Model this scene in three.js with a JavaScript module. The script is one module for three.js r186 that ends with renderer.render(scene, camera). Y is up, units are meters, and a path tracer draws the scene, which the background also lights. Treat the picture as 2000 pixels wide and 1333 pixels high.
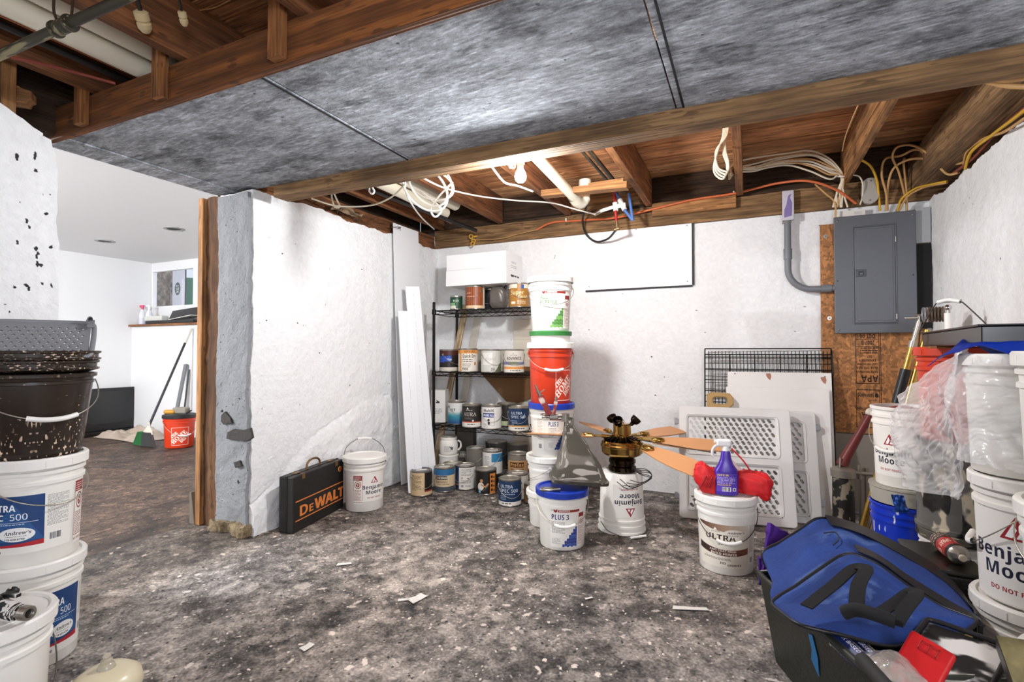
import * as THREE from 'three';
import { RoundedBoxGeometry } from 'three/addons/geometries/RoundedBoxGeometry.js';
import { mergeGeometries, mergeVertices, toCreasedNormals } from 'three/addons/utils/BufferGeometryUtils.js';

// ---------- camera, light, exposure ----------
const scene = new THREE.Scene();
const YAW = THREE.MathUtils.degToRad(24.8), PITCH = THREE.MathUtils.degToRad(1.17), EYE = 1.12, FOC = 1000;
const camera = new THREE.PerspectiveCamera(2 * THREE.MathUtils.radToDeg(Math.atan(666.5 / FOC)), 2000 / 1333, 0.05, 60);
camera.position.set(0, EYE, 0);
camera.rotation.order = 'YXZ';
camera.rotation.set(PITCH, YAW, 0);
camera.updateMatrixWorld(true);
scene.background = new THREE.Color(0.75, 0.85, 1.0);
const renderer = new THREE.WebGLRenderer({ antialias: true });
renderer.toneMapping = THREE.LinearToneMapping;
renderer.toneMappingExposure = 1.0;
renderer.shadowMap.enabled = true;
const BULB_POWER = 8, BACK_FILL_POWER = 8.5, ROOM_FILL_POWER = 30;
const BULB_AT = [-1.065, 2.045, -2.41];

// ---------- small maths ----------
let seed = 7;
const rnd = (a = 1, b) => { seed = (seed * 1664525 + 1013904223) >>> 0; const v = seed / 4294967296; return b === undefined ? v * a : a + v * (b - a); };
const hsh = (x, y, z) => { let h = (x * 374761393 + y * 668265263 + z * 1274126177) | 0; h = Math.imul(h ^ (h >>> 13), 1274126177); return ((h ^ (h >>> 16)) >>> 0) / 4294967296; };
function n3(x, y, z = 0) {            // smooth value noise, 0..1
  const xi = Math.floor(x), yi = Math.floor(y), zi = Math.floor(z);
  let u = x - xi, v = y - yi, w = z - zi;
  u = u * u * (3 - 2 * u); v = v * v * (3 - 2 * v); w = w * w * (3 - 2 * w);
  const L = (a, b, t) => a + (b - a) * t;
  const a = L(L(hsh(xi, yi, zi), hsh(xi + 1, yi, zi), u), L(hsh(xi, yi + 1, zi), hsh(xi + 1, yi + 1, zi), u), v);
  if (w === 0) return a;
  return L(a, L(L(hsh(xi, yi, zi + 1), hsh(xi + 1, yi, zi + 1), u), L(hsh(xi, yi + 1, zi + 1), hsh(xi + 1, yi + 1, zi + 1), u), v), w);
}
const fbm = (x, y, z = 0, o = 4) => { let s = 0, a = 0.5, t = 0; for (let i = 0; i < o; i++) { s += a * n3(x, y, z); t += a; a *= 0.5; x = x * 2.03 + 17.1; y = y * 2.03 + 5.7; z = z ? z * 2.03 + 3.3 : 0; } return s / t; };
const sst = (a, b, x) => { const t = Math.min(1, Math.max(0, (x - a) / (b - a))); return t * t * (3 - 2 * t); };
const V = (x, y, z) => new THREE.Vector3(x, y, z);
const V2 = (x, y) => new THREE.Vector2(x, y);
const rad = THREE.MathUtils.degToRad;
// where the sight line through a point of the picture meets a plane of the room
const fw = V(0, 0, -1).applyEuler(camera.rotation), rt = V(1, 0, 0).applyEuler(camera.rotation), up = V(0, 1, 0).applyEuler(camera.rotation);
const ray = (x, y) => fw.clone().addScaledVector(rt, (x - 1000) / FOC).addScaledVector(up, -(y - 666.5) / FOC);
const at = (x, y, D) => ray(x, y).multiplyScalar(D).add(camera.position);
const onY = (x, y, Y = 0) => { const d = ray(x, y); return d.multiplyScalar((Y - EYE) / d.y).add(camera.position); };
const onZ = (x, y, Z) => { const d = ray(x, y); return d.multiplyScalar(Z / d.z).add(camera.position); };
const onX = (x, y, X) => { const d = ray(x, y); return d.multiplyScalar(X / d.x).add(camera.position); };
const faceCam = (x, z, off = 0) => Math.atan2(-x, -z) + off;

// ---------- objects ----------
const taken = {};
const numbered = (n) => { const k = taken[n] = (taken[n] ?? -1) + 1; return k ? n + '_' + String(k).padStart(3, '0') : n; };
function thing(name, label, category, p = [0, 0, 0], ry = 0, group) {
  const o = new THREE.Group(); o.name = numbered(name); scene.add(o);
  o.position.set(p[0] ?? p.x, p[1] ?? p.y, p[2] ?? p.z); o.rotation.y = ry;
  o.userData = { label, category }; if (group) o.userData.group = group;
  return o;
}
function M(name, geo, mat, parent) {
  const m = new THREE.Mesh(Array.isArray(geo) ? MG(geo) : geo, mat); m.name = parent ? name : numbered(name);
  m.castShadow = m.receiveShadow = true; (parent || scene).add(m); return m;
}
const one = (name, label, category, geo, mat, group) => { const m = M(name, geo, mat); m.userData = { label, category }; if (group) m.userData.group = group; return m; };
const struct = (name, geo, mat) => { const m = M(name, geo, mat); m.userData.kind = 'structure'; return m; };
const structGroup = (name) => { const o = new THREE.Group(); o.name = numbered(name); o.userData.kind = 'structure'; scene.add(o); return o; };
function dup(o, p, ry, label, group) {
  const c = o.clone(); c.name = numbered(o.name.replace(/_\d{3}$/, '')); c.userData = { ...o.userData }; scene.add(c);
  if (p) c.position.set(p[0], p[1], p[2]); if (ry !== undefined) c.rotation.y = ry;
  if (label) c.userData.label = label; if (group) c.userData.group = group; return c;
}

// ---------- geometry ----------
function MG(list) {
  if (list.length === 1) return list[0];
  const gs = list.map((g) => { const k = g.index ? g.toNonIndexed() : g.clone(); for (const a of Object.keys(k.attributes)) if (!['position', 'normal', 'uv'].includes(a)) k.deleteAttribute(a); if (!k.attributes.uv) k.setAttribute('uv', new THREE.BufferAttribute(new Float32Array(k.attributes.position.count * 2), 2)); k.morphAttributes = {}; k.groups = []; return k; });
  return mergeGeometries(gs);
}
function uvm(g, grain = 'x', off = [0, 0]) {          // uv in metres, u along the grain
  if (g.index) g = g.toNonIndexed();
  const p = g.attributes.position, n = g.attributes.normal, uv = new Float32Array(p.count * 2), ax = ['x', 'y', 'z'], gi = ax.indexOf(grain);
  const P = p.array, N = n.array;
  for (let i = 0; i < p.count; i++) {
    const a = [Math.abs(N[i * 3]), Math.abs(N[i * 3 + 1]), Math.abs(N[i * 3 + 2])];
    const k = a[0] > a[1] ? (a[0] > a[2] ? 0 : 2) : (a[1] > a[2] ? 1 : 2);
    let r = [0, 1, 2].filter((q) => q !== k);
    if (r[1] === gi) r = [r[1], r[0]];
    uv[i * 2] = P[i * 3 + r[0]] + off[0]; uv[i * 2 + 1] = P[i * 3 + r[1]] + off[1];
  }
  g.setAttribute('uv', new THREE.BufferAttribute(uv, 2)); return g;
}
const mv = (g, x = 0, y = 0, z = 0, rx = 0, ry = 0, rz = 0) => { if (rx || ry || rz) g.applyMatrix4(new THREE.Matrix4().makeRotationFromEuler(new THREE.Euler(rx, ry, rz, 'YXZ'))); return g.translate(x, y, z); };
const B = (w, h, d, x = 0, y = 0, z = 0, grain = 'x') => uvm(new THREE.BoxGeometry(w, h, d), grain, [rnd(3), rnd(3)]).translate(x, y, z);
const BB = (x0, x1, y0, y1, z0, z1, grain = 'x') => B(x1 - x0, y1 - y0, z1 - z0, (x0 + x1) / 2, (y0 + y1) / 2, (z0 + z1) / 2, grain);
const RB = (w, h, d, r, x = 0, y = 0, z = 0, grain = 'x') => uvm(new RoundedBoxGeometry(w, h, d, 2, Math.min(r, w / 2.01, h / 2.01, d / 2.01)), grain, [rnd(3), rnd(3)]).translate(x, y, z);
const RBB = (x0, x1, y0, y1, z0, z1, r = 0.004, grain = 'x') => RB(x1 - x0, y1 - y0, z1 - z0, r, (x0 + x1) / 2, (y0 + y1) / 2, (z0 + z1) / 2, grain);
const CY = (r0, r1, h, x = 0, y = 0, z = 0, s = 20) => new THREE.CylinderGeometry(r1, r0, h, s).translate(x, y, z);   // r0 below, r1 above
const SP = (r, x = 0, y = 0, z = 0, s = 16) => new THREE.SphereGeometry(r, s, Math.max(6, s * 0.6 | 0)).translate(x, y, z);
const TO = (R, r, x = 0, y = 0, z = 0, s = 32, arc) => new THREE.TorusGeometry(R, r, 8, s, arc).rotateX(Math.PI / 2).translate(x, y, z);
const LA = (pts, s = 44, crease = 0.5) => {          // turned shape, uv spread evenly round it and along its outline
  const g = new THREE.LatheGeometry(pts.map(([r, y]) => V2(Math.max(r, 0.0001), y)), s), uv = g.attributes.uv, n = pts.length, l = [0];
  for (let i = 1; i < n; i++) l.push(l[i - 1] + Math.hypot(pts[i][0] - pts[i - 1][0], pts[i][1] - pts[i - 1][1]));
  for (let i = 0; i < uv.count; i++) uv.setY(i, l[i % n] / l[n - 1]);
  return toCreasedNormals(g, crease);
};
const pts3 = (a) => a.map((p) => (p.isVector3 ? p : V(...p)));
const TU = (pts, r = 0.004, seg, rs = 7, closed = false, tension = 0.5) => { const p = pts3(pts); return new THREE.TubeGeometry(new THREE.CatmullRomCurve3(p, closed, tension === 0.5 ? 'centripetal' : 'catmullrom', tension), seg || Math.max(6, p.length * 7), r, rs, closed); };
const ROD = (a, b, r = 0.005, s = 10, r2 = r) => { const A = V(...(a.isVector3 ? a.toArray() : a)), Bq = V(...(b.isVector3 ? b.toArray() : b)), d = Bq.clone().sub(A); const g = new THREE.CylinderGeometry(r2, r, d.length(), s); g.applyQuaternion(new THREE.Quaternion().setFromUnitVectors(V(0, 1, 0), d.clone().normalize())); return g.translate(...A.add(Bq).multiplyScalar(0.5).toArray()); };
const SQ = (a, b, w, h) => { const A = pts3([a])[0].clone(), Q = pts3([b])[0].clone(), d = Q.clone().sub(A), g = uvm(new THREE.BoxGeometry(w, d.length(), h), 'y', [rnd(3), rnd(3)]); g.applyQuaternion(new THREE.Quaternion().setFromUnitVectors(V(0, 1, 0), d.clone().normalize())); return g.translate(...A.add(Q).multiplyScalar(0.5).toArray()); };
function EX(p, depth, bevel = 0.002, holes = [], seg = 1) {
  const s = new THREE.Shape(p.map((q) => V2(...q)));
  for (const h of holes) s.holes.push(new THREE.Path(h.map((q) => V2(...q))));
  return new THREE.ExtrudeGeometry(s, { depth, bevelEnabled: bevel > 0, bevelSize: bevel, bevelThickness: bevel, bevelSegments: seg, steps: 1, curveSegments: 10 });
}
const rrect = (w, h, r, cx = 0, cy = 0, n = 5) => { const o = []; for (const [sx, sy, a0] of [[1, 1, 0], [-1, 1, 90], [-1, -1, 180], [1, -1, 270]]) for (let i = 0; i <= n; i++) { const a = rad(a0 + 90 * i / n); o.push([cx + sx * (w / 2 - r) + r * Math.cos(a), cy + sy * (h / 2 - r) + r * Math.sin(a)]); } return o; };
function grid(nu, nv, fn) {             // surface from fn(u, v) -> Vector3
  const p = [], uv = [], ix = [];
  for (let j = 0; j <= nv; j++) for (let i = 0; i <= nu; i++) { const q = fn(i / nu, j / nv); p.push(q.x, q.y, q.z); uv.push(i / nu, j / nv); }
  for (let j = 0; j < nv; j++) for (let i = 0; i < nu; i++) { const a = j * (nu + 1) + i, b = a + 1, c = a + nu + 1, d = c + 1; ix.push(a, b, d, a, d, c); }
  const g = new THREE.BufferGeometry(); g.setAttribute('position', new THREE.Float32BufferAttribute(p, 3)); g.setAttribute('uv', new THREE.Float32BufferAttribute(uv, 2)); g.setIndex(ix); g.computeVertexNormals(); return g;
}
function thick(nu, nv, fn, t) {          // a sheet of thickness t around fn
  const g = grid(nu, nv, fn), P = g.attributes.position, N = g.attributes.normal, side = (s) => { const k = g.clone(), q = k.attributes.position; for (let i = 0; i < q.count; i++) q.setXYZ(i, P.getX(i) + s * N.getX(i) * t / 2, P.getY(i) + s * N.getY(i) * t / 2, P.getZ(i) + s * N.getZ(i) * t / 2); return k; };
  const a = side(1), b = side(-1); const ix = b.index.array; for (let i = 0; i < ix.length; i += 3) { const q = ix[i]; ix[i] = ix[i + 1]; ix[i + 1] = q; }
  const A = a.attributes.position, Bp = b.attributes.position, e = [], f = [], w = nu + 1;
  const edge = []; for (let i = 0; i < nu; i++) edge.push([i, i + 1]); for (let j = 0; j < nv; j++) edge.push([j * w + nu, (j + 1) * w + nu]); for (let i = nu; i > 0; i--) edge.push([nv * w + i, nv * w + i - 1]); for (let j = nv; j > 0; j--) edge.push([j * w, (j - 1) * w]);
  edge.forEach(([i, j]) => { const k = e.length / 3; for (const [q, m] of [[A, i], [A, j], [Bp, j], [Bp, i]]) e.push(q.getX(m), q.getY(m), q.getZ(m)); f.push(k, k + 2, k + 1, k, k + 3, k + 2); });
  const r = new THREE.BufferGeometry(); r.setAttribute('position', new THREE.Float32BufferAttribute(e, 3)); r.setIndex(f); r.computeVertexNormals();
  b.computeVertexNormals(); return MG([a, b, r]);
}
function rough(x0, x1, y0, y1, z0, z1, step, amp, extra, grain = 'x') {      // a rough plastered block
  const w = x1 - x0, h = y1 - y0, d = z1 - z0, s = (l) => Math.max(1, Math.round(l / step));
  const g = new THREE.BoxGeometry(w, h, d, s(w), s(h), s(d)).translate((x0 + x1) / 2, (y0 + y1) / 2, (z0 + z1) / 2), P = g.attributes.position;
  const uv = uvm(g.clone(), grain).attributes.uv;     // before it is bent
  for (let i = 0; i < P.count; i++) {
    const x = P.getX(i), y = P.getY(i), z = P.getZ(i);
    const f = (k) => (fbm(x * 3 + k, y * 3 + 2 * k, z * 3 + 31.5, 2) - 0.5) * 1.2 + (n3(x * 14 + k, y * 14, z * 14 + 7.5) - 0.5) * 0.55 + (n3(x * 42 + k, y * 42, z * 42 + 3.5) - 0.5) * 0.35;
    const q = V(x + amp * f(3), y + (y > y0 + 0.01 ? amp * f(11) : 0), z + amp * f(23));
    if (extra) extra(q, x, y, z);
    P.setXYZ(i, q.x, q.y, q.z);
  }
  g.computeVertexNormals();
  const k = g.toNonIndexed(); k.setAttribute('uv', uv); return k;
}

// ---------- textures ----------
function tex(w, h, fn, srgb = true, wrap = THREE.MirroredRepeatWrapping) {
  const d = new Uint8Array(w * h * 4), c = [0, 0, 0];
  for (let j = 0; j < h; j++) for (let i = 0; i < w; i++) { fn(i / w, j / h, c, i, j); const k = (j * w + i) * 4; for (let q = 0; q < 3; q++) d[k + q] = Math.max(0, Math.min(255, c[q] * 255)); d[k + 3] = 255; }
  const t = new THREE.DataTexture(d, w, h); t.magFilter = THREE.LinearFilter; t.minFilter = THREE.LinearMipmapLinearFilter; t.generateMipmaps = true; t.wrapS = t.wrapT = wrap; if (srgb) t.colorSpace = THREE.SRGBColorSpace; t.needsUpdate = true; return t;
}
const rep = (t, u, v) => { const k = t.clone(); k.repeat.set(u, v); k.needsUpdate = true; return k; };
function cvs(w, h, draw) {
  const c = document.createElement('canvas'); c.width = w; c.height = h; draw(c.getContext('2d'), w, h);
  const t = new THREE.CanvasTexture(c); t.colorSpace = THREE.SRGBColorSpace; t.needsUpdate = true; return t;
}
const mat = (color, roughness = 0.6, o = {}) => new THREE.MeshStandardMaterial({ color, roughness, ...o });
const phys = (color, roughness, o) => new THREE.MeshPhysicalMaterial({ color, roughness, ...o });

const woodMap = tex(512, 512, (u, v, c) => {           // 1.6 m along the grain, 0.4 m across
  const g = fbm(u * 5, v * 60 + 3 * fbm(u * 3, v * 4), 0, 3), k = fbm(u * 9, v * 9, 0, 3), s = n3(u * 16, v * 150);
  let t = 0.5 + 0.65 * (g - 0.5) + 0.75 * (k - 0.5) + 0.2 * (s - 0.5);
  const dark = sst(0.66, 0.78, n3(u * 26, v * 44, 4.5)) * sst(0.4, 0.7, k) * 0.6;
  t = Math.max(0.05, t) * (1 - dark);
  c[0] = 0.46 + 0.72 * t; c[1] = 0.44 + 0.70 * t; c[2] = 0.42 + 0.68 * t;
});
const woodBump = tex(256, 256, (u, v, c) => { c[0] = c[1] = c[2] = fbm(u * 4, v * 50, 0, 3); }, false);
const wood = (hex, r = 0.85, b = 0.002) => mat(hex, r, { map: rep(woodMap, 1 / 1.6, 1 / 0.4), bumpMap: rep(woodBump, 1 / 1.2, 1 / 0.3), bumpScale: b });
const grit = tex(512, 512, (u, v, c) => { c[0] = c[1] = c[2] = 0.5 * fbm(u * 14, v * 14, 0, 3) + 0.35 * fbm(u * 60, v * 60, 0, 2) + 0.15 * n3(u * 200, v * 200); }, false);
const gritBump = rep(grit, 1 / 0.8, 1 / 0.8);

// ---------- wall paint, floor, boards ----------
const XL = -2.75, XR = 1.10, ZB = -4.24, ZF = 1.7, TOP = 2.11;
function wallTex(k, pits, big, feature, fixed = []) {                  // 2.4 m x 2.4 m of lumpy whitewash with pits
  const W = 1024, pit = new Float32Array(W * W); let px = 0, py = 0;
  for (let i = 0; i < pits + fixed.length; i++) {
    const cl = i % 4 && i > 3 && big > 4, cx = cl ? px + rnd(-34, 34) : rnd(W), cy = cl ? py + rnd(-34, 34) : rnd(W); px = cl ? px : cx; py = cl ? py : cy; const fx = fixed[i - pits]; const r = fx ? fx[2] : rnd() < 0.9 ? rnd(0.6, 1.6) : rnd(1.6, big), ex = rnd(0.6, 2);
    for (let y = -18; y <= 18; y++) for (let x = -18; x <= 18; x++) { const X0 = fx ? fx[0] : cx, Y0 = fx ? fx[1] : cy, q = Math.hypot(x / ex, y * ex) + 2.2 * (n3(x * 0.5 + i, y * 0.5) - 0.5); if (q < r) pit[((Y0 + y + W | 0) % W) * W + ((X0 + x + W | 0) % W)] = 0.85; }
  }
  return tex(W, W, (u, v, c, i, j) => {
    const a = fbm(u * 5 + k, v * 5, 0, 4), b = n3(u * 120, v * 120 + k);
    let t = 0.95 + 0.035 * (a - 0.5) + 0.03 * (b - 0.5);
    t *= 1 - pit[j * W + i];
    c[0] = t; c[1] = t; c[2] = t * 0.995;
    if (feature) feature(u * 2.4, v * 2.4, c);
  });
}
const plaster = (map, b = 0.006) => mat(0xffffff, 0.82, { map: rep(map, 1 / 2.4, 1 / 2.4), bumpMap: gritBump, bumpScale: b });
const wallA = wallTex(3, 300, 6, null, [[36, 311, 5], [70, 309, 6], [71, 331, 5], [54, 430, 5], [60, 441, 4], [71, 484, 7], [75, 493, 5], [71, 500, 5], [78, 516, 6], [72, 514, 6], [35, 473, 4], [50, 556, 5], [54, 562, 5], [27, 560, 4], [95, 416, 5], [98, 480, 5], [80, 552, 4], [100, 555, 4]].map(([x, y, r]) => { const q = onX(x, y, -2.75); return [q.y / 2.4 * 1024, -q.z / 2.4 * 1024, r * 0.42 + 0.6]; })), wallB = wallTex(41, 60, 2.5);
// paint gone and dirt at the foot of the long wall: u is z here, v is height
const wallC = wallTex(77, 70, 3);
const M_ = {};
M_.wallNear = plaster(wallA, 0.008); M_.wallBack = plaster(wallB); M_.wallStub = plaster(wallC, 0.008); M_.wallRight = plaster(wallB);
M_.drywall = mat(0xf0f0f0, 0.75, { bumpMap: gritBump, bumpScale: 0.0008 });
M_.rubble = mat(0xb9a27c, 0.95, { map: rep(grit, 2, 2), bumpMap: gritBump, bumpScale: 0.02 });

const FX0 = -3.3, FX1 = 1.2, FZ0 = -4.4, FZ1 = 0.1;
const floorMap = (() => {
  const W = 2048, spot = new Float32Array(W * W);
  const blob = (cx, cy, r, val, ex = 1, an = 0) => { const R = Math.ceil(r * 2.2), ca = Math.cos(an), sa = Math.sin(an), k = rnd(90); for (let y = -R; y <= R; y++) for (let x = -R; x <= R; x++) { const X = cx + x | 0, Y = cy + y | 0; if (X < 0 || Y < 0 || X >= W || Y >= W) continue; const p = (ca * x + sa * y) / ex, q = (-sa * x + ca * y) * ex, d = Math.hypot(p, q) / r + 1.1 * (fbm(x * 3 / r + k, y * 3 / r + k, 0, 3) - 0.5); if (d < 1) { const t = val * sst(1, 0.75, d); const m = Y * W + X; if (Math.abs(t) > Math.abs(spot[m])) spot[m] = t; } } };
  for (let i = 0; i < 9000; i++) blob(rnd(W), rnd(W), rnd() < 0.9 ? rnd(1.0, 3.0) : rnd(3, 8), rnd(0.35, 0.98), rnd(0.6, 1.7), rnd(3.1));
  for (let i = 0; i < 300; i++) blob(rnd(W), rnd(W), rnd(5, 24), rnd(0.1, 0.42), rnd(0.7, 1.6), rnd(3.1));
  for (let i = 0; i < 6000; i++) blob(rnd(W), rnd(W), rnd(0.8, 3.4), -rnd(0.3, 0.8), rnd(0.7, 1.5), rnd(3.1));
  for (let i = 0; i < 90; i++) blob(rnd(W), rnd(W), rnd(8, 42), -rnd(0.08, 0.25), rnd(0.7, 1.5), rnd(3.1));
  return tex(W, W, (u, v, c, i, j) => {
    const a = fbm(u * 6, v * 6, 0, 3), b = fbm(u * 34 + 9, v * 34, 0, 4), s = fbm(u * 120, v * 110 + 4, 0, 3), g = n3(u * 700, v * 700);
    let t = 0.47 + 0.14 * (a - 0.5) + 0.36 * (b - 0.5) + 0.42 * (s - 0.5) + 0.26 * (g - 0.5);
    t -= 0.10 * sst(0.53, 0.60, fbm(u * 17 + 31, v * 17, 0, 5));
    const q = spot[j * W + i];
    t = q > 0 ? t + (0.92 - t) * q : t * (1 + q);
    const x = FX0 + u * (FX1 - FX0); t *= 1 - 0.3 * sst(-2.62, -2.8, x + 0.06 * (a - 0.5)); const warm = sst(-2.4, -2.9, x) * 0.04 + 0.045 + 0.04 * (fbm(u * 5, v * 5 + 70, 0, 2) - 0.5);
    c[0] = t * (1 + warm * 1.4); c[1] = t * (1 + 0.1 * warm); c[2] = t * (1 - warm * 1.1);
  });
})();
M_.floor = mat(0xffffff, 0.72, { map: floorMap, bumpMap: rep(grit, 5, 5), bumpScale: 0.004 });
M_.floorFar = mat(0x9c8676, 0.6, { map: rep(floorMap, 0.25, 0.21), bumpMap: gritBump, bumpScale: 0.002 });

// floor: a finely waved slab under the workroom and the doorway, a plain one behind the camera and beyond the doorway
{
  const g = grid(200, 200, (u, v) => { const x = FX0 + u * (FX1 - FX0), z = FZ1 + v * (FZ0 - FZ1); return V(x, -0.004 + 0.004 * (fbm(x * 5, z * 5, 0, 3) - 0.5), z); });
  const uv = g.attributes.uv; for (let i = 0; i < uv.count; i++) uv.setY(i, uv.getY(i));
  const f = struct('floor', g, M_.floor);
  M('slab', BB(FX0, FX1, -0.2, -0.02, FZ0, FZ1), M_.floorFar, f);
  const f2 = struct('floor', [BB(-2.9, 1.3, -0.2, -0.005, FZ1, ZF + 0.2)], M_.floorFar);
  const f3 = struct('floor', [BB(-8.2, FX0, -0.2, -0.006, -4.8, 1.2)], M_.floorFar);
}
// walls
struct('wall_left', rough(XL - 0.32, XL, -0.02, 2.03, -1.2, ZF, 0.016, 0.016, (q, x, y, z) => { if (y > 1.9) q.y += (y - 1.9) / 0.13 * (0.03 + 0.09 * sst(-1.18, -0.95, z) + 0.05 * (fbm(z * 9, 2) - 0.5)); if (z < -1.15) { q.z += 0.02 * (fbm(y * 7, 5, 0, 3) - 0.5) + 0.03 * sst(1.9, 2.05, y); if (x > XL - 0.02) q.x -= 0.006; } }), M_.wallNear);
const crack = (z) => 0.70 + 0.05 * Math.sin(z * 7) + 0.03 * (fbm(z * 14, 3) - 0.5) - 0.5 * sst(-3.1, -2.2, z) * sst(-3.4, -2.4, z);
struct('wall_middle', rough(XL - 0.31, XL - 0.01, -0.02, 2.12, ZB - 0.1, -2.18, 0.0135, 0.012, (q, x, y, z) => {
  if (z > -2.2) { q.z += 0.022 * (fbm(y * 6 + 3, x * 9, 0, 3) - 0.5) ; }
  if (x > XL - 0.03) { const d = crack(z) - y; if (d > 0) q.x += Math.min(0.02, d * 0.3) + 0.016 * (fbm(z * 16, y * 16, 0, 3) - 0.35); else if (d > -0.012 && n3(z * 5, 7) > 0.36) q.x -= 0.012; }
  if (y > 2.08) q.y += 0.05 * (fbm(z * 9, 1, 0, 3) - 0.5);
}), M_.wallStub);
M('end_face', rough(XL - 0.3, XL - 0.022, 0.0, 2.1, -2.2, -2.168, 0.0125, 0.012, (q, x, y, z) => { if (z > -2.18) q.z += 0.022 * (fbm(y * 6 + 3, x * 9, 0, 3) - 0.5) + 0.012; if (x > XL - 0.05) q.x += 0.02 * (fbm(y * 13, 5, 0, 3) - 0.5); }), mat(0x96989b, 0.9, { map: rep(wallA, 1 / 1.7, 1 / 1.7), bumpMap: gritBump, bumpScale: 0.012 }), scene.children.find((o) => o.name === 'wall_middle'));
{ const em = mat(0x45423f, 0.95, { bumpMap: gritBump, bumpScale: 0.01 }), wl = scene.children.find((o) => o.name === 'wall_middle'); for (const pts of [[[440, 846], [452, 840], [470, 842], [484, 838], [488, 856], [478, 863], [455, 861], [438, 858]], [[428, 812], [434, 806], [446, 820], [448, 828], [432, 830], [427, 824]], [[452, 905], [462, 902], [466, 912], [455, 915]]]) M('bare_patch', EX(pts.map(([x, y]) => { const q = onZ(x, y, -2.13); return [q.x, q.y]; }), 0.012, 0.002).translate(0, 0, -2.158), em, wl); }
struct('wall_back', rough(XL - 0.05, XR + 0.3, -0.02, 2.14, ZB - 0.25, ZB, 0.017, 0.011, (q, x, y, z) => { if (y > 2.1) q.y += 0.05 * (fbm(x * 7, 9, 0, 3) - 0.5); }), M_.wallBack);
struct('wall_right', rough(XR, XR + 0.3, -0.02, 2.12, ZB, ZF, 0.017, 0.011, (q, x, y, z) => { if (y > 2.08) q.y += 0.07 * (fbm(z * 11, 4, 0, 3) - 0.4); }), M_.wallRight);
struct('wall_front', rough(XL - 0.3, XR + 0.3, -0.02, 2.6, ZF, ZF + 0.2, 0.1, 0.01), M_.wallBack);

// wood tones
M_.w1 = wood(0x93613a); M_.w2 = wood(0xa8713f); M_.w3 = wood(0x7d5232); M_.w4 = wood(0xb88652, 0.8, 0.001); M_.wd = wood(0x4a3828, 0.95, 0.004); M_.wg = wood(0x9c7c56, 0.9, 0.003); M_.fasc = wood(0x8c5728, 0.8);
// ceiling: subfloor boards, joists, sill timbers
const ceil = structGroup('ceiling');
M('slab', BB(XL - 0.35, XR + 0.3, 2.56, 2.66, ZB - 0.25, ZF + 0.2), M_.wd, ceil);  // unseen slab over the planks, added to keep light out
{
  const tones = [wood(0xf0b480, 0.9, 0.004), wood(0xdc9c68, 0.9, 0.004), wood(0xe8a874, 0.9, 0.004), wood(0xf6c08c, 0.9, 0.004)]; let z = ZB - 0.1, i = 0;
  while (z < ZF) { const w = 0.132 + rnd(-0.006, 0.006); M('plank', RBB(XL - 0.3, XR + 0.2, 2.525 + rnd(0.006), 2.552, z + 0.002, z + w - 0.004, 0.003), tones[(i * 7 + (i >> 1)) % 4], ceil); z += w; i++; }
  for (const [x, m] of [[0.615, M_.w4], [-0.05, M_.w2], [-0.715, M_.w2], [-1.39, M_.w1], [-2.04, M_.w1], [-2.66, M_.w1]]) M('joist', RBB(x - 0.024, x + 0.024, 2.285, 2.522, -4.16, ZF - 0.02, 0.003, 'z'), m, ceil);
  M('sill_timber', rough(XL - 0.02, XR + 0.15, 2.125, 2.29, ZB - 0.14, ZB + 0.035, 0.03, 0.012), M_.wg, ceil);
  M('rim_board', RBB(XL - 0.2, XR + 0.2, 2.28, 2.525, ZB - 0.12, ZB + 0.02, 0.004), M_.wd, ceil);
  M('sill_timber', rough(XR - 0.12, XR + 0.12, 2.19, 2.42, ZB, -1.9, 0.03, 0.014, null, 'z'), M_.wg, ceil);
  M('sill_timber', rough(XL - 0.2, XL - 0.05, 2.12, 2.25, ZB, -2.2, 0.03, 0.014, null, 'z'), M_.w1, ceil);
  M('rim_board', RBB(XL - 0.3, XL - 0.22, 2.145, 2.53, ZB, ZF, 0.004, 'z'), M_.wd, ceil);
  M('rim_board', RBB(XR + 0.12, XR + 0.2, 2.1, 2.53, ZB, ZF, 0.004, 'z'), M_.wd, ceil);
  // short boards between the joists against the rim
  for (const [a, b, y0, y1, m] of [[-0.69, -0.075, 2.2, 2.3, M_.w4], [-1.366, -0.74, 2.31, 2.5, M_.wg], [-2.0, -1.41, 2.31, 2.5, M_.wd]]) M('blocking', RBB(a, b, y0, y1, ZB + 0.04, ZB + 0.09, 0.004), m, ceil);
}
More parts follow.
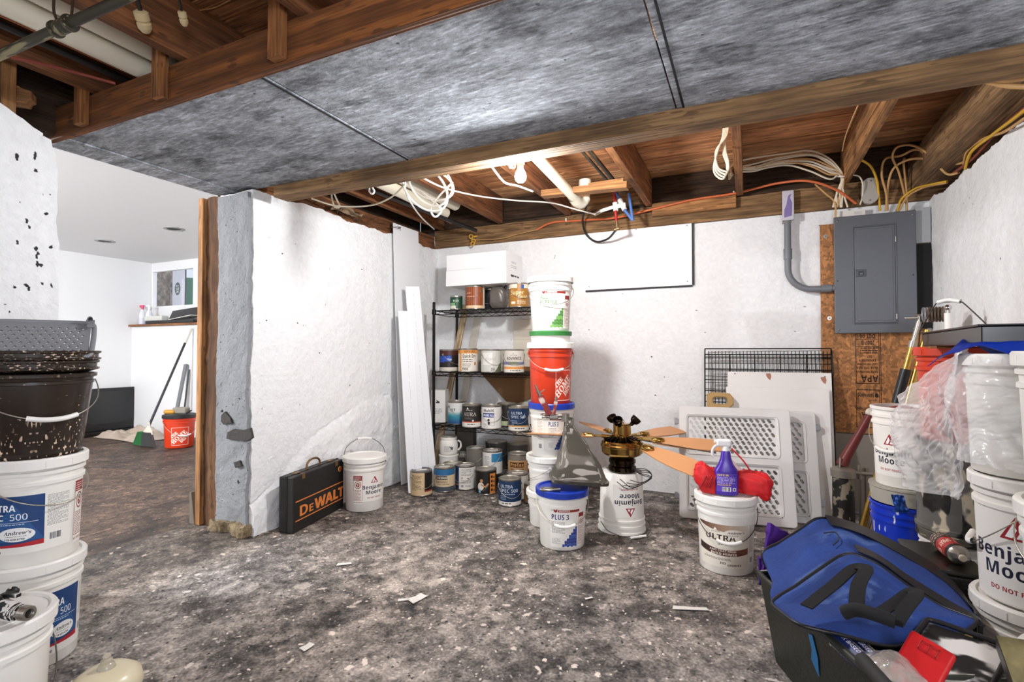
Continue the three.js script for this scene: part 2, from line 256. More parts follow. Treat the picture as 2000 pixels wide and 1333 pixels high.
// soffit under the floor, sheeted in grey board
const grey = tex(2048, 512, (u, v, c) => {
  const x = u * 4, z = v, a = fbm(x * 2.2 + 3, z * 3.5, 0, 4), b = fbm(x * 9, z * 22 + 3, 0, 4), d = fbm(x * 40, z * 90, 0, 2), s = n3(x * 12, z * 160 + 8);
  let t = 0.665 + 0.26 * (a - 0.5) + 0.30 * (b - 0.5) + 0.26 * (d - 0.5) + 0.08 * (s - 0.5) + 0.12 * (n3(x * 260, z * 300) - 0.5) + 0.10 * sst(0.72, 0.8, n3(x * 14 + z * 8, z * 140 - x * 20)) - 0.10 * sst(0.75, 0.82, n3(x * 10, z * 90, 5.5));
  t -= 0.14 * sst(0.58, 0.74, fbm(x * 5 + 11, z * 12, 0, 4));
  t -= 0.35 * sst(0.86, 0.92, n3(x * 45, z * 95, 8.5)) * sst(0.45, 0.6, b);
  t += 0.25 * sst(0.965, 1, n3(x * 3.3 + z * 30 + 4, x * 21 - z * 6)) ;
  t -= 0.10 * sst(-0.1, 0.1, 0.06 - v) + 0.10 * sst(0.97, 1, v);
  c[0] = t * 0.97; c[1] = t; c[2] = t * 1.035;
});
M_.grey = mat(0xffffff, 0.95, { map: rep(grey, 1 / 4, 1 / 0.95), bumpMap: gritBump, bumpScale: 0.002 });
M_.greyDark = mat(0x18181a, 0.9, { bumpMap: gritBump, bumpScale: 0.002 });
{
  const s = structGroup('ceiling_1'), SZ0 = -2.2, SZ1 = -1.3, Y = 2.13;
  for (const [a, b, dy] of [[-3.10, -2.915, -0.006], [-2.908, -1.608, 0], [-1.602, -0.268, 0.002], [-0.262, XR + 0.02, 0]]) {
    const g = RBB(a, b, Y + dy, Y + 0.012 + dy, SZ0 - 0.01, SZ1, 0.002, 'x'); const uv = g.attributes.uv, p = g.attributes.position;
    for (let i = 0; i < uv.count; i++) uv.setXY(i, p.getX(i) + 3.06, p.getZ(i) + 2.22); M('sheet', g, M_.grey, s);
  }
  for (const x of [-2.93, -1.62, -0.235]) M('seam_gap', RBB(x - 0.004, x + 0.004, Y - 0.003, Y + 0.002, SZ0, SZ1, 0.001, 'z'), M_.greyDark, s);  // near-black strips paint in the shade of the gaps between sheets
  M('fascia', RBB(-3.05, XR, Y - 0.004, 2.275, SZ1 - 0.006, SZ1 + 0.026, 0.003), M_.fasc, s);
  M('beam', RBB(-2.62, XR, 2.06, 2.26, -2.315, -2.205, 0.004), M_.wg, s);
  M('inner_beam', RBB(-3.0, XR, 2.15, 2.29, -2.0, -1.95, 0.004), M_.w1, s);
  for (const [px, y] of [[548, 0], [320, 0], [168, 0]]) { const p = onZ(px, 150, SZ1 + 0.03); M('hanger', RBB(p.x - 0.03, p.x + 0.03, Y + 0.006, 2.5, SZ1 + 0.028, SZ1 + 0.062, 0.003, 'y'), M_.w2, s); }
  M('header', BB(-3.1, -3.06, 2.14, 2.5, -2.5, -1.15), M_.drywall, s);
}
// doorway: rough stud against the end of the wall
{
  const d = structGroup('door_1');
  M('stud', RBB(-3.262, -3.215, 0, 2.12, -2.26, -2.165, 0.004, 'y'), M_.w4, d);
  M('jamb', rough(-3.214, -3.06, 0.0, 2.12, -2.30, -2.19, 0.02, 0.02, null, 'y'), wood(0x6d4c2e, 0.9, 0.003), d); M('wedge', EX([[0, 0], [0.05, 0], [0.015, 0.2], [0, 0.2]], 0.03, 0.002).translate(-3.32, 0, -2.2), mat(0x6f6558, 0.8), d);
  M('rubble', rough(-3.08, -2.74, 0, 0.05, -2.2, -2.12, 0.01, 0.06), M_.rubble, d);
}
// ---------- the room beyond the doorway ----------
{
  const X0 = -8.0, X1 = -3.08, Z0 = -4.62, Z1 = 1.0, H = 2.42, wx0 = onZ(299, 560, -4.62).x, wx1 = onZ(378, 560, -4.62).x, wy0 = onZ(340, 598, -4.62).y, wy1 = onZ(340, 527, -4.62).y;
  struct('wall_far_side', [BB(X0 - 0.15, X0, -0.02, H, Z0 - 0.05, Z1)], M_.drywall);
  struct('wall_far_back', [BB(X0, wx0, -0.02, H, Z0 - 0.05, Z0), BB(wx1, X1, -0.02, H, Z0 - 0.05, Z0), BB(wx0, wx1, -0.02, wy0, Z0 - 0.05, Z0), BB(wx0, wx1, wy1, H, Z0 - 0.05, Z0)], M_.drywall);
  struct('wall_far_front', [BB(X0, X1, -0.02, H, Z1, Z1 + 0.15)], M_.drywall);
  struct('wall_far_inner', [BB(X1 - 0.1, X1, -0.02, H, -1.15, Z1), BB(-3.3, X1, 0, H, Z0, -2.31)], M_.drywall);
  const c = struct('ceiling', [BB(X0 - 0.1, -3.08, H, H + 0.12, Z0 - 0.2, Z1 + 0.15)], M_.drywall);
  struct('wall_ledge', [BB(X0, -3.3, -0.02, 1.47, Z0, -4.36)], M_.drywall);
  const can = mat(0x1b1b1b, 0.6), ring = mat(0x9a9a9a, 0.4);
  for (const [x, y] of [[340, 447], [205, 471]]) { const p = onY(x, y, H); const t = thing('recessed_light', x > 300 ? 'larger recessed ceiling light, unlit, nearer the wooden stud' : 'smaller recessed ceiling light, unlit, nearer the plain white wall', 'ceiling light', [p.x, H, p.z]); M('trim_ring', LA([[0.066, 0.002], [0.068, -0.008], [0.1, -0.006], [0.102, 0.002]], 32), ring, t); M('reflector', LA([[0, -0.003], [0.066, -0.003], [0.066, 0.0]], 32), can, t); }
  // window recess, what stands outside
  const w = structGroup('window_1'), fr = mat(0xf4f4f4, 0.5);
  for (const g of [BB(wx0 - 0.02, wx0 + 0.006, wy0, wy1, Z0 - 0.05, Z0 + 0.004), BB(wx1 - 0.006, wx1 + 0.02, wy0, wy1, Z0 - 0.05, Z0 + 0.004), BB(wx0, wx1, wy1 - 0.006, wy1 + 0.02, Z0 - 0.05, Z0 + 0.004), BB(wx0, wx1, wy0 - 0.02, wy0 + 0.006, Z0 - 0.05, Z0 + 0.004)]) M('frame', g, fr, w);
  M('pane', BB(wx0, wx1, wy0, wy1, Z0 - 0.03, Z0 - 0.027), phys(0xffffff, 0.02, { transmission: 1, thickness: 0 }), w);
}

// ---------- pails and cans: shapes shared by all of them ----------
const WHITE = '#efece4';
M_.white = mat(WHITE, 0.42); M_.whiteLid = mat('#f3f0e9', 0.38); M_.wire = mat(0xb9b3a6, 0.35, { metalness: 0.85 }); M_.wireDark = mat(0x55524c, 0.4, { metalness: 0.7 });
M_.tin = mat(0xa9a49a, 0.34, { metalness: 0.9 }); M_.tinLid = mat(0xb8b2a6, 0.38, { metalness: 0.75, bumpMap: gritBump, bumpScale: 0.001 });
M_.grip = mat(0xf4f2ec, 0.4); M_.black = mat(0x17161a, 0.42); M_.blackM = mat(0x121212, 0.5, { metalness: 0.3 });
M_.orange = mat(0xd23a17, 0.4); M_.blueLid = mat(0x1237a6, 0.38); M_.green = mat(0x2f7a35, 0.45);
const lineText = (c, x, y, w, n, dh, col = '#555', fill = 0.9) => { c.fillStyle = col; for (let i = 0; i < n; i++) { let q = x; const e = x + w * (i % 4 === 3 ? rnd(0.4, 0.8) : fill); while (q < e) { const l = Math.min(rnd(2, 9) * dh / 5, e - q); c.fillRect(q, y + i * dh, l, dh * 0.42); q += l + dh * 0.35; } } };
const txt = (c, s, x, y, px, col, font = 'bold', sc = 1, align = 'left') => { c.save(); c.translate(x, y); c.scale(sc, 1); c.font = `${font} ${px}px sans-serif`; c.fillStyle = col; c.textAlign = align; c.textBaseline = 'alphabetic'; c.fillText(s, 0, 0); c.restore(); };
const bars = (c, x, y, w, h) => { c.fillStyle = '#fff'; c.fillRect(x - 3, y - 3, w + 6, h + 6); c.fillStyle = '#111'; let q = x; while (q < x + w) { const l = rnd(1, 5); c.fillRect(q, y, Math.min(l, x + w - q), h); q += l + rnd(1, 4); } };
// a curved patch on a tapering wall: angle A wide, from y0 to y1, radii r0 and r1 there
const PATCH = (r0, r1, y0, y1, A, a0 = 0, n = 24) => grid(n, 2, (u, v) => { const a = a0 + (u - 0.5) * A, r = r0 + (r1 - r0) * v; return V(r * Math.sin(a), y0 + (y1 - y0) * v, r * Math.cos(a)); });
const bailPts = (R, rr, drop, y0, n = 16, out = 0.006) => { const p = []; for (let i = 0; i <= n; i++) { const t = Math.PI * i / n; p.push([R * Math.cos(t), y0 - drop * Math.sin(t), (rr + out) * Math.sin(t)]); } return p; };
function addBail(t, R, rr, drop, y0, a, grip, m = M_.wire, wr = 0.0022) {
  const h = M('handle', bailPts2(R, rr, drop, y0, a, wr), m, t);
  if (grip) { const q = []; for (let i = 6; i <= 10; i++) { const k = Math.PI * i / 16; q.push(V(R * Math.cos(k), y0 - drop * Math.sin(k), (rr + 0.006) * Math.sin(k)).applyAxisAngle(V(0, 1, 0), a)); } M('grip', TU(q, 0.009, 12, 10), M_.grip, h); }
  return h;
}
const bailPts2 = (R, rr, drop, y0, a, wr) => TU(bailPts(R, rr, drop, y0).map((p) => V(...p).applyAxisAngle(V(0, 1, 0), a)), wr, 40, 6);
const PH = 0.365, PRT = 0.141, PRB = 0.129;            // a five-gallon pail: height, wall radius at top and foot
const pr = (y, o) => o.rb + (o.rt - o.rb) * y / o.h;
// o: h rt rb, m material, rings [heights], lid material, open, skirt
function pailBody(o) {
  const { h, rt, rb } = o, r = (y) => pr(y, o), p = [[0, 0.006], [rb - 0.012, 0.006], [rb - 0.01, 0], [rb - 0.002, 0], [rb, 0.004]];
  for (const [y, w, e] of o.rings || [[h - 0.085, 0.012, 0.006], [h - 0.05, 0.012, 0.007]]) p.push([r(y), y - 0.002], [r(y) + e, y], [r(y) + e, y + w], [r(y), y + w + 0.003]);
  p.push([r(h - 0.014), h - 0.016], [rt + 0.008, h - 0.014], [rt + 0.009, h - 0.003], [rt + 0.006, h], [rt - 0.001, h]);
  if (o.closed) p.push([0, h]); else p.push([r(h * 0.8) - 0.003, h * 0.8], [rb - 0.003, 0.01], [0, 0.01]);
  return LA(p, 56);
}
function pailLid(o) {
  const { h, rt } = o, p = [[rt + 0.009, h - 0.03], [rt + 0.0135, h - 0.028], [rt + 0.014, h + 0.002], [rt + 0.01, h + 0.008], [rt - 0.002, h + 0.008], [rt - 0.006, h + 0.001], [rt * 0.72, h + 0.001], [rt * 0.7, h + 0.003], [0, h + 0.003]];
  const g = [LA(p, 56)]; for (let i = 0; i < 12; i++) g.push(mv(new THREE.BoxGeometry(0.003, 0.02, 0.002), 0, h - 0.014, rt + 0.0142, 0, 0, 0).applyMatrix4(new THREE.Matrix4().makeRotationY(i * Math.PI / 6 + 0.2)));
  return MG(g);
}
function pail(label, p, off, o) {
  o = { h: PH, rt: PRT, rb: PRB, m: M_.white, name: 'pail', cat: 'bucket', ...o };
  const t = thing(o.name, label, o.cat, p, faceCam(p[0], p[2], off), o.group);
  M('body', pailBody(o), o.m, t);
  if (o.lid) M('lid', pailLid(o), o.lid, t);
  for (const [A, y0, y1, a0, map, rough = 0.5] of o.art || []) M('print', PATCH(pr(y0, o) + 0.0008, pr(y1, o) + 0.0008, y0, y1, A, a0), mat(0xffffff, rough, { map }), t);
  if (o.bail) addBail(t, o.rt + 0.012, o.rt + 0.006, o.bail[0], o.h - (o.bail[3] ?? 0.06), o.bail[1], o.bail[2] !== 0, o.bail[4] || M_.wire);
  if (o.ears !== 0 && o.bail) for (const s of [1, -1]) { const a = o.bail[1] + (s > 0 ? 0 : Math.PI); M('ear', CY(0.011, 0.009, 0.012, 0, 0, 0, 12).rotateZ(-Math.PI / 2).translate(pr(o.h - 0.06, o) + 0.005, o.h - (o.bail[3] ?? 0.06), 0).rotateY(a), o.m, t); }
  return t;
}
// printing on the pails
const tri = (c, x, y, s, col) => { c.fillStyle = col; c.beginPath(); c.moveTo(x, y - s); c.lineTo(x + s * 0.95, y + s * 0.75); c.lineTo(x - s * 0.95, y + s * 0.75); c.fill(); c.fillStyle = '#fff'; c.beginPath(); c.moveTo(x - s * 0.62, y + s * 0.58); c.lineTo(x - s * 0.14, y - s * 0.5); c.lineTo(x + s * 0.06, y - s * 0.06); c.lineTo(x - s * 0.2, y + s * 0.58); c.fill(); c.beginPath(); c.moveTo(x + s * 0.02, y + s * 0.58); c.lineTo(x + s * 0.24, y + 0.02 * s); c.lineTo(x + s * 0.62, y + s * 0.58); c.fill(); };
const noSign = (c, x, y, r, col) => { c.strokeStyle = c.fillStyle = col; c.beginPath(); c.arc(x, y, r * 0.62, 0, 7); c.fill(); c.lineWidth = r * 0.18; c.beginPath(); c.arc(x, y, r, 0, 7); c.stroke(); c.strokeStyle = '#f4f0ea'; c.lineWidth = r * 0.12; c.beginPath(); c.moveTo(x - r * 0.5, y - r * 0.3); c.lineTo(x + r * 0.4, y + r * 0.1); c.moveTo(x - r * 0.1, y + r * 0.4); c.lineTo(x + r * 0.1, y - r * 0.5); c.stroke(); };
const artBM = cvs(512, 512, (c, w, h) => { c.fillStyle = WHITE; c.fillRect(0, 0, w, h); tri(c, 256, 92, 76, '#9c1f22'); txt(c, 'Benjamin', 256, 268, 104, '#1b1d33', 'bold', 0.98, 'center'); txt(c, 'Moore', 250, 368, 104, '#1b1d33', 'bold', 1, 'center'); txt(c, '®', 400, 330, 24, '#1b1d33'); txt(c, 'DO NOT FREEZE', 256, 452, 36, '#9c1f22', 'bold', 1, 'center'); });
const artWarn = cvs(192, 512, (c, w, h) => { c.fillStyle = WHITE; c.fillRect(0, 0, w, h); const r = '#8d2a24'; c.fillStyle = r; c.fillRect(8, 8, w - 16, 84); lineText(c, 20, 22, 150, 4, 18, '#efe0d8'); c.strokeStyle = r; c.lineWidth = 5; c.strokeRect(8, 8, w - 16, 440); noSign(c, 96, 170, 62, r); lineText(c, 18, 262, 156, 13, 14, r); txt(c, 'NO CONGELAR', 96, 490, 25, r, 'bold', 1, 'center'); });
const artUltraSpec = (left) => cvs(640, 512, (c, w, h) => {
  c.fillStyle = WHITE; c.fillRect(0, 0, w, h); const B1 = '#173f74'; c.fillStyle = B1; c.fillRect(0, 0, 420, 440); c.fillStyle = '#24558e'; c.beginPath(); c.moveTo(210, 60); c.lineTo(420, 400); c.lineTo(0, 400); c.fill();
  c.fillStyle = '#b3202a'; c.beginPath(); c.moveTo(0, 440); c.lineTo(420, 405); c.lineTo(420, 440); c.fill(); c.fillRect(0, 436, 420, 14);
  txt(c, 'ULTRA', 4, 132, 80, '#fff', 'bold', 0.9); txt(c, 'SPEC', -30, 210, 74, '#fff', 'bold'); txt(c, '500', 182, 210, 74, '#fff', 'normal', 1.05); c.fillStyle = '#fff'; c.fillRect(30, 232, 350, 3); lineText(c, 60, 246, 250, 1, 16, '#d8e4f4');
  c.fillStyle = '#f4f4f2'; c.beginPath(); c.ellipse(230, 340, 130, 62, 0, 0, 7); c.fill(); c.save(); c.font = 'italic bold 40px serif'; c.fillStyle = '#222'; c.fillText("Andrew's", 140, 338); c.restore(); lineText(c, 150, 352, 170, 1, 11, '#888'); txt(c, '718-624-6799', 142, 388, 24, '#222'); 
  lineText(c, 440, 20, 190, 26, 11, '#8b8b8b'); bars(c, 460, 370, 90, 60); txt(c, '534 00', 20, 500, 32, '#222'); });
const artPlus = (blue, name) => cvs(512, 512, (c, w, h) => {
  c.fillStyle = WHITE; c.fillRect(0, 0, w, h); const k = blue ? '#1d3a8c' : '#3f7d2c', k2 = blue ? '#3355a8' : '#6aa24a';
  c.fillStyle = '#7a1d1d'; c.beginPath(); c.moveTo(58, 26); c.lineTo(82, 44); c.lineTo(106, 22); c.lineTo(106, 56); c.lineTo(82, 74); c.lineTo(58, 56); c.fill(); txt(c, 'USG', 14, 52, 22, '#777'); c.fillStyle = '#8d2a24'; c.fillRect(112, 36, 300, 30); txt(c, 'SHEETROCK', 126, 60, 26, '#f3e6e0');
  if (blue) txt(c, 'PLUS 3', 20, 160, 92, '#22266a', 'bold', 0.82); else { txt(c, 'ALL', 24, 138, 74, '#3e6b26', 'bold', 0.95); txt(c, 'PURPOSE', 20, 206, 74, '#3e6b26', 'bold', 0.78); }
  lineText(c, 26, blue ? 186 : 232, 200, 9, 17, '#777'); lineText(c, 26, 400, 130, 5, 15, '#999');
  for (let i = 0; i < 7; i++) for (let j = 0; j <= i; j++) { c.fillStyle = (i * 3 + j) % 3 ? k : k2; c.fillRect(170 + i * 30, 470 - j * 36 - (i % 2) * 8, 29, 35); }
  c.strokeStyle = '#8d2a24'; c.lineWidth = 4; c.strokeRect(404, 90, 98, 390); c.fillStyle = '#8d2a24'; c.fillRect(404, 90, 98, 50); noSign(c, 453, 200, 34, '#8d2a24'); lineText(c, 412, 256, 82, 14, 15, '#8d2a24'); });
const artHD = cvs(400, 512, (c, w, h) => { c.fillStyle = '#d23a17'; c.fillRect(0, 0, w, h); c.strokeStyle = '#f6ded2'; c.lineWidth = 10; c.strokeRect(10, 10, w - 20, h - 20); c.save(); c.translate(56, 480); c.rotate(-rad(45)); const f = '#f8e6da'; c.textAlign = 'left'; for (const [s, x, y, px, sc] of [['THE', 96, -148, 100, 0.95], ['HOME', 6, -12, 150, 0.92], ['DEPOT', 150, 96, 118, 0.74]]) { c.save(); c.translate(x, y); c.scale(sc, 1); c.font = `bold ${px}px serif`; c.fillStyle = f; c.fillText(s, 0, 0); c.lineWidth = 6; c.strokeStyle = f; c.strokeText(s, 0, 0); c.restore(); } c.restore(); });
const artUltraBed = cvs(512, 512, (c, w, h) => { c.fillStyle = '#e7e1d2'; c.fillRect(0, 0, w, h); const g = c.createLinearGradient(0, 0, w, 0); g.addColorStop(0, '#4a2b1c'); g.addColorStop(0.55, '#a98c72'); g.addColorStop(1, '#e7e1d2'); c.fillStyle = g; c.beginPath(); c.moveTo(0, 20); c.quadraticCurveTo(250, 120, w, 60); c.lineTo(w, 0); c.lineTo(0, 0); c.fill(); tri(c, 190, 56, 20, '#eee4d4'); lineText(c, 150, 86, 100, 1, 12, '#4a2b1c'); txt(c, 'ULTRA', 82, 186, 92, '#3a2119', 'bold', 1.05); txt(c, 'SPEC', 210, 240, 54, '#3a2119', 'bold', 1.1);
  c.fillStyle = '#e9e3d6'; c.beginPath(); c.ellipse(370, 96, 96, 46, 0.06, 0, 7); c.fill(); c.save(); c.font = 'italic bold 34px serif'; c.fillStyle = '#3a2a20'; c.fillText("Andrew's", 300, 100); c.restore(); lineText(c, 300, 114, 120, 2, 11, '#776'); const g2 = c.createLinearGradient(0, 0, w, 0); g2.addColorStop(0, '#2b1712'); g2.addColorStop(1, '#7e4c36'); c.fillStyle = g2; c.beginPath(); c.moveTo(0, 250); c.quadraticCurveTo(250, 330, w, 270); c.lineTo(w, 345); c.quadraticCurveTo(250, 400, 0, 330); c.fill(); txt(c, 'FAST COAT HIGH', 130, 322, 32, '#efe6d8'); txt(c, 'BUILD PRIMER', 140, 360, 36, '#efe6d8'); lineText(c, 60, 400, 300, 2, 14, '#5a4a40'); txt(c, 'HD', 230, 470, 40, '#3a2a20'); txt(c, 'GENNEX', 300, 486, 34, '#3a2a20'); });
const artText = cvs(160, 512, (c, w, h) => { c.fillStyle = WHITE; c.fillRect(0, 0, w, h); lineText(c, 10, 10, 140, 25, 14, '#8a8378'); bars(c, 30, 420, 80, 70); });
const BM = (a0 = 0, y0 = 0.07, y1 = 0.25, A = 1.45) => [A, y0, y1, a0, artBM];

// ---------- buckets by the doorway ----------
{
  const P = (px, D) => { const q = at(px, 700, D); return [q.x, q.z]; };
  const [x, z] = P(72, 1.9);
  pail('white bucket at the foot of the doorway stack, navy label on it', [x, 0, z], 0.55, { lid: M_.whiteLid, art: [[1.5, 0.04, 0.26, 0.35, artUltraSpec()]] });
  const y1 = PH + 0.004;
  pail('white lidded bucket with a blue label, carrying the black buckets', [x, y1, z], 0, { lid: M_.whiteLid, art: [[1.85, 0.05, 0.25, -0.08, artUltraSpec()], [0.42, 0.04, 0.27, 1.15, artWarn]], bail: [0.10, 0.5, 0] });
  // three black pails nested into one another, spattered
  const spat = tex(512, 512, (u, v, c) => { const s = sst(0.78, 0.82, n3(u * 90, v * 60)) * sst(0.45, 0.6, fbm(u * 6, v * 8, 0, 3)) + 0.8 * sst(0.87, 0.9, n3(u * 40, v * 160, 3.5)), b = fbm(u * 9, v * 3, 0, 3), k = Math.min(1, s); const d = 0.10 + 0.07 * b; c[0] = d * 1.25 + k * 0.75; c[1] = d + k * 0.68; c[2] = d * 0.8 + k * 0.6; });
  const bm = mat(0xffffff, 0.28, { map: rep(spat, 2, 1.4) });
  const y2 = y1 + PH + 0.006, o = { h: 0.30, rt: 0.172, rb: 0.138, m: bm };
  const bx = x - 0.01;
  pail('spattered black bucket standing on the white lid, lowest of the nested black buckets', [bx, y2, z], 0, { ...o, name: 'black_pail', rings: [[0.262, 0.01, 0.004]], bail: [0.13, 0.28, 1, 0.03, M_.wire] });
  const ring = (k, lab) => { const t = thing('black_pail', lab, 'bucket', [bx, y2 + 0.288 + k * 0.036, z], 0.5 * k); M('body', LA([[0.155, -0.006], [0.172, 0.0], [0.184, 0.004], [0.185, 0.01], [0.176, 0.013], [0.177, 0.026], [0.184, 0.029], [0.185, 0.036], [0.176, 0.037], [0.171, 0.03], [0.155, 0.008], [0, 0.008], [0, -0.006]].map(([r, y]) => [r * (1 + 0.025 * k), y]), 56), bm, t); };
  ring(0.6, 'spattered black bucket nested in the middle of the black ones'); ring(1.62, 'spattered black bucket nested topmost, holding the paint grid');
  // roller grid lying in the top pail
  const gt = thing('roller_grid', 'grey plastic roller grid lying tilted in the black buckets', 'paint grid', [bx + 0.0, y2 + 0.425, z - 0.01], faceCam(x, z, -0.1)); gt.rotation.order = 'YXZ'; gt.rotation.x = -1.02; gt.rotation.z = 0.0; gt.scale.setScalar(1.16);
  const holes = []; for (let j = 0; j < 7; j++) for (let i = 0; i < 11; i++) { const cx = -0.105 + i * 0.021 + (j % 2) * 0.0105, cy = -0.075 + j * 0.024; if (Math.abs(cx) < 0.112) holes.push([[cx, cy - 0.008], [cx + 0.0075, cy], [cx, cy + 0.008], [cx - 0.0075, cy]]); }
  const gm = mat(0x86878a, 0.5); M('mesh_panel', EX(rrect(0.25, 0.21, 0.012), 0.004, 0.001, holes), gm, gt);
  M('rim', TU([[-0.128, -0.108, 0.002], [0.128, -0.108, 0.002], [0.13, 0.108, 0.002], [-0.13, 0.108, 0.002]], 0.0075, 60, 8, true, 0.1), gm, gt);
  for (const s of [-1, 1]) M('hook', [TU([[s * 0.11, 0.1, 0], [s * 0.118, 0.115, 0.01], [s * 0.122, 0.112, 0.022], [s * 0.124, 0.095, 0.028]], 0.007), RB(0.02, 0.05, 0.006, 0.002, s * 0.126, 0.08, 0.018)], gm, gt);
  // nearest bucket with a sprayer part on its lid
  const [x2, z2] = P(-18, 1.46);
  pail('plain white bucket nearest the doorway side, sprayer valve lying on its lid', [x2, 0, z2], 0, { lid: M_.whiteLid, bail: [0.2, 0.55, 1, 0.06, M_.wireDark] });
  const sp = tex(256, 256, (u, v, c) => { const k = sst(0.48, 0.56, fbm(u * 7, v * 7, 0, 4)); c[0] = 0.06 + 0.84 * k; c[1] = 0.06 + 0.82 * k; c[2] = 0.06 + 0.8 * k; });
  const vm = mat(0xffffff, 0.5, { map: sp }), v = thing('sprayer_valve', 'paint spattered black and white sprayer valve with a threaded metal end', 'tool', [x2 + 0.075, PH + 0.035, z2 - 0.01], 0.25);
  M('barrel', [ROD([-0.1, 0.01, -0.01], [0.045, 0, 0.0], 0.024, 18), ROD([0.045, 0, 0], [0.06, 0, 0], 0.021, 18)], vm, v); M('cross_pipe', [ROD([-0.045, 0.02, -0.05], [-0.02, 0.025, 0.0], 0.013), SP(0.016, -0.04, 0.024, -0.05), RB(0.05, 0.012, 0.016, 0.004, 0.0, 0.034, -0.02)], vm, v);
  M('threaded_end', LA([[0.012, 0.03], [0.018, 0.03], [0.02, 0.027], [0.018, 0.024], [0.02, 0.021], [0.018, 0.018], [0.02, 0.015], [0.018, 0.012], [0.02, 0.009], [0.017, 0]], 20).rotateZ(-Math.PI / 2).translate(0.06, 0, 0), M_.tin, v);
  // cream jug top at the lower edge
  const q = onY(207, 1368), j = thing('light_globe', 'cream glass light globe with a clear finial lying on the bare floor', 'light fixture', [q.x, 0, q.z]);
  M('globe', LA([[0, 0], [0.055, 0], [0.088, 0.016], [0.1, 0.042], [0.092, 0.075], [0.066, 0.094], [0.04, 0.1], [0.022, 0.103], [0, 0.104]], 40, 2), mat(0xded3b2, 0.3), j);
  M('finial', LA([[0.026, 0.1], [0.022, 0.112], [0.016, 0.118], [0.017, 0.128], [0.01, 0.133], [0.012, 0.14], [0.007, 0.147], [0, 0.149]], 20), phys(0xe8e2d2, 0.1, { transmission: 0.6, thickness: 0.02, ior: 1.45 }), j);
}

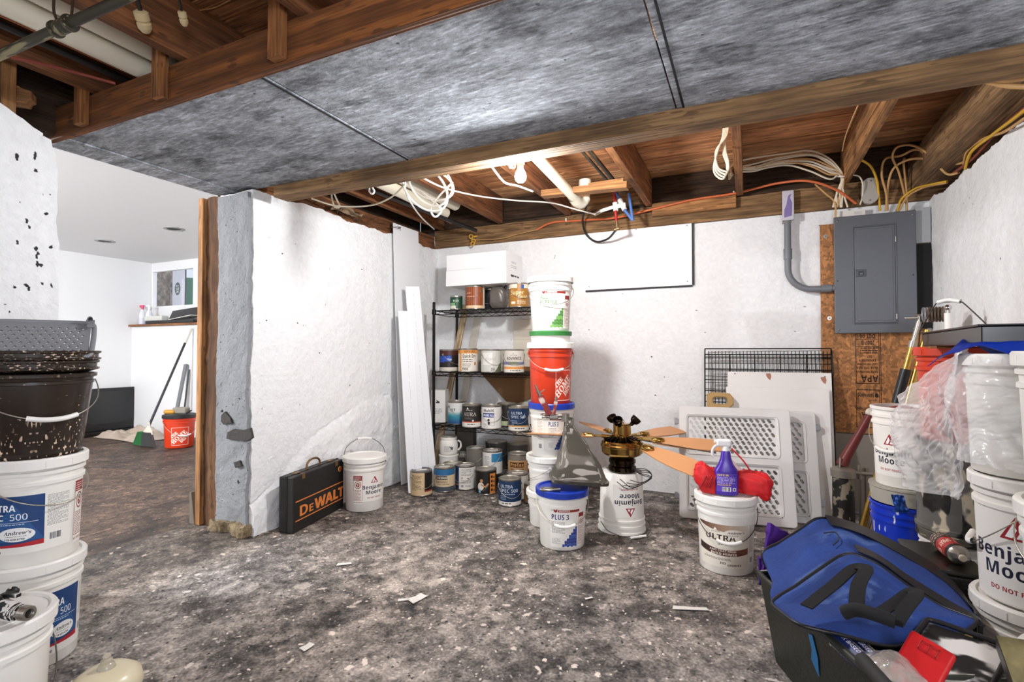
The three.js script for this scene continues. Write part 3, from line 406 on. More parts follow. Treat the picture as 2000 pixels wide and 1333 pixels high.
// ---------- along the long white wall ----------
{
  // tool case
  const a = onY(568, 1043), b = onY(667, 990), w = Math.hypot(b.x - a.x, b.z - a.z), ry = Math.atan2(-(b.z - a.z), b.x - a.x), d = 0.105, h = 0.345;
  a.x += 0.02; const t = thing('tool_case', 'black metal tool case with orange lettering standing by the white wall', 'tool case', [a.x, 0, a.z], ry);
  const cm = mat(0x1b1a18, 0.5, { bumpMap: gritBump, bumpScale: 0.002 });
  M('shell', [RBB(0, w, 0, h, -d / 2 + 0.001, 0, 0.009)], cm, t); M('shell', RBB(0, w, 0, h, -d, -d / 2 - 0.001, 0.009), cm, t);
  M('rim_band', RBB(-0.003, w + 0.003, 0.006, h + 0.003, -d / 2 - 0.008, -d / 2 + 0.008, 0.002), mat(0x2b2722, 0.4, { metalness: 0.5 }), t);
  const bronze = mat(0x8a6a42, 0.4, { metalness: 0.6 });
  M('handle', [TU([[w * 0.36, h, -d / 2], [w * 0.37, h + 0.035, -d / 2], [w * 0.42, h + 0.055, -d / 2], [w * 0.55, h + 0.056, -d / 2], [w * 0.61, h + 0.034, -d / 2], [w * 0.62, h, -d / 2]], 0.007, 40, 8)], bronze, t);
  for (const k of [0.17, 0.83]) M('hasp', RB(0.03, 0.035, 0.004, 0.001, w * k, h - 0.012, 0.001), bronze, M('latch', RB(0.05, 0.006, 0.03, 0.002, w * k, h + 0.004, -d / 2), bronze, t));
  const art = cvs(640, 300, (c, W, H) => { c.fillStyle = '#1b1a18'; c.fillRect(0, 0, W, H); c.fillStyle = '#e2823c'; c.fillRect(0, 28, W, 14); c.fillRect(0, 258, W, 14); c.save(); c.translate(34, 228); c.font = 'bold 176px sans-serif'; c.scale(1.02, 1); c.fillText('D', 0, 0); c.font = 'bold 128px sans-serif'; c.fillText('E', 118, 0); c.scale(0.86, 1); c.font = 'bold 176px sans-serif'; c.fillText('WALT', 232, 0); c.strokeStyle = '#e2823c'; c.lineWidth = 9; c.strokeText('WALT', 232, 0); c.restore(); });
  M('lettering', grid(1, 1, (u, v) => V(0.02 + u * (w - 0.03), 0.05 + v * 0.155, 0.0008)), mat(0xffffff, 0.5, { map: art }), t);
  M('badge', [CY(0.019, 0.019, 0.002, 0, 0, 0, 24).rotateX(Math.PI / 2).translate(w - 0.055, h - 0.06, 0.001)], mat(0xd9a441, 0.5), t); M('badge_centre', [CY(0.014, 0.014, 0.002, 0, 0, 0, 24).rotateX(Math.PI / 2).translate(w - 0.055, h - 0.06, 0.002)], mat(0xb32a22, 0.5), t);
  const p = onY(712, 990);
  const bk = pail('white lidded bucket beside the black tool case, handle standing up behind', [p.x, 0, p.z], 0, { lid: M_.whiteLid, art: [BM(0.52, 0.07, 0.25), [0.5, 0.055, 0.255, -0.35, artWarn]] });
  M('handle', TU([[-0.15, 0.31, 0.0], [-0.13, 0.42, -0.06], [-0.04, 0.475, -0.11], [0.05, 0.47, -0.11], [0.13, 0.41, -0.06], [0.15, 0.31, 0]], 0.0022, 40), M_.wireDark, bk);
  M('grip', TU([[-0.05, 0.472, -0.11], [0, 0.477, -0.112], [0.05, 0.47, -0.11]], 0.008, 10), M_.grip, bk);
  // tall white strip and trim boards in the corner
  const A = onX(766, 437, XL + 0.02), Q = onX(815, 447, XL + 0.02), zA = A.z, zB = Q.z;
  const tall = thing('wall_panel', 'tall white board leaning flat against the long wall behind the trim boards', 'board', [0, 0, 0]);
  M('board', thick(4, 12, (u, v) => { const y = v * (A.y + 0.01); return V(XL + 0.075 * (1 - v) * (1 - v * 0.3) + 0.02, y, zA - 0.012 + (zB - zA) * u - 0.03 * (1 - v)); }, 0.006), mat(0xf4f4f4, 0.5), tall);
  const trimM = mat(0xeef0f2, 0.35), edgeM = mat(0xd8dadd, 0.5);
  const ink = cvs(64, 1024, (c, W, H) => { c.fillStyle = '#eef0f2'; c.fillRect(0, 0, W, H); c.save(); c.translate(40, 990); c.rotate(-Math.PI / 2); c.font = '13px monospace'; c.fillStyle = '#8e9296'; for (let i = 0; i < 4; i++) c.fillText('TRIM BOARD  5/8 X 4  06:13  USA', i * 250 + 8, 0); c.restore(); });
  const trim = (lab, b0, t0, wd, zoff, name = 'trim_board') => {           // foot and head as points of the room
    const t = thing(name, lab, 'board', b0.toArray()); const d = t0.clone().sub(b0), L = d.length(), y = d.clone().normalize(), nrm = V(0.80, 0.1, 0.6).sub(y.clone().multiplyScalar(V(0.80, 0.1, 0.6).dot(y))).normalize(), x = y.clone().cross(nrm).normalize();
    const mt = new THREE.Matrix4().makeBasis(x, y, nrm); t.quaternion.setFromRotationMatrix(mt);
    M('board', RBB(-wd / 2, wd / 2, 0, L, -0.008, 0.008, 0.003, 'y'), trimM, t);
    M('ink', grid(1, 1, (u, v) => V(-0.012 + u * 0.024, L * (0.04 + 0.92 * v), 0.0085)), mat(0xffffff, 0.4, { map: ink }), t);
  };
  const f = (px, py, z) => onZ(px, py, z);
  trim('white trim board with a printed edge line, shorter and nearer the long wall', onY(812, 962, 0.012), onZ(791, 608, -3.48), 0.12);
  trim('taller white trim board leaning in the corner behind the cans', onY(840, 952, 0.012), onZ(805, 560, -3.60), 0.125);
}

// ---------- wire shelf and paint cans ----------
const canArt = {};
const SHX0 = -2.5, SHX1 = -1.43, SHZ0 = -3.78, SHZ1 = -4.17, SHY = [0.10, 0.475, 0.94, 1.475];
{
  const t = thing('wire_shelf', 'black wire shelving unit holding paint cans in the corner', 'shelf', [0, 0, 0]);
  const bl = mat(0x161311, 0.4, { metalness: 0.6 });
  for (const x of [SHX0, SHX1]) for (const z of [SHZ0, SHZ1]) M('post', [CY(0.0125, 0.0125, 1.53, x, 0.775, z, 14), LA([[0, 0], [0.016, 0], [0.013, 0.02], [0.0125, 0.03]], 14).translate(x, 0, z), LA([[0.0125, 0], [0.014, 0.004], [0.01, 0.012], [0, 0.014]], 14).translate(x, 1.54, z), ...SHY.map((y) => LA([[0.0125, -0.03], [0.0185, -0.028], [0.0165, 0.012], [0.0125, 0.014]], 14).translate(x, y, z))], bl, t);
  const slat = ROD([0, 0, SHZ0], [0, 0, SHZ1], 0.002, 5);
  for (const y of SHY) {
    const zig = []; const n = 26; for (const z of [SHZ0, SHZ1]) { const p = []; for (let i = 0; i <= n; i++) p.push([SHX0 + (SHX1 - SHX0) * i / n, y - 0.004 - 0.026 * (i % 2), z]); for (let i = 0; i < n; i++) zig.push(ROD(p[i], p[i + 1], 0.0022, 5)); }
    const f = []; for (const z of [SHZ0, SHZ1]) f.push(ROD([SHX0, y, z], [SHX1, y, z], 0.0045, 8), ROD([SHX0, y - 0.032, z], [SHX1, y - 0.032, z], 0.0035, 8));
    for (const x of [SHX0, SHX1]) f.push(ROD([x, y, SHZ0], [x, y, SHZ1], 0.0045, 8), ROD([x, y - 0.032, SHZ0], [x, y - 0.032, SHZ1], 0.0035, 8));
    const s = M('shelf', f.concat(zig), bl, t);
    for (let i = 1; i < 30; i++) { const k = new THREE.Mesh(slat, bl); k.name = 'wire'; k.castShadow = true; k.position.set(SHX0 + (SHX1 - SHX0) * i / 30, y + 0.002, 0); s.add(k); }
  }
}
const canBody = (r, h) => LA([[0, 0.003], [r - 0.004, 0.003], [r - 0.003, 0], [r + 0.0015, 0.001], [r + 0.0015, 0.005], [r, 0.007], [r, h - 0.012], [r + 0.0016, h - 0.009], [r + 0.0016, h - 0.002], [r - 0.001, h], [r - 0.005, h - 0.001], [r - 0.006, h - 0.006], [0, h - 0.006]], 40);
const canLid = (r, h) => LA([[r - 0.0055, h - 0.005], [r - 0.008, h + 0.001], [r - 0.013, h + 0.001], [r - 0.016, h - 0.005], [r - 0.03, h - 0.005], [0, h - 0.0045]], 40);
const lidPaint = mat(0xe9e6de, 0.5);
const canParts = {};
function can(label, p, art, o = {}) {
  o = { r: 0.083, h: 0.192, off: 0, ...o }; const { r, h } = o, key = r + '_' + h;
  const c = canParts[key] ||= [canBody(r, h), canLid(r, h), PATCH(r + 0.0007, r + 0.0007, 0.0075, h - 0.0125, Math.PI * 2, 0, 48), TU(bailPts(r + 0.006, r + 0.004, o.drop ?? 0.085, h - 0.045, 16, 0.004), 0.0016, 36, 6), CY(0.011, 0.009, 0.006, 0, 0, 0, 14).rotateZ(-Math.PI / 2).translate(r + 0.003, h - 0.045, 0), CY(0.009, 0.011, 0.006, 0, 0, 0, 14).rotateZ(-Math.PI / 2).translate(-r - 0.003, h - 0.045, 0)];
  const t = thing('paint_can', label, o.cat || 'paint can', p, faceCam(p[0], p[2], o.off), o.group);
  M('body', c[0], o.tin || M_.tin, t); M('lid', c[1], o.lid || M_.tinLid, t);
  if (art) M('label', c[2], mat(0xffffff, o.rough ?? 0.45, { map: art }), t);
  if (o.bail !== 0) { const k = new THREE.Group(); const hd = M('handle', c[3].clone().rotateY(o.ba ?? 0.3), M_.wire, t); M('ear', c[4].clone().rotateY(o.ba ?? 0.3), M_.tin, t); M('ear', c[5].clone().rotateY(o.ba ?? 0.3), M_.tin, t); }
  if (o.dab) M('paint_dab', EX(rrect(0.09, 0.03, 0.014), 0.001, 0.0005).rotateX(-Math.PI / 2).rotateY(o.dab).translate(0, h - 0.0045, 0), lidPaint, t);
  return t;
}
// label printing: 512 x 192 round the can, the middle faces the viewer
const wrap = (bg, draw) => cvs(640, 224, (c, w, h) => { c.fillStyle = bg; c.fillRect(0, 0, w, h); c.save(); c.translate(w / 2, 0); draw(c, w, h); c.restore(); });
const cA = wrap('#d8bd94', (c) => { c.fillStyle = '#1a1512'; c.fillRect(30, 0, 140, 224); c.fillStyle = '#a02a20'; c.fillRect(30, 176, 140, 12); c.fillStyle = '#d8bd94'; c.fillRect(30, 190, 140, 34); lineText(c, -110, 26, 120, 12, 13, '#6b573c'); });
const cB = wrap('#d9c4a0', (c) => { c.fillStyle = '#2f6f9e'; c.fillRect(-320, 0, 640, 62); c.fillStyle = '#1d1f22'; c.fillRect(-100, 66, 130, 40); txt(c, 'COMMAND', -94, 98, 34, '#e9dfc8', 'bold', 0.72); lineText(c, -90, 118, 130, 2, 14, '#5a4a3a'); txt(c, 'Rust Series', -80, 160, 24, '#8a6a48'); c.fillStyle = '#49525a'; c.fillRect(-320, 178, 640, 46); });
const cC = wrap('#e6e2d8', (c) => { c.fillStyle = '#14365e'; c.fillRect(-320, 0, 250, 224); c.fillStyle = '#d08a3a'; c.fillRect(-320, 172, 250, 10); lineText(c, -40, 16, 110, 6, 12, '#777'); c.fillStyle = '#222'; c.beginPath(); c.arc(26, 112, 7, 0, 7); c.fill(); txt(c, 'X', -42, 118, 26, '#222'); lineText(c, -40, 130, 110, 4, 11, '#777'); bars(c, -46, 178, 34, 26); lineText(c, 0, 184, 60, 2, 11, '#555'); });
const cD = wrap('#15110f', (c) => { const sk = '#c98f62'; c.fillStyle = '#e8e2d6'; c.beginPath(); c.ellipse(-52, 150, 34, 42, 0.2, 0, 7); c.fill(); c.fillStyle = sk; c.beginPath(); c.arc(-44, 92, 17, 0, 7); c.fill(); c.lineWidth = 15; c.strokeStyle = sk; c.beginPath(); c.moveTo(-50, 130); c.lineTo(-6, 152); c.lineTo(24, 118); c.stroke(); c.strokeStyle = '#caa'; c.lineWidth = 2; c.beginPath(); c.moveTo(22, 122); c.bezierCurveTo(30, 150, -20, 180, -30, 200); c.stroke(); c.fillStyle = '#dd8a3c'; c.fillRect(40, 20, 70, 204); for (let i = 0; i < 4; i++) { c.fillStyle = '#2b1a10'; c.fillRect(50, 40 + i * 44, 20, 26); c.fillRect(80, 50 + i * 44, 16, 20); } c.fillStyle = '#7fb0d0'; c.fillRect(-76, 180, 26, 34); });
const cE = wrap('#143357', (c) => { txt(c, 'ULTRA', -96, 62, 42, '#e8ecf2', 'normal'); txt(c, 'SPEC', -98, 102, 42, '#e8ecf2', 'normal'); txt(c, '500', 8, 102, 42, '#e8ecf2', 'normal', 1); lineText(c, -90, 116, 150, 1, 14, '#cfd8e6'); lineText(c, -96, 136, 70, 3, 15, '#9fb0c8'); c.fillStyle = '#e8e4da'; c.fillRect(-320, 190, 640, 34); lineText(c, -80, 202, 100, 1, 18, '#333'); });
const cEo = wrap('#143357', (c) => { txt(c, 'ULTRA', -80, 58, 40, '#e8ecf2', 'normal'); txt(c, 'SPEC 500', -82, 96, 38, '#e8ecf2', 'normal'); c.fillStyle = '#c9d4e0'; c.beginPath(); c.moveTo(30, 100); c.lineTo(70, 40); c.lineTo(50, 98); c.fill(); lineText(c, -76, 120, 70, 4, 14, '#9fb0c8'); c.fillStyle = '#d9a050'; c.fillRect(-320, 172, 640, 14); c.fillStyle = '#e8e4da'; c.fillRect(-320, 186, 640, 38); lineText(c, -40, 198, 110, 1, 18, '#333'); });
const cAura = wrap('#27231f', (c) => { tri(c, -46, 24, 14, '#e6e2da'); lineText(c, -64, 42, 80, 1, 14, '#e6e2da'); c.save(); c.font = '52px serif'; c.fillStyle = '#d8d2c6'; c.fillText('AURA', -98, 106); c.restore(); lineText(c, -86, 124, 90, 2, 11, '#8a847a'); c.fillStyle = '#e6e2da'; c.beginPath(); c.arc(10, 156, 10, 0, 7); c.fill(); c.fillStyle = '#c8502e'; c.fillRect(-320, 166, 640, 12); c.fillStyle = '#e9e5db'; c.fillRect(-320, 178, 640, 46); lineText(c, -50, 192, 90, 1, 18, '#333'); });
const cPrime = wrap('#ece9e2', (c) => { txt(c, 'MultiX', -90, 48, 40, '#222', 'bold', 0.9); c.fillStyle = '#24388a'; c.fillRect(-96, 62, 120, 44); txt(c, 'PRIME ALL', -90, 98, 36, '#fff', 'bold', 0.62); c.strokeStyle = '#444'; c.lineWidth = 2; c.strokeRect(-96, 62, 124, 132); c.fillStyle = '#3a342c'; c.beginPath(); c.arc(-30, 134, 12, 0, 7); c.fill(); c.fillRect(-38, 150, 22, 34); lineText(c, -90, 170, 40, 2, 12, '#666'); lineText(c, -90, 206, 60, 1, 14, '#666'); });
const cTeal = wrap('#e4e4df', (c) => { const g = c.createLinearGradient(0, 90, 0, 224); g.addColorStop(0, '#e4e4df'); g.addColorStop(0.4, '#3a98a8'); g.addColorStop(1, '#1d4a80'); c.fillStyle = g; c.fillRect(-320, 100, 640, 124); txt(c, 'KIT', -80, 90, 40, '#234'); });
const cBlueTape = wrap('#1d1413', (c) => { c.fillStyle = '#4a1f1a'; c.fillRect(-320, 0, 640, 50); c.fillStyle = '#2450b0'; c.fillRect(-120, 60, 66, 70); c.fillRect(-70, 56, 96, 64); txt(c, 'flat', -20, 108, 30, '#dfe6f5'); c.fillStyle = '#cdc6ba'; c.fillRect(-320, 184, 640, 40); });
const cQuick = wrap('#e6e0d2', (c) => { c.fillStyle = '#e09a4a'; c.fillRect(-320, 0, 640, 38); txt(c, 'SUPER COAT', -40, 30, 32, '#5a2e12', 'bold', 0.62); c.fillStyle = '#e09a4a'; c.fillRect(-96, 38, 24, 186); txt(c, 'Quick Dry', -60, 82, 48, '#2c241c', 'bold', 0.66); lineText(c, -60, 98, 120, 2, 20, '#3a3228'); lineText(c, -60, 142, 100, 4, 12, '#6a6256'); txt(c, 'P008', -64, 214, 36, '#333', 'bold', 0.8); c.fillStyle = '#d0763a'; c.fillRect(70, 130, 22, 30); });
const cSilver = wrap('#cfcfc6', (c) => { c.fillStyle = '#e6e5de'; c.fillRect(-96, 20, 110, 130); txt(c, 'Grand', -60, 104, 44, '#b3b3ac', 'normal', 0.9); c.fillStyle = '#5f6a4e'; c.beginPath(); c.moveTo(40, 224); c.lineTo(110, 130); c.lineTo(320, 224); c.fill(); lineText(c, 0, 186, 50, 3, 13, '#333'); });
const cAdv = wrap('#d9d3c6', (c) => { tri(c, -10, 30, 10, '#555'); lineText(c, -40, 44, 80, 1, 12, '#777'); txt(c, 'ADVANCE', -80, 96, 44, '#1d1d22', 'bold', 0.78); lineText(c, -76, 106, 120, 1, 12, '#555'); const g = c.createLinearGradient(-90, 0, 80, 0); g.addColorStop(0, '#7a74a8'); g.addColorStop(0.5, '#6d7a4a'); g.addColorStop(1, '#8a84b8'); c.fillStyle = g; c.fillRect(-320, 118, 640, 28); c.fillStyle = '#e0954c'; c.fillRect(-320, 168, 640, 26); c.fillStyle = '#e9e3d6'; c.fillRect(-320, 196, 640, 28); lineText(c, -40, 204, 120, 1, 18, '#333'); });
const cGreen = wrap('#17402a', (c) => { txt(c, 'ECO', -60, 92, 52, '#bfe0c4', 'bold', 1); c.fillStyle = '#7aa87c'; c.fillRect(-320, 110, 300, 60); c.fillStyle = '#d9d6c4'; c.fillRect(-320, 170, 310, 54); });
const cRust = wrap('#8e4724', (c) => { for (let i = 0; i < 20; i++) { c.fillStyle = i % 2 ? '#a55a2e' : '#83401f'; c.fillRect(-120 + i * 11, 0, 6 + rnd(4), 224); } lineText(c, -100, 60, 60, 1, 16, '#e6c8a8'); lineText(c, -100, 96, 100, 1, 14, '#e6c8a8'); c.fillStyle = '#e0c39c'; c.fillRect(-320, 194, 640, 30); c.fillStyle = '#e4d4b8'; c.fillRect(92, 0, 40, 224); });
const cSuper = wrap('#a9752c', (c) => { c.fillStyle = '#e6dcc8'; c.fillRect(-320, 0, 640, 40); c.fillStyle = '#a9752c'; c.fillRect(-20, 0, 60, 60); txt(c, 'Super', -96, 106, 58, '#f0dca8', 'bold', 0.9); txt(c, 'finish', -10, 140, 40, '#f0dca8'); c.fillStyle = '#2b5aa8'; c.fillRect(20, 6, 30, 40); c.fillStyle = '#f0e6cc'; c.fillRect(-90, 176, 50, 26); lineText(c, -20, 170, 100, 3, 12, '#f0e6cc'); });
const cProtex = wrap('#c39a6a', (c) => { c.fillStyle = '#7d7468'; c.fillRect(-320, 0, 640, 50); c.fillStyle = '#4a2a18'; c.fillRect(-90, 66, 150, 54); txt(c, 'ProTex', -84, 110, 48, '#e0a860', 'bold', 0.88); txt(c, 'WALL TEXTURE', -80, 148, 24, '#3a2a1c', 'bold', 0.8); lineText(c, -60, 162, 100, 3, 12, '#4a3a2a'); });
const cWB = wrap('#e2e0da', (c) => { c.fillStyle = '#2f7fae'; c.fillRect(-10, 10, 200, 90); lineText(c, -90, 40, 60, 8, 13, '#888'); });
{
  const Y3 = SHY[3] + 0.006, Y2 = SHY[2] + 0.006, Y1 = SHY[1] + 0.006, Y0 = SHY[0] + 0.006;
  // top shelf, seen from beneath the white box
  const S = (px, zz) => onZ(px, 700, zz).x;
  can('small green quart can under the white box', [S(891, -3.82), Y3, -3.82], cGreen, { r: 0.053, h: 0.118, bail: 0 });
  can('rust brown gallon can under the white box on the top shelf', [S(928, -3.88), Y3, -3.88], cRust, { ba: -0.9, h: 0.2 });
  can('black gallon can on the top shelf behind the rust brown one', [S(958, -4.06), Y3, -4.06], wrap('#12151c', (c) => lineText(c, -60, 150, 60, 1, 14, '#889')), { bail: 0 });
  can('gold gallon can on the top shelf behind the bucket stack', [S(1014, -3.86), Y3, -3.86], cSuper, { h: 0.2 });
  const bag = thing('dark_bag', 'crumpled dark grey plastic bag between the cans of the top shelf', 'bag', [S(974, -3.90), Y3, -3.90], 0.1);
  M('bag', (() => { const g = new THREE.SphereGeometry(1, 40, 28), P = g.attributes.position; for (let i = 0; i < P.count; i++) { let x = P.getX(i), y = P.getY(i), z = P.getZ(i); const k = 1 + 0.22 * (fbm(x * 2 + 5, y * 2 + 5, z * 2 + 5.5, 3) - 0.5) + 0.1 * Math.abs(n3(x * 6 + 9, y * 6, z * 6 + 2.5) - 0.5); P.setXYZ(i, Math.sign(x) * Math.pow(Math.abs(x), 0.7) * 0.075 * k, Math.max(0, 0.095 + Math.sign(y) * Math.pow(Math.abs(y), 0.7) * 0.097 * k), Math.sign(z) * Math.pow(Math.abs(z), 0.7) * 0.07 * k); } g.computeVertexNormals(); return g; })(), mat(0x5b554e, 0.35), bag);
  M('tie', TU([[0.05, 0.17, 0.02], [0.075, 0.19, 0.04], [0.09, 0.18, 0.05], [0.08, 0.16, 0.06]], 0.007), mat(0x1b1a1a, 0.5), bag);
  // box resting on the tall cans
  const b0 = onZ(878, 548, -3.62), b1 = onZ(1000, 540, -3.62), bx = thing('white_box', 'plain white shipping box resting on the cans of the top shelf', 'box', [0, 0, 0]);
  const byy = Y3 + 0.202, bh = 0.275, wm = mat(0xf3f3f1, 0.6);
  M('carton', RBB(-2.38, -1.8, byy, byy + 0.135, -4.12, -3.78, 0.004), wm, bx); M('lid', RBB(-2.376, -1.804, byy + 0.1355, byy + 0.27, -4.118, -3.782, 0.004), wm, bx);
  M('print', grid(1, 1, (u, v) => V(-1.7993, byy + 0.03 + 0.2 * v, -3.82 - 0.26 * u)), mat(0xffffff, 0.6, { map: cvs(256, 192, (c, w, h) => { c.fillStyle = '#f3f3f1'; c.fillRect(0, 0, w, h); txt(c, 'HANDLE', 60, 50, 26, '#999', 'normal'); lineText(c, 50, 66, 130, 2, 14, '#aaa'); c.fillStyle = '#222'; c.fillRect(50, 140, 60, 18); lineText(c, 118, 142, 110, 1, 28, '#222'); }) }), bx);
  // second shelf
  can('dark maroon can with a strip of blue tape across it', [S(877, -3.84), Y2, -3.84], cBlueTape, { ba: 0.9 });
  can('white and orange quick-drying primer can on the second shelf', [S(914, -3.83), Y2, -3.83], cQuick, { ba: 2.2, bail: 0, h: 0.2 });
  can('silver grey can with a green corner on the second shelf', [S(959, -3.83), Y2, -3.83], cSilver, { ba: 0.5 });
  can('beige can with an orange band beside the bucket stack, second shelf', [S(1004, -3.83), Y2, -3.83], cAdv, { ba: 0.1 });
  can('unmarked grey can standing behind the quick-drying primer', [S(930, -4.04), Y2, -4.04], wrap('#8d887e', () => 0), {}); can('unmarked pale can standing behind the silver grey one', [S(985, -4.04), Y2, -4.04], wrap('#b5b0a4', () => 0), {});
  // third shelf
  can('teal and white can at the back of the third shelf', [S(893, -3.94), Y1, -3.94], cTeal, { ba: 0.6, h: 0.2 });
  can('charcoal can with a red band on the third shelf', [S(922, -3.83), Y1, -3.83], cAura, { bail: 0 });
  can('white can with a blue square label on the third shelf', [S(960, -3.82), Y1, -3.82], cPrime, { ba: 0.05 });
  can('dark can hidden behind the white one with the blue square', [S(990, -4.03), Y1, -4.03], wrap('#2a2723', (c) => { c.fillStyle = '#b9c49a'; c.fillRect(-320, 176, 640, 48); }), {});
  can('navy can with an orange band at the end of the third shelf', [S(1013, -3.81), Y1, -3.81], cEo, { ba: -0.1 });
  // bottom shelf
  const jug = thing('paint_jug', 'white plastic gallon jug with a moulded grip on the bottom shelf', 'jug', [S(877, -3.86), Y0 + 0.12, -3.86], faceCam(-2.3, -3.86, 0.2));
  M('body', LA([[0, 0], [0.07, 0], [0.078, 0.008], [0.08, 0.08], [0.076, 0.11], [0.07, 0.12], [0.072, 0.14], [0.07, 0.146], [0, 0.146]], 32), M_.white, jug); M('cap', LA([[0, 0.146], [0.066, 0.146], [0.066, 0.158], [0.06, 0.162], [0, 0.162]], 28), M_.tinLid, jug); M('grip', TU([[0.075, 0.115, 0.03], [0.095, 0.1, 0.045], [0.097, 0.06, 0.045], [0.078, 0.03, 0.03]], 0.009), M_.white, jug); M('print', PATCH(0.0812, 0.0812, 0.02, 0.08, 1.1, -0.2), mat(0xffffff, 0.5, { map: cvs(128, 128, (c) => { c.fillStyle = WHITE; c.fillRect(0, 0, 128, 128); lineText(c, 8, 8, 110, 8, 14, '#777'); c.fillStyle = '#555'; c.beginPath(); c.moveTo(70, 20); c.lineTo(124, 30); c.lineTo(110, 90); c.fill(); }) }), jug);
  const low = thing('paint_tub', 'low white tub under the plastic jug on the bottom shelf', 'tub', [S(877, -3.86), Y0, -3.86]); M('tub', LA([[0, 0], [0.078, 0], [0.084, 0.1], [0.088, 0.102], [0.088, 0.112], [0.07, 0.117], [0, 0.117]], 32), M_.white, low);
  const cb = thing('grey_box', 'tall dark grey carton standing behind the cans of the bottom shelf', 'box', [S(912, -4.03), Y0, -4.03], 0.25); M('carton', RB(0.15, 0.36, 0.12, 0.003, 0, 0.18, 0), mat(0x4a463f, 0.7), cb); M('label', grid(1, 1, (u, v) => V(-0.07 + 0.14 * u, 0.07 + 0.06 * v, 0.0606)), mat(0xffffff, 0.6, { map: cvs(128, 64, (c) => { c.fillStyle = '#6b665c'; c.fillRect(0, 0, 128, 64); lineText(c, 6, 6, 110, 4, 13, '#cfc8b8'); }) }), cb);
  can('bare tin gallon can at the middle of the bottom shelf', [S(930, -3.88), Y0, -3.88], wrap('#6e6a62', () => 0), { ba: -0.6, dab: 0.4 });
  can('white can with a blue corner patch on the bottom shelf', [S(962, -3.84), Y0, -3.84], cWB, { ba: -0.7, dab: 0.1 });
  can('wide dark can at the back of the bottom shelf', [S(970, -4.05), Y0, -4.05], wrap('#3b3833', () => 0), { h: 0.23, r: 0.095, ba: 0.2 });
  can('tan texture can on the bottom shelf by the bucket stack', [S(1012, -3.82), Y0 - 0.0, -3.82], cProtex, { bail: 0, h: 0.19 });
  can('dull tin can behind the tan texture can', [S(1012, -4.04), Y0, -4.04], wrap('#57534b', () => 0), { h: 0.23, bail: 0 });
  // standing on the floor before the shelf
  const F = (px, py) => { const q = onY(px, py); return [q.x, 0, q.z]; };
  can('tan can with a black panel, standing on the floor by the trim boards', F(823, 965), cA, { ba: 0.35, dab: 0.2, lid: mat(0x77797c, 0.4, { metalness: 0.5 }) });
  can('blue topped tan can on the floor, second from the trim boards', F(868, 957), cB, { bail: 0, dab: 0.1 });
  can('white backed navy can on the floor beside the blue topped one', F(909, 953), cC, { ba: -0.5, dab: 0.1 });
  can('black can picturing a painter at work, on the floor', F(949, 962), cD, { bail: 0 });
  can('navy can standing nearest on the floor before the shelf', F(996, 984), cE, { ba: 0.2, dab: 0 });
  can('pale can behind the nearest navy can on the floor', [-1.62, 0, -3.61], wrap('#d6d0c4', () => 0), { ba: 1.2, dab: 0.1 });
  can('tan can half hidden behind the blue topped can', [-2.25, 0, -3.69], wrap('#bfa888', () => 0), { ba: 0.2, dab: 0.3 });
  can('brown can peeping out between the navy can and the bucket stack', [-1.475, 0, -3.55], wrap('#8a6844', (c) => lineText(c, -80, 60, 120, 8, 16, '#4a321c')), { r: 0.06, h: 0.14, bail: 0 });
  // cardboard and boards stored behind
  const card = mat(0x7d5a38, 0.85); const kx = S(950, -4.1);
  one('cardboard_sheet', 'brown cardboard sheet slanting down behind the third shelf', 'cardboard', uvm(EX([[-2.32, 0.985], [-1.55, 0.985], [-1.46, 0.86], [-1.52, 0.8], [-1.95, 0.63]], 0.006, 0.001), 'x').translate(0, 0, -4.19), card);
  const kb = thing('carton', 'white printed carton standing upright at the shelf end', 'box', [S(860, -3.98), Y1, -3.98], 0.35); M('carton', RB(0.13, 0.29, 0.17, 0.003, 0, 0.146, 0), mat(0xe9e6df, 0.65), kb); M('print', grid(1, 1, (u, v) => V(-0.055 + 0.11 * u, 0.05 + 0.2 * v, 0.0856)), mat(0xffffff, 0.6, { map: cvs(96, 192, (c) => { c.fillStyle = '#e9e6df'; c.fillRect(0, 0, 96, 192); c.fillStyle = '#222'; c.fillRect(30, 60, 30, 12); c.beginPath(); c.moveTo(60, 60); c.lineTo(30, 40); c.lineTo(46, 66); c.fill(); lineText(c, 10, 120, 76, 4, 12, '#888'); }) }), kb);
  one('wood_strip', 'pale wooden strip leaning behind the shelf corner', 'board', SQ([-2.64, 0.02, -4.0], [-2.42, 1.56, -4.2], 0.06, 0.018), wood(0xd8c3a0, 0.7, 0.0005)); one('wood_strip', 'grey white painted strip leaning beside the pale one behind the shelf', 'board', SQ([-2.56, 0.02, -4.2], [-2.30, 1.45, -4.215], 0.07, 0.018), mat(0xcfc8ba, 0.6));
  one('siding_panel', 'white grooved siding panel standing behind the shelf', 'panel', (() => { const g = []; for (let i = 0; i < 14; i++) g.push(RBB(-1.93, -1.55, 0.12 + i * 0.092, 0.12 + i * 0.092 + 0.0925, -4.225 + (i % 2) * 0.0005, -4.205, 0.005)); return g; })(), mat(0xe2d9c8, 0.6));
}

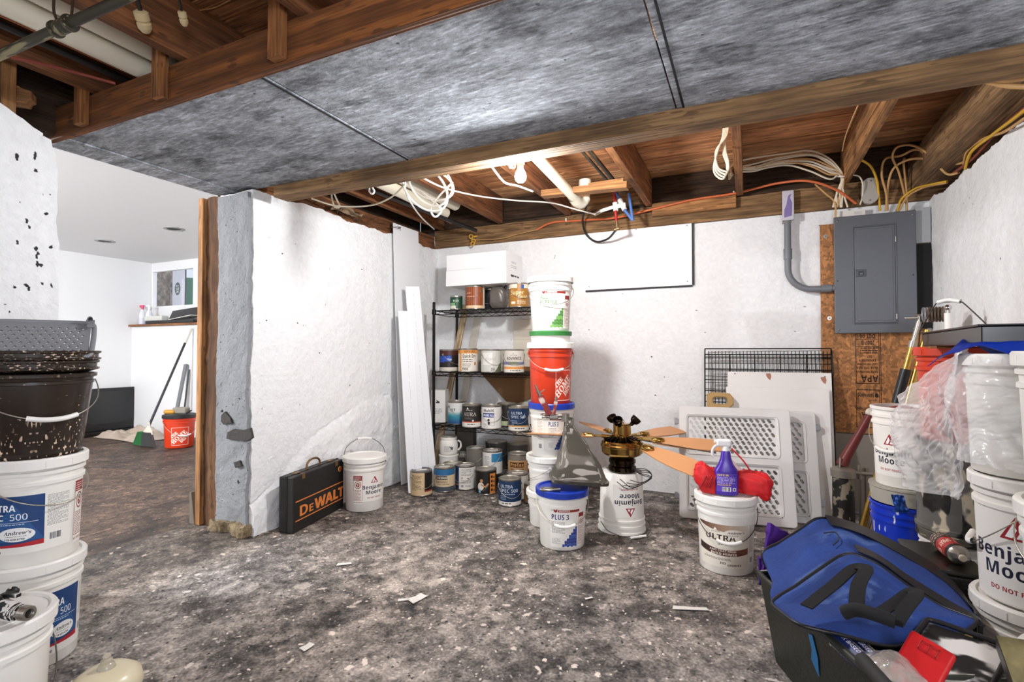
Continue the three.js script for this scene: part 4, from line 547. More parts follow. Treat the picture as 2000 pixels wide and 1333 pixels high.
// ---------- the bucket stack, hopper gun, ceiling fan ----------
{
  // five pails on one another before the shelf
  const sx = -1.185, sz = -3.17, o3 = { h: 0.30, rt: 0.136, rb: 0.124 };
  let y = 0; const put = (lab, off, o) => { const h = o.h || PH; const t = pail(lab, [sx + (o.dx || 0), y, sz], off, o); y += h + (o.lid ? 0.005 : 0); return t; };
  put('stained white pail at the very foot of the tall bucket stack', 0.5, { ...o3, h: 0.215, lid: M_.whiteLid, dx: -0.012 });
  put('stained white pail second from the floor in the tall bucket stack', -0.6, { ...o3, h: 0.22, lid: M_.whiteLid, dx: -0.012, bail: [0.09, -0.9, 0] });
  put('blue lidded joint compound pail under the red orange bucket', 0.05, { h: 0.335, rt: 0.138, rb: 0.126, lid: M_.blueLid, dx: 0.006, art: [[1.05, 0.05, 0.27, 0.28, artPlus(true)], [0.36, 0.05, 0.26, -0.62, artText]], bail: [0.14, -0.35, 0] });
  put('red orange bucket with slanted white lettering in the tall stack', 0.0, { m: M_.orange, lid: M_.whiteLid, h: 0.385, dx: 0.0, art: [[0.98, 0.02, 0.22, 0.72, artHD]], bail: [0.11, 0.15, 1, 0.06] });
  const upperY = y - 0.02;
  { const t = thing('pail', 'white pail with a green rim nested between the red orange bucket and the top one', 'bucket', [sx, y - 0.004, sz]); M('body', LA([[0, 0.006], [0.12, 0.006], [0.125, 0.01], [0.132, 0.06], [0, 0.06]], 48), M_.white, t); M('lid', LA([[0.132, 0.05], [0.139, 0.052], [0.141, 0.076], [0.136, 0.08], [0, 0.08]], 48), M_.green, t); y += 0.078; }
  put('white all-purpose compound pail topmost in the tall bucket stack', 0.05, { h: 0.345, rt: 0.139, rb: 0.122, lid: M_.whiteLid, art: [[1.75, 0.015, 0.27, 0.22, artPlus(false)]], bail: [0.12, 0.1, 0] });
  const rag = thing('dark_rag', 'small dark rag lying on the topmost white pail', 'rag', [sx + 0.02, y + 0.003, sz - 0.06]); M('cloth', thick(14, 10, (u, v) => V((u - 0.5) * 0.11, 0.012 + 0.022 * Math.sin(u * 3.1) * fbm(u * 5, v * 5 + 3), (v - 0.5) * 0.07), 0.003), M_.black, rag);
  // nearer pail with a blue lid
  const p = onY(1098, 1060), fx = p.x, fz = p.z, fh = 0.32;
  pail('white compound pail with a bright blue lid standing nearest on the floor', [fx, 0, fz], 0.1, { h: fh, rt: 0.142, rb: 0.128, lid: M_.blueLid, art: [[1.62, 0.018, 0.245, 0.18, artPlus(true)]], bail: [0.12, 0.0, 1] });
  // texture hopper lying over it
  const hop = thing('hopper_gun', 'paint spattered texture hopper with a red spray gun on the blue lid', 'spray hopper', [fx + 0.02, fh + 0.018, fz - 0.02], faceCam(fx, fz, 0.12));
  const spat = tex(512, 512, (u, v, c) => { const k = sst(0.62, 0.68, n3(u * 44, v * 30)) * sst(0.42, 0.55, fbm(u * 8, v * 8, 0, 3)) + sst(0.58, 0.66, fbm(u * 5 + 40, v * 7, 0, 4)) * 0.4; const b = fbm(u * 7, v * 5, 0, 3); const d = 0.33 + 0.2 * (b - 0.5), q = Math.min(1, k); c[0] = d * 1.04 + q * 0.42; c[1] = d + q * 0.42; c[2] = d * 0.9 + q * 0.44; });
  const hm = mat(0xd8d4cc, 0.85, { map: spat });
  const loft = (secs, n = 48) => grid(n, secs.length - 1, (u, v) => { const s = secs[Math.round(v * (secs.length - 1))], a = -u * 2 * Math.PI, e = 0.28, cx = Math.cos(a), cz = Math.sin(a); return V(s[0] + s[2] * Math.sign(cx) * Math.pow(Math.abs(cx), e), s[1], (s[4] || 0) + s[3] * Math.sign(cz) * Math.pow(Math.abs(cz), e)); });
  // [centre x, height, half width, half depth, centre z]
  const secs = [[0.04, 0.0, 0.155, 0.105], [0.04, 0.003, 0.165, 0.115], [0.04, 0.024, 0.168, 0.118], [0.04, 0.03, 0.16, 0.11], [0.04, 0.038, 0.152, 0.104], [0.035, 0.12, 0.122, 0.088], [0.0, 0.25, 0.07, 0.058], [-0.035, 0.34, 0.032, 0.032], [-0.04, 0.355, 0.026, 0.026], [-0.04, 0.40, 0.023, 0.023]].map(([x, q, a, b]) => [-x * -1, q, a, b]);
  const hb = loft(secs); hb.computeVertexNormals();
  const inner = loft([[0.04, 0.0, 0.155, 0.105], [0.04, 0.012, 0.15, 0.1], [-0.03, 0.33, 0.026, 0.026]]);
  const hopper = M('hopper', MG([toCreasedNormals(hb, 0.7)]), hm, hop); M('inner_wall', inner, hm, hopper);
  hopper.rotation.z = -0.07; hop.scale.y = 0.92; hopper.position.set(0.03, 0.022, 0);
  const metal = mat(0x8f8980, 0.35, { metalness: 0.8 }), redp = mat(0xffffff, 0.45, { map: tex(128, 256, (u, v, c) => { const k = sst(0.52, 0.6, fbm(u * 8, v * 14, 0, 3)); c[0] = 0.5 + 0.35 * k; c[1] = 0.11 + 0.65 * k; c[2] = 0.1 + 0.6 * k; }) });
  const G = M('spray_gun', [RB(0.055, 0.028, 0.03, 0.006, -0.075, 0.43, 0), ROD([-0.12, 0.43, 0], [0.0, 0.44, 0], 0.012, 14), CY(0.024, 0.024, 0.05, -0.005, 0.425, 0), ROD([-0.145, 0.428, 0], [-0.12, 0.43, 0], 0.008), TO(0.02, 0.004, -0.13, 0.445, 0).rotateX(0)], metal, hop);
  M('handle', [SQ([-0.10, 0.445, 0.005], [-0.155, 0.565, 0.005], 0.036, 0.026)], redp, hop); M('trigger', SQ([-0.075, 0.45, 0.01], [-0.062, 0.53, 0.01], 0.02, 0.014), redp, hop);
  M('hose_fitting', [ROD([-0.155, 0.565, 0.005], [-0.17, 0.6, 0.005], 0.01, 12), ROD([-0.17, 0.6, 0.005], [-0.185, 0.635, 0.005], 0.006, 10), ROD([-0.15, 0.588, 0.0], [-0.128, 0.604, 0.0], 0.004), ROD([-0.062, 0.53, 0.01], [-0.06, 0.56, 0.01], 0.008)], metal, hop);
  M('hook', [TU([[-0.14, -0.004, 0.07], [-0.16, -0.004, 0.1], [-0.12, -0.004, 0.12], [-0.05, 0.0, 0.11]], 0.008), RB(0.08, 0.006, 0.05, 0.003, -0.11, -0.002, 0.085)], M_.tin, hop);
  // upturned bucket with the ceiling fan set on it
  const ux = -0.74, uz = -3.26;
  const ub = thing('pail', 'white bucket turned upside down, carrying the brass ceiling fan', 'bucket', [ux, 0, uz], faceCam(ux, uz, 0.0));
  M('body', pailBody({ h: PH, rt: PRT, rb: PRB, rings: [[PH - 0.085, 0.012, 0.006], [PH - 0.05, 0.012, 0.007]] }).rotateZ(Math.PI).translate(0, PH, 0), M_.white, ub);
  M('print', (() => { const g = PATCH(PRB + (PRT - PRB) * 0.2 + 0.001, PRB + (PRT - PRB) * 0.72 + 0.001, 0.06, 0.26, 1.6, -0.4); return g.rotateZ(Math.PI).translate(0, PH, 0); })(), mat(0xffffff, 0.5, { map: artBM }), ub);
  M('handle', TU([[0.15, 0.06, 0.0], [0.15, 0.03, 0.09], [0.05, 0.006, 0.19], [-0.06, 0.006, 0.19], [-0.15, 0.03, 0.09], [-0.15, 0.06, 0]].map((q) => V(...q).applyAxisAngle(V(0, 1, 0), 0.55)), 0.0022, 40), M_.wireDark, ub);
  M('grip', TU([[0.05, 0.009, 0.19], [-0.06, 0.009, 0.19]].map((q) => V(...q).applyAxisAngle(V(0, 1, 0), 0.55)), 0.008, 6), M_.grip, ub);
  const fan = thing('blade_fan', 'brass ceiling fan with wooden blades lying upside down on the white bucket', 'ceiling fan', [ux + 0.005, PH, uz], 0);
  const brass = mat(0xb08d4c, 0.2, { metalness: 1 }), dk = mat(0x3a2f24, 0.16, { metalness: 1 }), bladeM = mat(0xcf9460, 0.5), edge = mat(0x2a1a10, 0.6);
  M('canopy', LA([[0, 0], [0.085, 0], [0.088, 0.006], [0.086, 0.03], [0.078, 0.036], [0.078, 0.05], [0.084, 0.054], [0.084, 0.072], [0.072, 0.086], [0.05, 0.09], [0, 0.09]], 40), dk, fan);
  M('motor_housing', LA([[0.05, 0.088], [0.09, 0.092], [0.118, 0.106], [0.128, 0.118], [0.13, 0.15], [0.136, 0.156], [0.136, 0.166], [0.13, 0.172], [0.13, 0.182], [0.12, 0.19], [0, 0.19]], 48), brass, fan);
  const vents = []; for (let i = 0; i < 22; i++) { const a = i * 2 * Math.PI / 22; vents.push(mv(new RoundedBoxGeometry(0.055, 0.022, 0.006, 2, 0.002), 0.088, 0.203, 0, 0, 0, -0.25).applyMatrix4(new THREE.Matrix4().makeRotationY(a))); } vents.push(LA([[0.12, 0.188], [0.06, 0.215], [0, 0.216]], 40)); M('vent_ring', vents, dk, fan);
  M('switch_housing', LA([[0.056, 0.21], [0.06, 0.214], [0.06, 0.225], [0.055, 0.23], [0.055, 0.29], [0.05, 0.297], [0.02, 0.3], [0, 0.3]], 36), brass, fan);
  M('eyelet', TO(0.012, 0.0025).rotateX(Math.PI / 2).translate(0, 0.31, 0), brass, fan);
  const shape = (L) => { const s = []; const N = 10; for (let i = 0; i <= N; i++) { const t = i / N; s.push([0.19 + L * t, 0.034 + 0.036 * Math.sin(Math.min(1, t * 1.15) * Math.PI * 0.62)]); } s.push([0.19 + L + 0.012, 0.03], [0.19 + L + 0.012, -0.03]); for (let i = N; i >= 0; i--) { const t = i / N; s.push([0.19 + L * t, -(0.034 + 0.036 * Math.sin(Math.min(1, t * 1.15) * Math.PI * 0.62))]); } return s; };
  const bladeG = uvm(EX(shape(0.40), 0.006, 0.0012), 'x').rotateX(-Math.PI / 2);
  const iron = MG([EX([[0.1, -0.014], [0.17, -0.018], [0.2, -0.034], [0.235, -0.03], [0.255, 0], [0.235, 0.03], [0.2, 0.034], [0.17, 0.018], [0.1, 0.014]], 0.005, 0.003).rotateX(-Math.PI / 2).translate(0, 0.008, 0), SP(1, 0, 0, 0, 20).scale(0.04, 0.014, 0.024).translate(0.22, 0.016, 0), ROD([0.07, 0.01, 0], [0.13, 0.012, 0], 0.012)]);
  // turn, tilt outwards, twist of each blade
  for (const [a, droop, tw] of [[-32, -0.16, 0.30], [8, -0.03, 0.32], [62, 0.0, 0.2], [128, 0.02, 0.2], [-155, 0.05, 0.2], [-8, -0.075, 0.02]].slice(0, 6)) {
    if (a === -8) continue;
    const k = new THREE.Object3D(); k.rotation.order = 'YZX'; k.rotation.set(tw, rad(a), droop); k.position.y = 0.2; k.updateMatrix();
    const b = M('blade', bladeG.clone().applyMatrix4(k.matrix), bladeM, fan); M('blade_iron', iron.clone().applyMatrix4(k.matrix), brass, b);
  }
  M('pull_rod', ROD([0.1, 0.205, 0.02], [0.56, 0.165, 0.06], 0.003, 8), edge, fan);
  for (const [a, l] of [[150, 0], [20, 0], [265, -0.0]]) { const R = new THREE.Matrix4().makeRotationY(rad(a)); const cup = LA([[0.006, 0], [0.012, 0.004], [0.014, 0.02], [0.026, 0.03], [0.031, 0.042], [0.033, 0.062], [0.029, 0.066], [0.029, 0.058], [0.02, 0.04], [0.006, 0.03], [0, 0.03]], 28).rotateZ(-0.75).translate(0.052, 0.285, 0); const s = M('lamp_socket', [cup.applyMatrix4(R), ROD(V(0.03, 0.275, 0).applyMatrix4(R), V(0.066, 0.3, 0).applyMatrix4(R), 0.008)], dk, fan); }
  const wr = []; for (let i = 0; i < 5; i++) wr.push(TU([[0.07, 0.03, 0.05], [0.1 + 0.01 * i, 0.045 - 0.008 * i, 0.12], [0.17 + 0.012 * (i % 3), 0.05 - 0.014 * i, 0.13 - 0.012 * i], [0.2, 0.01 - 0.004 * i, 0.1], [0.15 - 0.02 * i, -0.03 - 0.012 * i, 0.135], [0.08 - 0.02 * i, -0.02 - 0.018 * (i % 3), 0.15]], 0.0022)); wr.forEach((g) => M('wire', g, M_.black, fan));
}
// ---------- against the far wall: gates, boards, crate ----------
{
  const gateM = mat(0xdedcd8, 0.45), ZW = ZB;
  // one panel of a plastic gate, built upright from its lower corner, then leaned
  const slots = (x0, x1, y0, y1) => { const hs = []; let j = 0; for (let y = y0 + 0.014; y < y1 - 0.008; y += 0.031, j++) for (let x = x0 + 0.017 + (j % 2) * 0.0185; x < x1 - 0.012; x += 0.037) { const c = Math.cos(rad(-48)), s = Math.sin(rad(-48)), p = []; for (let i = 0; i < 10; i++) { const a = rad(i * 36), q = 0.0098 * Math.cos(a) + (Math.cos(a) > 0 ? 0.0065 : -0.0065), r = 0.0095 * Math.sin(a); p.push([x + c * q - s * r, y + s * q + c * r]); } hs.push(p); } return hs; };
  const gate = (lab, w, h, wins, o) => {
    const t = thing('gate_panel', lab, 'gate panel', o.p, o.ry); t.rotation.order = 'YXZ'; t.rotation.x = o.lean; t.rotation.z = o.roll || 0;
    const frameHoles = wins.map(([x0, x1, y0, y1]) => rrect(x1 - x0, y1 - y0, 0.02, (x0 + x1) / 2, (y0 + y1) / 2));
    const f = M('frame', EX(rrect(w, h, 0.02, w / 2, h / 2), 0.022, 0.004, frameHoles), gateM, t);
    for (const [x0, x1, y0, y1] of wins) { M('lattice', EX(rrect(x1 - x0 + 0.01, y1 - y0 + 0.01, 0.02, (x0 + x1) / 2, (y0 + y1) / 2), 0.006, 0, slots(x0 + 0.01, x1 - 0.01, y0 + 0.01, y1 - 0.01)).translate(0, 0, 0.004), gateM, t); M('bead', TU(rrect(x1 - x0 + 0.016, y1 - y0 + 0.016, 0.024, (x0 + x1) / 2, (y0 + y1) / 2, 3).map(([x, y]) => [x, y, 0.026]), 0.005, 90, 6, true, 0.2), gateM, t); }
    for (const y of [h * 0.18, h * 0.86]) for (const x of o.clips || [-0.02]) M('clip', [RB(0.03, 0.035, 0.022, 0.003, x, y, 0.011), RB(0.02, 0.05, 0.008, 0.002, x - 0.004, y, 0.014)], mat(0x8e8f92, 0.4), t);
    return t;
  };
  gate('white plastic gate panel with slotted lattice leaning in front, behind the white bucket', 0.70, 0.75, [[0.05, 0.62, 0.43, 0.69], [0.05, 0.62, 0.06, 0.37]], { p: [-0.43, 0.002, -3.64], ry: 0.11, lean: -0.30, roll: 0.0 });
  gate('white plastic gate panel with narrow slotted lattice, mostly behind the front gate panel', 0.62, 0.72, [[0.05, 0.24, 0.39, 0.65], [0.29, 0.55, 0.39, 0.65], [0.05, 0.55, 0.05, 0.32]], { p: [-0.20, 0.002, -3.80], ry: 0.10, lean: -0.25, clips: [0.635] });
  // white boards
  const bt = tex(256, 256, (u, v, c) => { const k = sst(0.55, 0.75, fbm(u * 3 + 9, v * 3, 0, 3)), s = 0; c[0] = 0.93 - 0.02 * k - 0.3 * s; c[1] = 0.92 - 0.05 * k - 0.35 * s; c[2] = 0.9 - 0.09 * k - 0.4 * s; }), bm = mat(0xffffff, 0.55, { map: bt });
  const b = thing('white_board', 'large white painted board with rusty nail stains behind the gate panels', 'board', [-0.14, 0.0, -3.95]); b.rotation.order = 'YXZ'; b.rotation.x = -0.17; b.rotation.y = 0.02;
  M('board', RBB(0, 0.66, 0.002, 0.985, -0.016, 0, 0.002), bm, b); for (const [x, y] of [[0.05, 0.97], [0.62, 0.96]]) M('nail', SP(0.004, x, y, 0.0005, 8), M_.black, b);
  const st = mat(0xb07a64, 0.7); for (const [x, y] of [[0.27, 0.955], [0.61, 0.935]]) M('stain', EX([[x - 0.016, y + 0.02], [x + 0.014, y + 0.022], [x + 0.02, y], [x + 0.012, y - 0.028], [x, y - 0.018], [x - 0.012, y]], 0.0005, 0).translate(0, 0, 0.0003), st, b);
  const b2 = thing('white_board', 'smaller white board standing against the larger stained one', 'board', [-0.15, 0.0, -3.92]); b2.rotation.order = 'YXZ'; b2.rotation.x = -0.168; b2.rotation.y = 0.02; M('board', RBB(0, 0.65, 0.002, 0.875, -0.01, 0, 0.002), bm, b2);
  // folded wire crate
  const cr = thing('wire_crate', 'folded black wire crate standing against the wall behind the white boards', 'wire crate', [-0.30, 0.0, -4.06]); cr.rotation.order = 'YXZ'; cr.rotation.x = -0.11; cr.rotation.y = 0.03;
  const wm = mat(0x15130f, 0.4, { metalness: 0.5 }), cw = 0.83, ch = 1.16;
  M('frame', [[0, 0.012], [0.035, 0.06]].flatMap(([z, o]) => [ROD([0, ch - o, z], [cw, ch - o, z], 0.0045), ROD([0, 0.01, z], [cw, 0.01, z], 0.0045), ROD([0, 0.0, z], [0, ch - o, z], 0.0045), ROD([cw, 0.01, z], [cw, ch - o, z], 0.0045)]).concat([ROD([0, ch - 0.012, 0], [0, ch - 0.06, 0.035], 0.004), ROD([cw, ch - 0.012, 0], [cw, ch - 0.06, 0.035], 0.004)]), wm, cr);
  const vg = ROD([0, 0.01, 0], [0, ch - 0.03, 0], 0.0026, 6), hg = ROD([0, 0, 0], [cw, 0, 0], 0.0034, 6), hg2 = ROD([0, 0, 0], [cw, 0, 0], 0.0026, 6), vg2 = ROD([0, 0.01, 0], [0, ch - 0.06, 0], 0.0042, 6);
  const wire = (g, x, y, z) => { const m = new THREE.Mesh(g, wm); m.name = 'wire'; m.castShadow = true; m.position.set(x, y, z); cr.add(m); };
  for (let i = 1; i < 34; i++) wire(vg, cw * i / 34, 0, 0.0); for (let i = 1; i < 5; i++) wire(vg2, cw * i / 5 + 0.01, 0, 0.035);
  for (let i = 1; i < 14; i++) wire(hg, 0, ch * i / 14, 0.004); for (let i = 1; i < 24; i++) wire(hg2, 0, ch * i / 24 - 0.03, 0.036);
  // hand saw handle
  const sw = onZ(1405, 800, -3.87), sh = thing('hand_saw', 'hand saw standing blade down behind the gate, tan grip upward', 'hand saw', [sw.x, 0, -3.875]); sh.rotation.order = 'YXZ'; sh.rotation.x = -0.17; sh.scale.y = 1.09;
  M('handle', EX([[-0.085, 0.63], [-0.085, 0.745], [-0.06, 0.76], [0.06, 0.755], [0.083, 0.73], [0.085, 0.69], [0.06, 0.665], [0.05, 0.63]], 0.02, 0.005, [rrect(0.105, 0.055, 0.022, 0.0, 0.71)]), mat(0xb08d54, 0.5), sh);
  M('blade', EX([[-0.08, 0.64], [0.05, 0.64], [-0.03, 0.02], [-0.075, 0.02]], 0.0015, 0).translate(0, 0, 0.01), M_.tin, sh);
  // white cover board and sheathing on the wall
  const a = onZ(1143, 455, ZW + 0.02), c = onZ(1352, 557, ZW + 0.02), cvb = thing('cover_panel', 'white rectangular cover panel screwed to the wall under the timbers', 'wall panel', [0, 0, ZW + 0.006]);
  M('panel', RBB(a.x, c.x, c.y, a.y + 0.005, 0, 0.022, 0.003), mat(0xf4f4f4, 0.5), cvb); M('seal_strip', [BB(c.x + 0.003, c.x + 0.013, c.y, a.y, 0, 0.012), BB(a.x, c.x, c.y - 0.012, c.y - 0.002, 0, 0.01)], mat(0x2b2b2b, 0.7), cvb);
  for (const [u, v] of [[0.04, 0.95], [0.5, 0.97], [0.96, 0.95], [0.04, 0.06], [0.96, 0.06]]) M('screw', SP(0.005, a.x + (c.x - a.x) * u, c.y + (a.y - c.y) * v, 0.022, 8), M_.tin, cvb);
}

// ---------- electrical panel, conduit, sheathing ----------
{
  const Z = -4.15;
  const osb = tex(1024, 1024, (u, v, c) => {          // strand flakes
    let best = 0, val = 0; const X = u * 34, Y = v * 34;
    for (let k = 0; k < 7; k++) { const a = k * 0.9, q = (X * Math.cos(a) + Y * Math.sin(a)) * 0.55 + k * 13, r = (-X * Math.sin(a) + Y * Math.cos(a)) * 1.9 + k * 7, h = hsh(Math.floor(q + 0.6 * n3(r, k)), Math.floor(r), k); if (h > best) { best = h; val = hsh(Math.floor(q), Math.floor(r), k + 40) + 0.35 * (n3(q * 3, r * 14) - 0.5); } }
    const t = 0.80 + 0.34 * (val - 0.5); c[0] = 0.82 * t; c[1] = 0.56 * t; c[2] = 0.33 * t;
  });
  const om = mat(0xffffff, 0.7, { map: osb, bumpMap: rep(osb, 1, 1), bumpScale: 0.0015 });
  const a = onZ(1602, 450, -4.2), b = onZ(1632, 845, -4.2);
  const sheet = thing('sheathing_panel', 'orange brown strand board fixed behind the grey electrical panel', 'wall panel', [0, 0, -4.228]);
  const g = new RoundedBoxGeometry(XR - 0.03 - a.x, 2.02 - b.y, 0.016, 2, 0.002).translate((a.x + XR - 0.03) / 2, (2.02 + b.y) / 2, 0.012); M('board', uvm(g, 'x'), om, sheet);
  const stamp = cvs(256, 640, (c, w, h) => { c.clearRect(0, 0, w, h); c.translate(w / 2, h / 2); c.rotate(Math.PI); c.translate(-w / 2, -h / 2); const k = '#2a150a'; c.strokeStyle = k; c.lineWidth = 5;
    c.strokeRect(56, 8, 190, 250); c.strokeRect(56, 300, 190, 334); txt(c, 'A P A', 70, 108, 62, k, 'bold', 0.9); txt(c, 'RATED SHEATHING', 66, 140, 20, k); c.fillStyle = k; c.beginPath(); c.arc(80, 222, 15, 0, 7); c.fill(); txt(c, 'Norbord', 100, 232, 34, k);
    txt(c, 'APA', 64, 354, 62, k, 'bold', 1.2); txt(c, 'RATED SHEATHING', 66, 384, 20, k); txt(c, '24/16  7/16 INCH', 66, 412, 22, k); txt(c, 'SIZED FOR SPACING', 66, 436, 18, k); txt(c, 'EXPOSURE 1', 80, 462, 24, k); txt(c, '-- 507 --', 92, 488, 24, k); lineText(c, 66, 500, 160, 3, 16, k); txt(c, '2007 B', 90, 586, 40, k, 'bold', 0.9); txt(c, 'OCT 06', 82, 628, 40, k); c.fillRect(56, 544, 190, 4); c.fillRect(56, 592, 190, 4); c.fillRect(40, 0, 5, 640); });
  const sm = mat(0xffffff, 0.75, { map: stamp, transparent: true }), s0 = onZ(1672, 650, -4.21), s1 = onZ(1736, 840, -4.21);
  M('stamp', grid(1, 1, (u, v) => V(s0.x - 0.01 + (s1.x - s0.x) * u, s1.y + (s0.y - s1.y) * v, 0.0206)), sm, sheet);
  for (const [px, py] of [[1620, 622], [1612, 462]]) { const q = onZ(px, py, -4.208); M('washer', [CY(0.014, 0.014, 0.004, 0, 0, 0, 18).rotateX(Math.PI / 2).translate(q.x, q.y, 0.0215), SP(0.006, q.x, q.y, 0.024, 10)], M_.tin, sheet); }
  const gb = one('grey_board', 'plain grey board on the wall under the strand board', 'wall panel', RBB(b.x, XR - 0.03, 0.02, b.y - 0.006, -4.226, -4.212, 0.002), mat(0x9b958a, 0.8, { bumpMap: gritBump, bumpScale: 0.001 }));
  const tl = onZ(1628, 425, Z), br = onZ(1793, 650, Z), w = br.x - tl.x, h = tl.y - br.y;
  const p = thing('electrical_panel', 'grey metal electrical panel with a closed door on the far wall', 'electrical panel', [tl.x, br.y, Z]);
  const gm = mat(0x62656a, 0.45, { metalness: 0.25, bumpMap: gritBump, bumpScale: 0.0004 }), dk = mat(0x2a2b2d, 0.5);
  M('box', RBB(0.012, w - 0.012, 0.012, h - 0.012, -0.06, -0.012, 0.004), gm, p); M('cover', RBB(0, w, 0, h, -0.012, 0, 0.006), gm, p);
  const d0 = onZ(1668, 446, Z), d1 = onZ(1750, 630, Z), dx0 = d0.x - tl.x, dx1 = d1.x - tl.x, dy0 = d1.y - br.y, dy1 = d0.y - br.y;
  M('door_frame', [ROD([dx0 - 0.006, dy0 - 0.008, 0.001], [dx0 - 0.006, dy1 + 0.008, 0.001], 0.004), ROD([dx1 + 0.006, dy0 - 0.008, 0.001], [dx1 + 0.006, dy1 + 0.008, 0.001], 0.004), ROD([dx0 - 0.008, dy0 - 0.006, 0.001], [dx1 + 0.008, dy0 - 0.006, 0.001], 0.004), ROD([dx0 - 0.008, dy1 + 0.006, 0.001], [dx1 + 0.008, dy1 + 0.006, 0.001], 0.004)], gm, p);
  const dr = M('door', RBB(dx0, dx1, dy0, dy1, 0, 0.007, 0.004), gm, p);
  M('panel_field', RBB(dx0 + 0.014, dx1 - 0.014, dy0 + 0.014, dy1 - 0.014, 0.005, 0.0095, 0.003), gm, dr);
  const ly = dy0 + (dy1 - dy0) * 0.52; M('latch', [RBB(dx0 + 0.002, dx0 + 0.065, ly - 0.024, ly + 0.024, 0.006, 0.013, 0.003)], mat(0x4a4d51, 0.4, { metalness: 0.4 }), dr); M('latch_slot', RBB(dx0 + 0.02, dx0 + 0.05, ly - 0.014, ly + 0.012, 0.011, 0.0145, 0.002), dk, dr); M('latch_tab', RBB(dx0 + 0.027, dx0 + 0.045, ly - 0.012, ly + 0.002, 0.013, 0.018, 0.002), gm, dr);
  for (const k of [0.06, 0.85]) M('hinge', CY(0.004, 0.004, 0.035, dx1 + 0.004, dy0 + (dy1 - dy0) * k, 0.006, 10), M_.tin, p);
  for (const [x, y] of [[0.022, 0.025], [w - 0.022, 0.025], [0.022, h - 0.03], [w - 0.022, h - 0.03]]) M('screw', SP(0.007, x, y, 0.001, 10), M_.tin, p);
  for (const [x, y] of [[0.02, h * 0.45], [w - 0.02, h * 0.47]]) M('screw', SP(0.004, x, y, 0.0, 8), dk, p);
  // black strip paints the shade in the gap beside the panel, grey board above
  one('gap_strip', 'black strip painted in for the shade of the gap between panel and side wall', 'board', RBB(br.x + 0.006, XR - 0.008, br.y + 0.03, tl.y - 0.22, -4.2, -4.19, 0.002), mat(0x0f0f10, 0.8)); one('gap_strip', 'grey smeared board above the black strip beside the panel', 'board', RBB(br.x + 0.006, XR - 0.008, tl.y - 0.215, tl.y + 0.02, -4.2, -4.186, 0.002), mat(0xa9abad, 0.7));
  const c0 = onZ(1634, 420, -4.17), c1 = onZ(1690, 399, -4.17);
  const card = thing('carton_plate', 'white printed card standing on the top of the electrical panel', 'card', [c0.x, tl.y, -4.185]); M('card', RBB(0, c1.x - c0.x, 0, c1.y - c0.y - 0.01, 0, 0.006, 0.001), mat(0xe6e2da, 0.6), card); M('print', grid(1, 1, (u, v) => V((c1.x - c0.x) * (0.6 + 0.36 * u), 0.01 + (c1.y - c0.y - 0.03) * v, 0.0066)), mat(0xffffff, 0.6, { map: cvs(96, 96, (c) => { c.fillStyle = '#e6e2da'; c.fillRect(0, 0, 96, 96); lineText(c, 6, 10, 84, 6, 13, '#b9a79a'); }) }), card);
  // conduit with an elbow and the tinted box at its head
  const q0 = onZ(1538, 432, -4.17), q1 = onZ(1630, 563, -4.17), R = 0.15;
  const cd = thing('conduit', 'grey plastic conduit bending from the wall top into the panel', 'conduit', [0, 0, 0]), cm = mat(0x74777b, 0.5);
  const arc = []; for (let i = 0; i <= 8; i++) { const t = Math.PI / 2 * i / 8; arc.push(V(q0.x + R - R * Math.cos(t), q1.y + R - R * Math.sin(t), -4.17)); }
  M('pipe', TU([V(q0.x, q0.y, -4.17), V(q0.x, q1.y + R + 0.12, -4.17), V(q0.x, q1.y + R + 0.04, -4.17), ...arc, V(q1.x - 0.06, q1.y, -4.17), V(q1.x, q1.y, -4.17)], 0.0225, 80, 14), cm, cd);
  for (const y of [q1.y + R + 0.11]) M('coupling', CY(0.028, 0.028, 0.075, q0.x, y, -4.17, 20), cm, cd); M('coupling', CY(0.028, 0.028, 0.06, 0, 0, 0, 20).rotateZ(Math.PI / 2).translate(q1.x - 0.05, q1.y, -4.17), cm, cd); M('strap', RB(0.06, 0.012, 0.05, 0.004, q0.x - 0.004, q0.y - 0.008, -4.18), M_.tin, cd);
  const bx = thing('conduit_box', 'tall clear plastic box smeared purple on the head of the conduit', 'plastic box', [q0.x + 0.004, q0.y, -4.165]);
  M('box', RB(0.075, 0.215, 0.045, 0.006, 0, 0.108, 0), mat(0xc9c4cc, 0.35), bx); M('smear', EX([[-0.026, 0.02], [0.022, 0.03], [0.026, 0.12], [0.012, 0.16], [0.022, 0.19], [0.0, 0.175], [-0.012, 0.11], [-0.024, 0.08]], 0.001, 0).translate(0, 0, 0.0226), mat(0x7f6fa6, 0.5), bx);
  // oblong junction box
  const j = onZ(1700, 372, -4.12), jb = thing('junction_box', 'oblong grey cover of a junction box above the panel', 'junction box', [j.x, j.y, -4.13]); jb.rotation.z = -0.04;
  M('box', EX(rrect(0.085, 0.16, 0.042), 0.05, 0.002).translate(0, 0, -0.05), M_.tin, jb); M('cover', EX(rrect(0.095, 0.172, 0.047), 0.004, 0.002), mat(0xb9b4aa, 0.45, { metalness: 0.3 }), jb); for (const y of [-0.066, 0.066]) M('screw', SP(0.006, 0, y, 0.006, 8), M_.tin, jb);
}
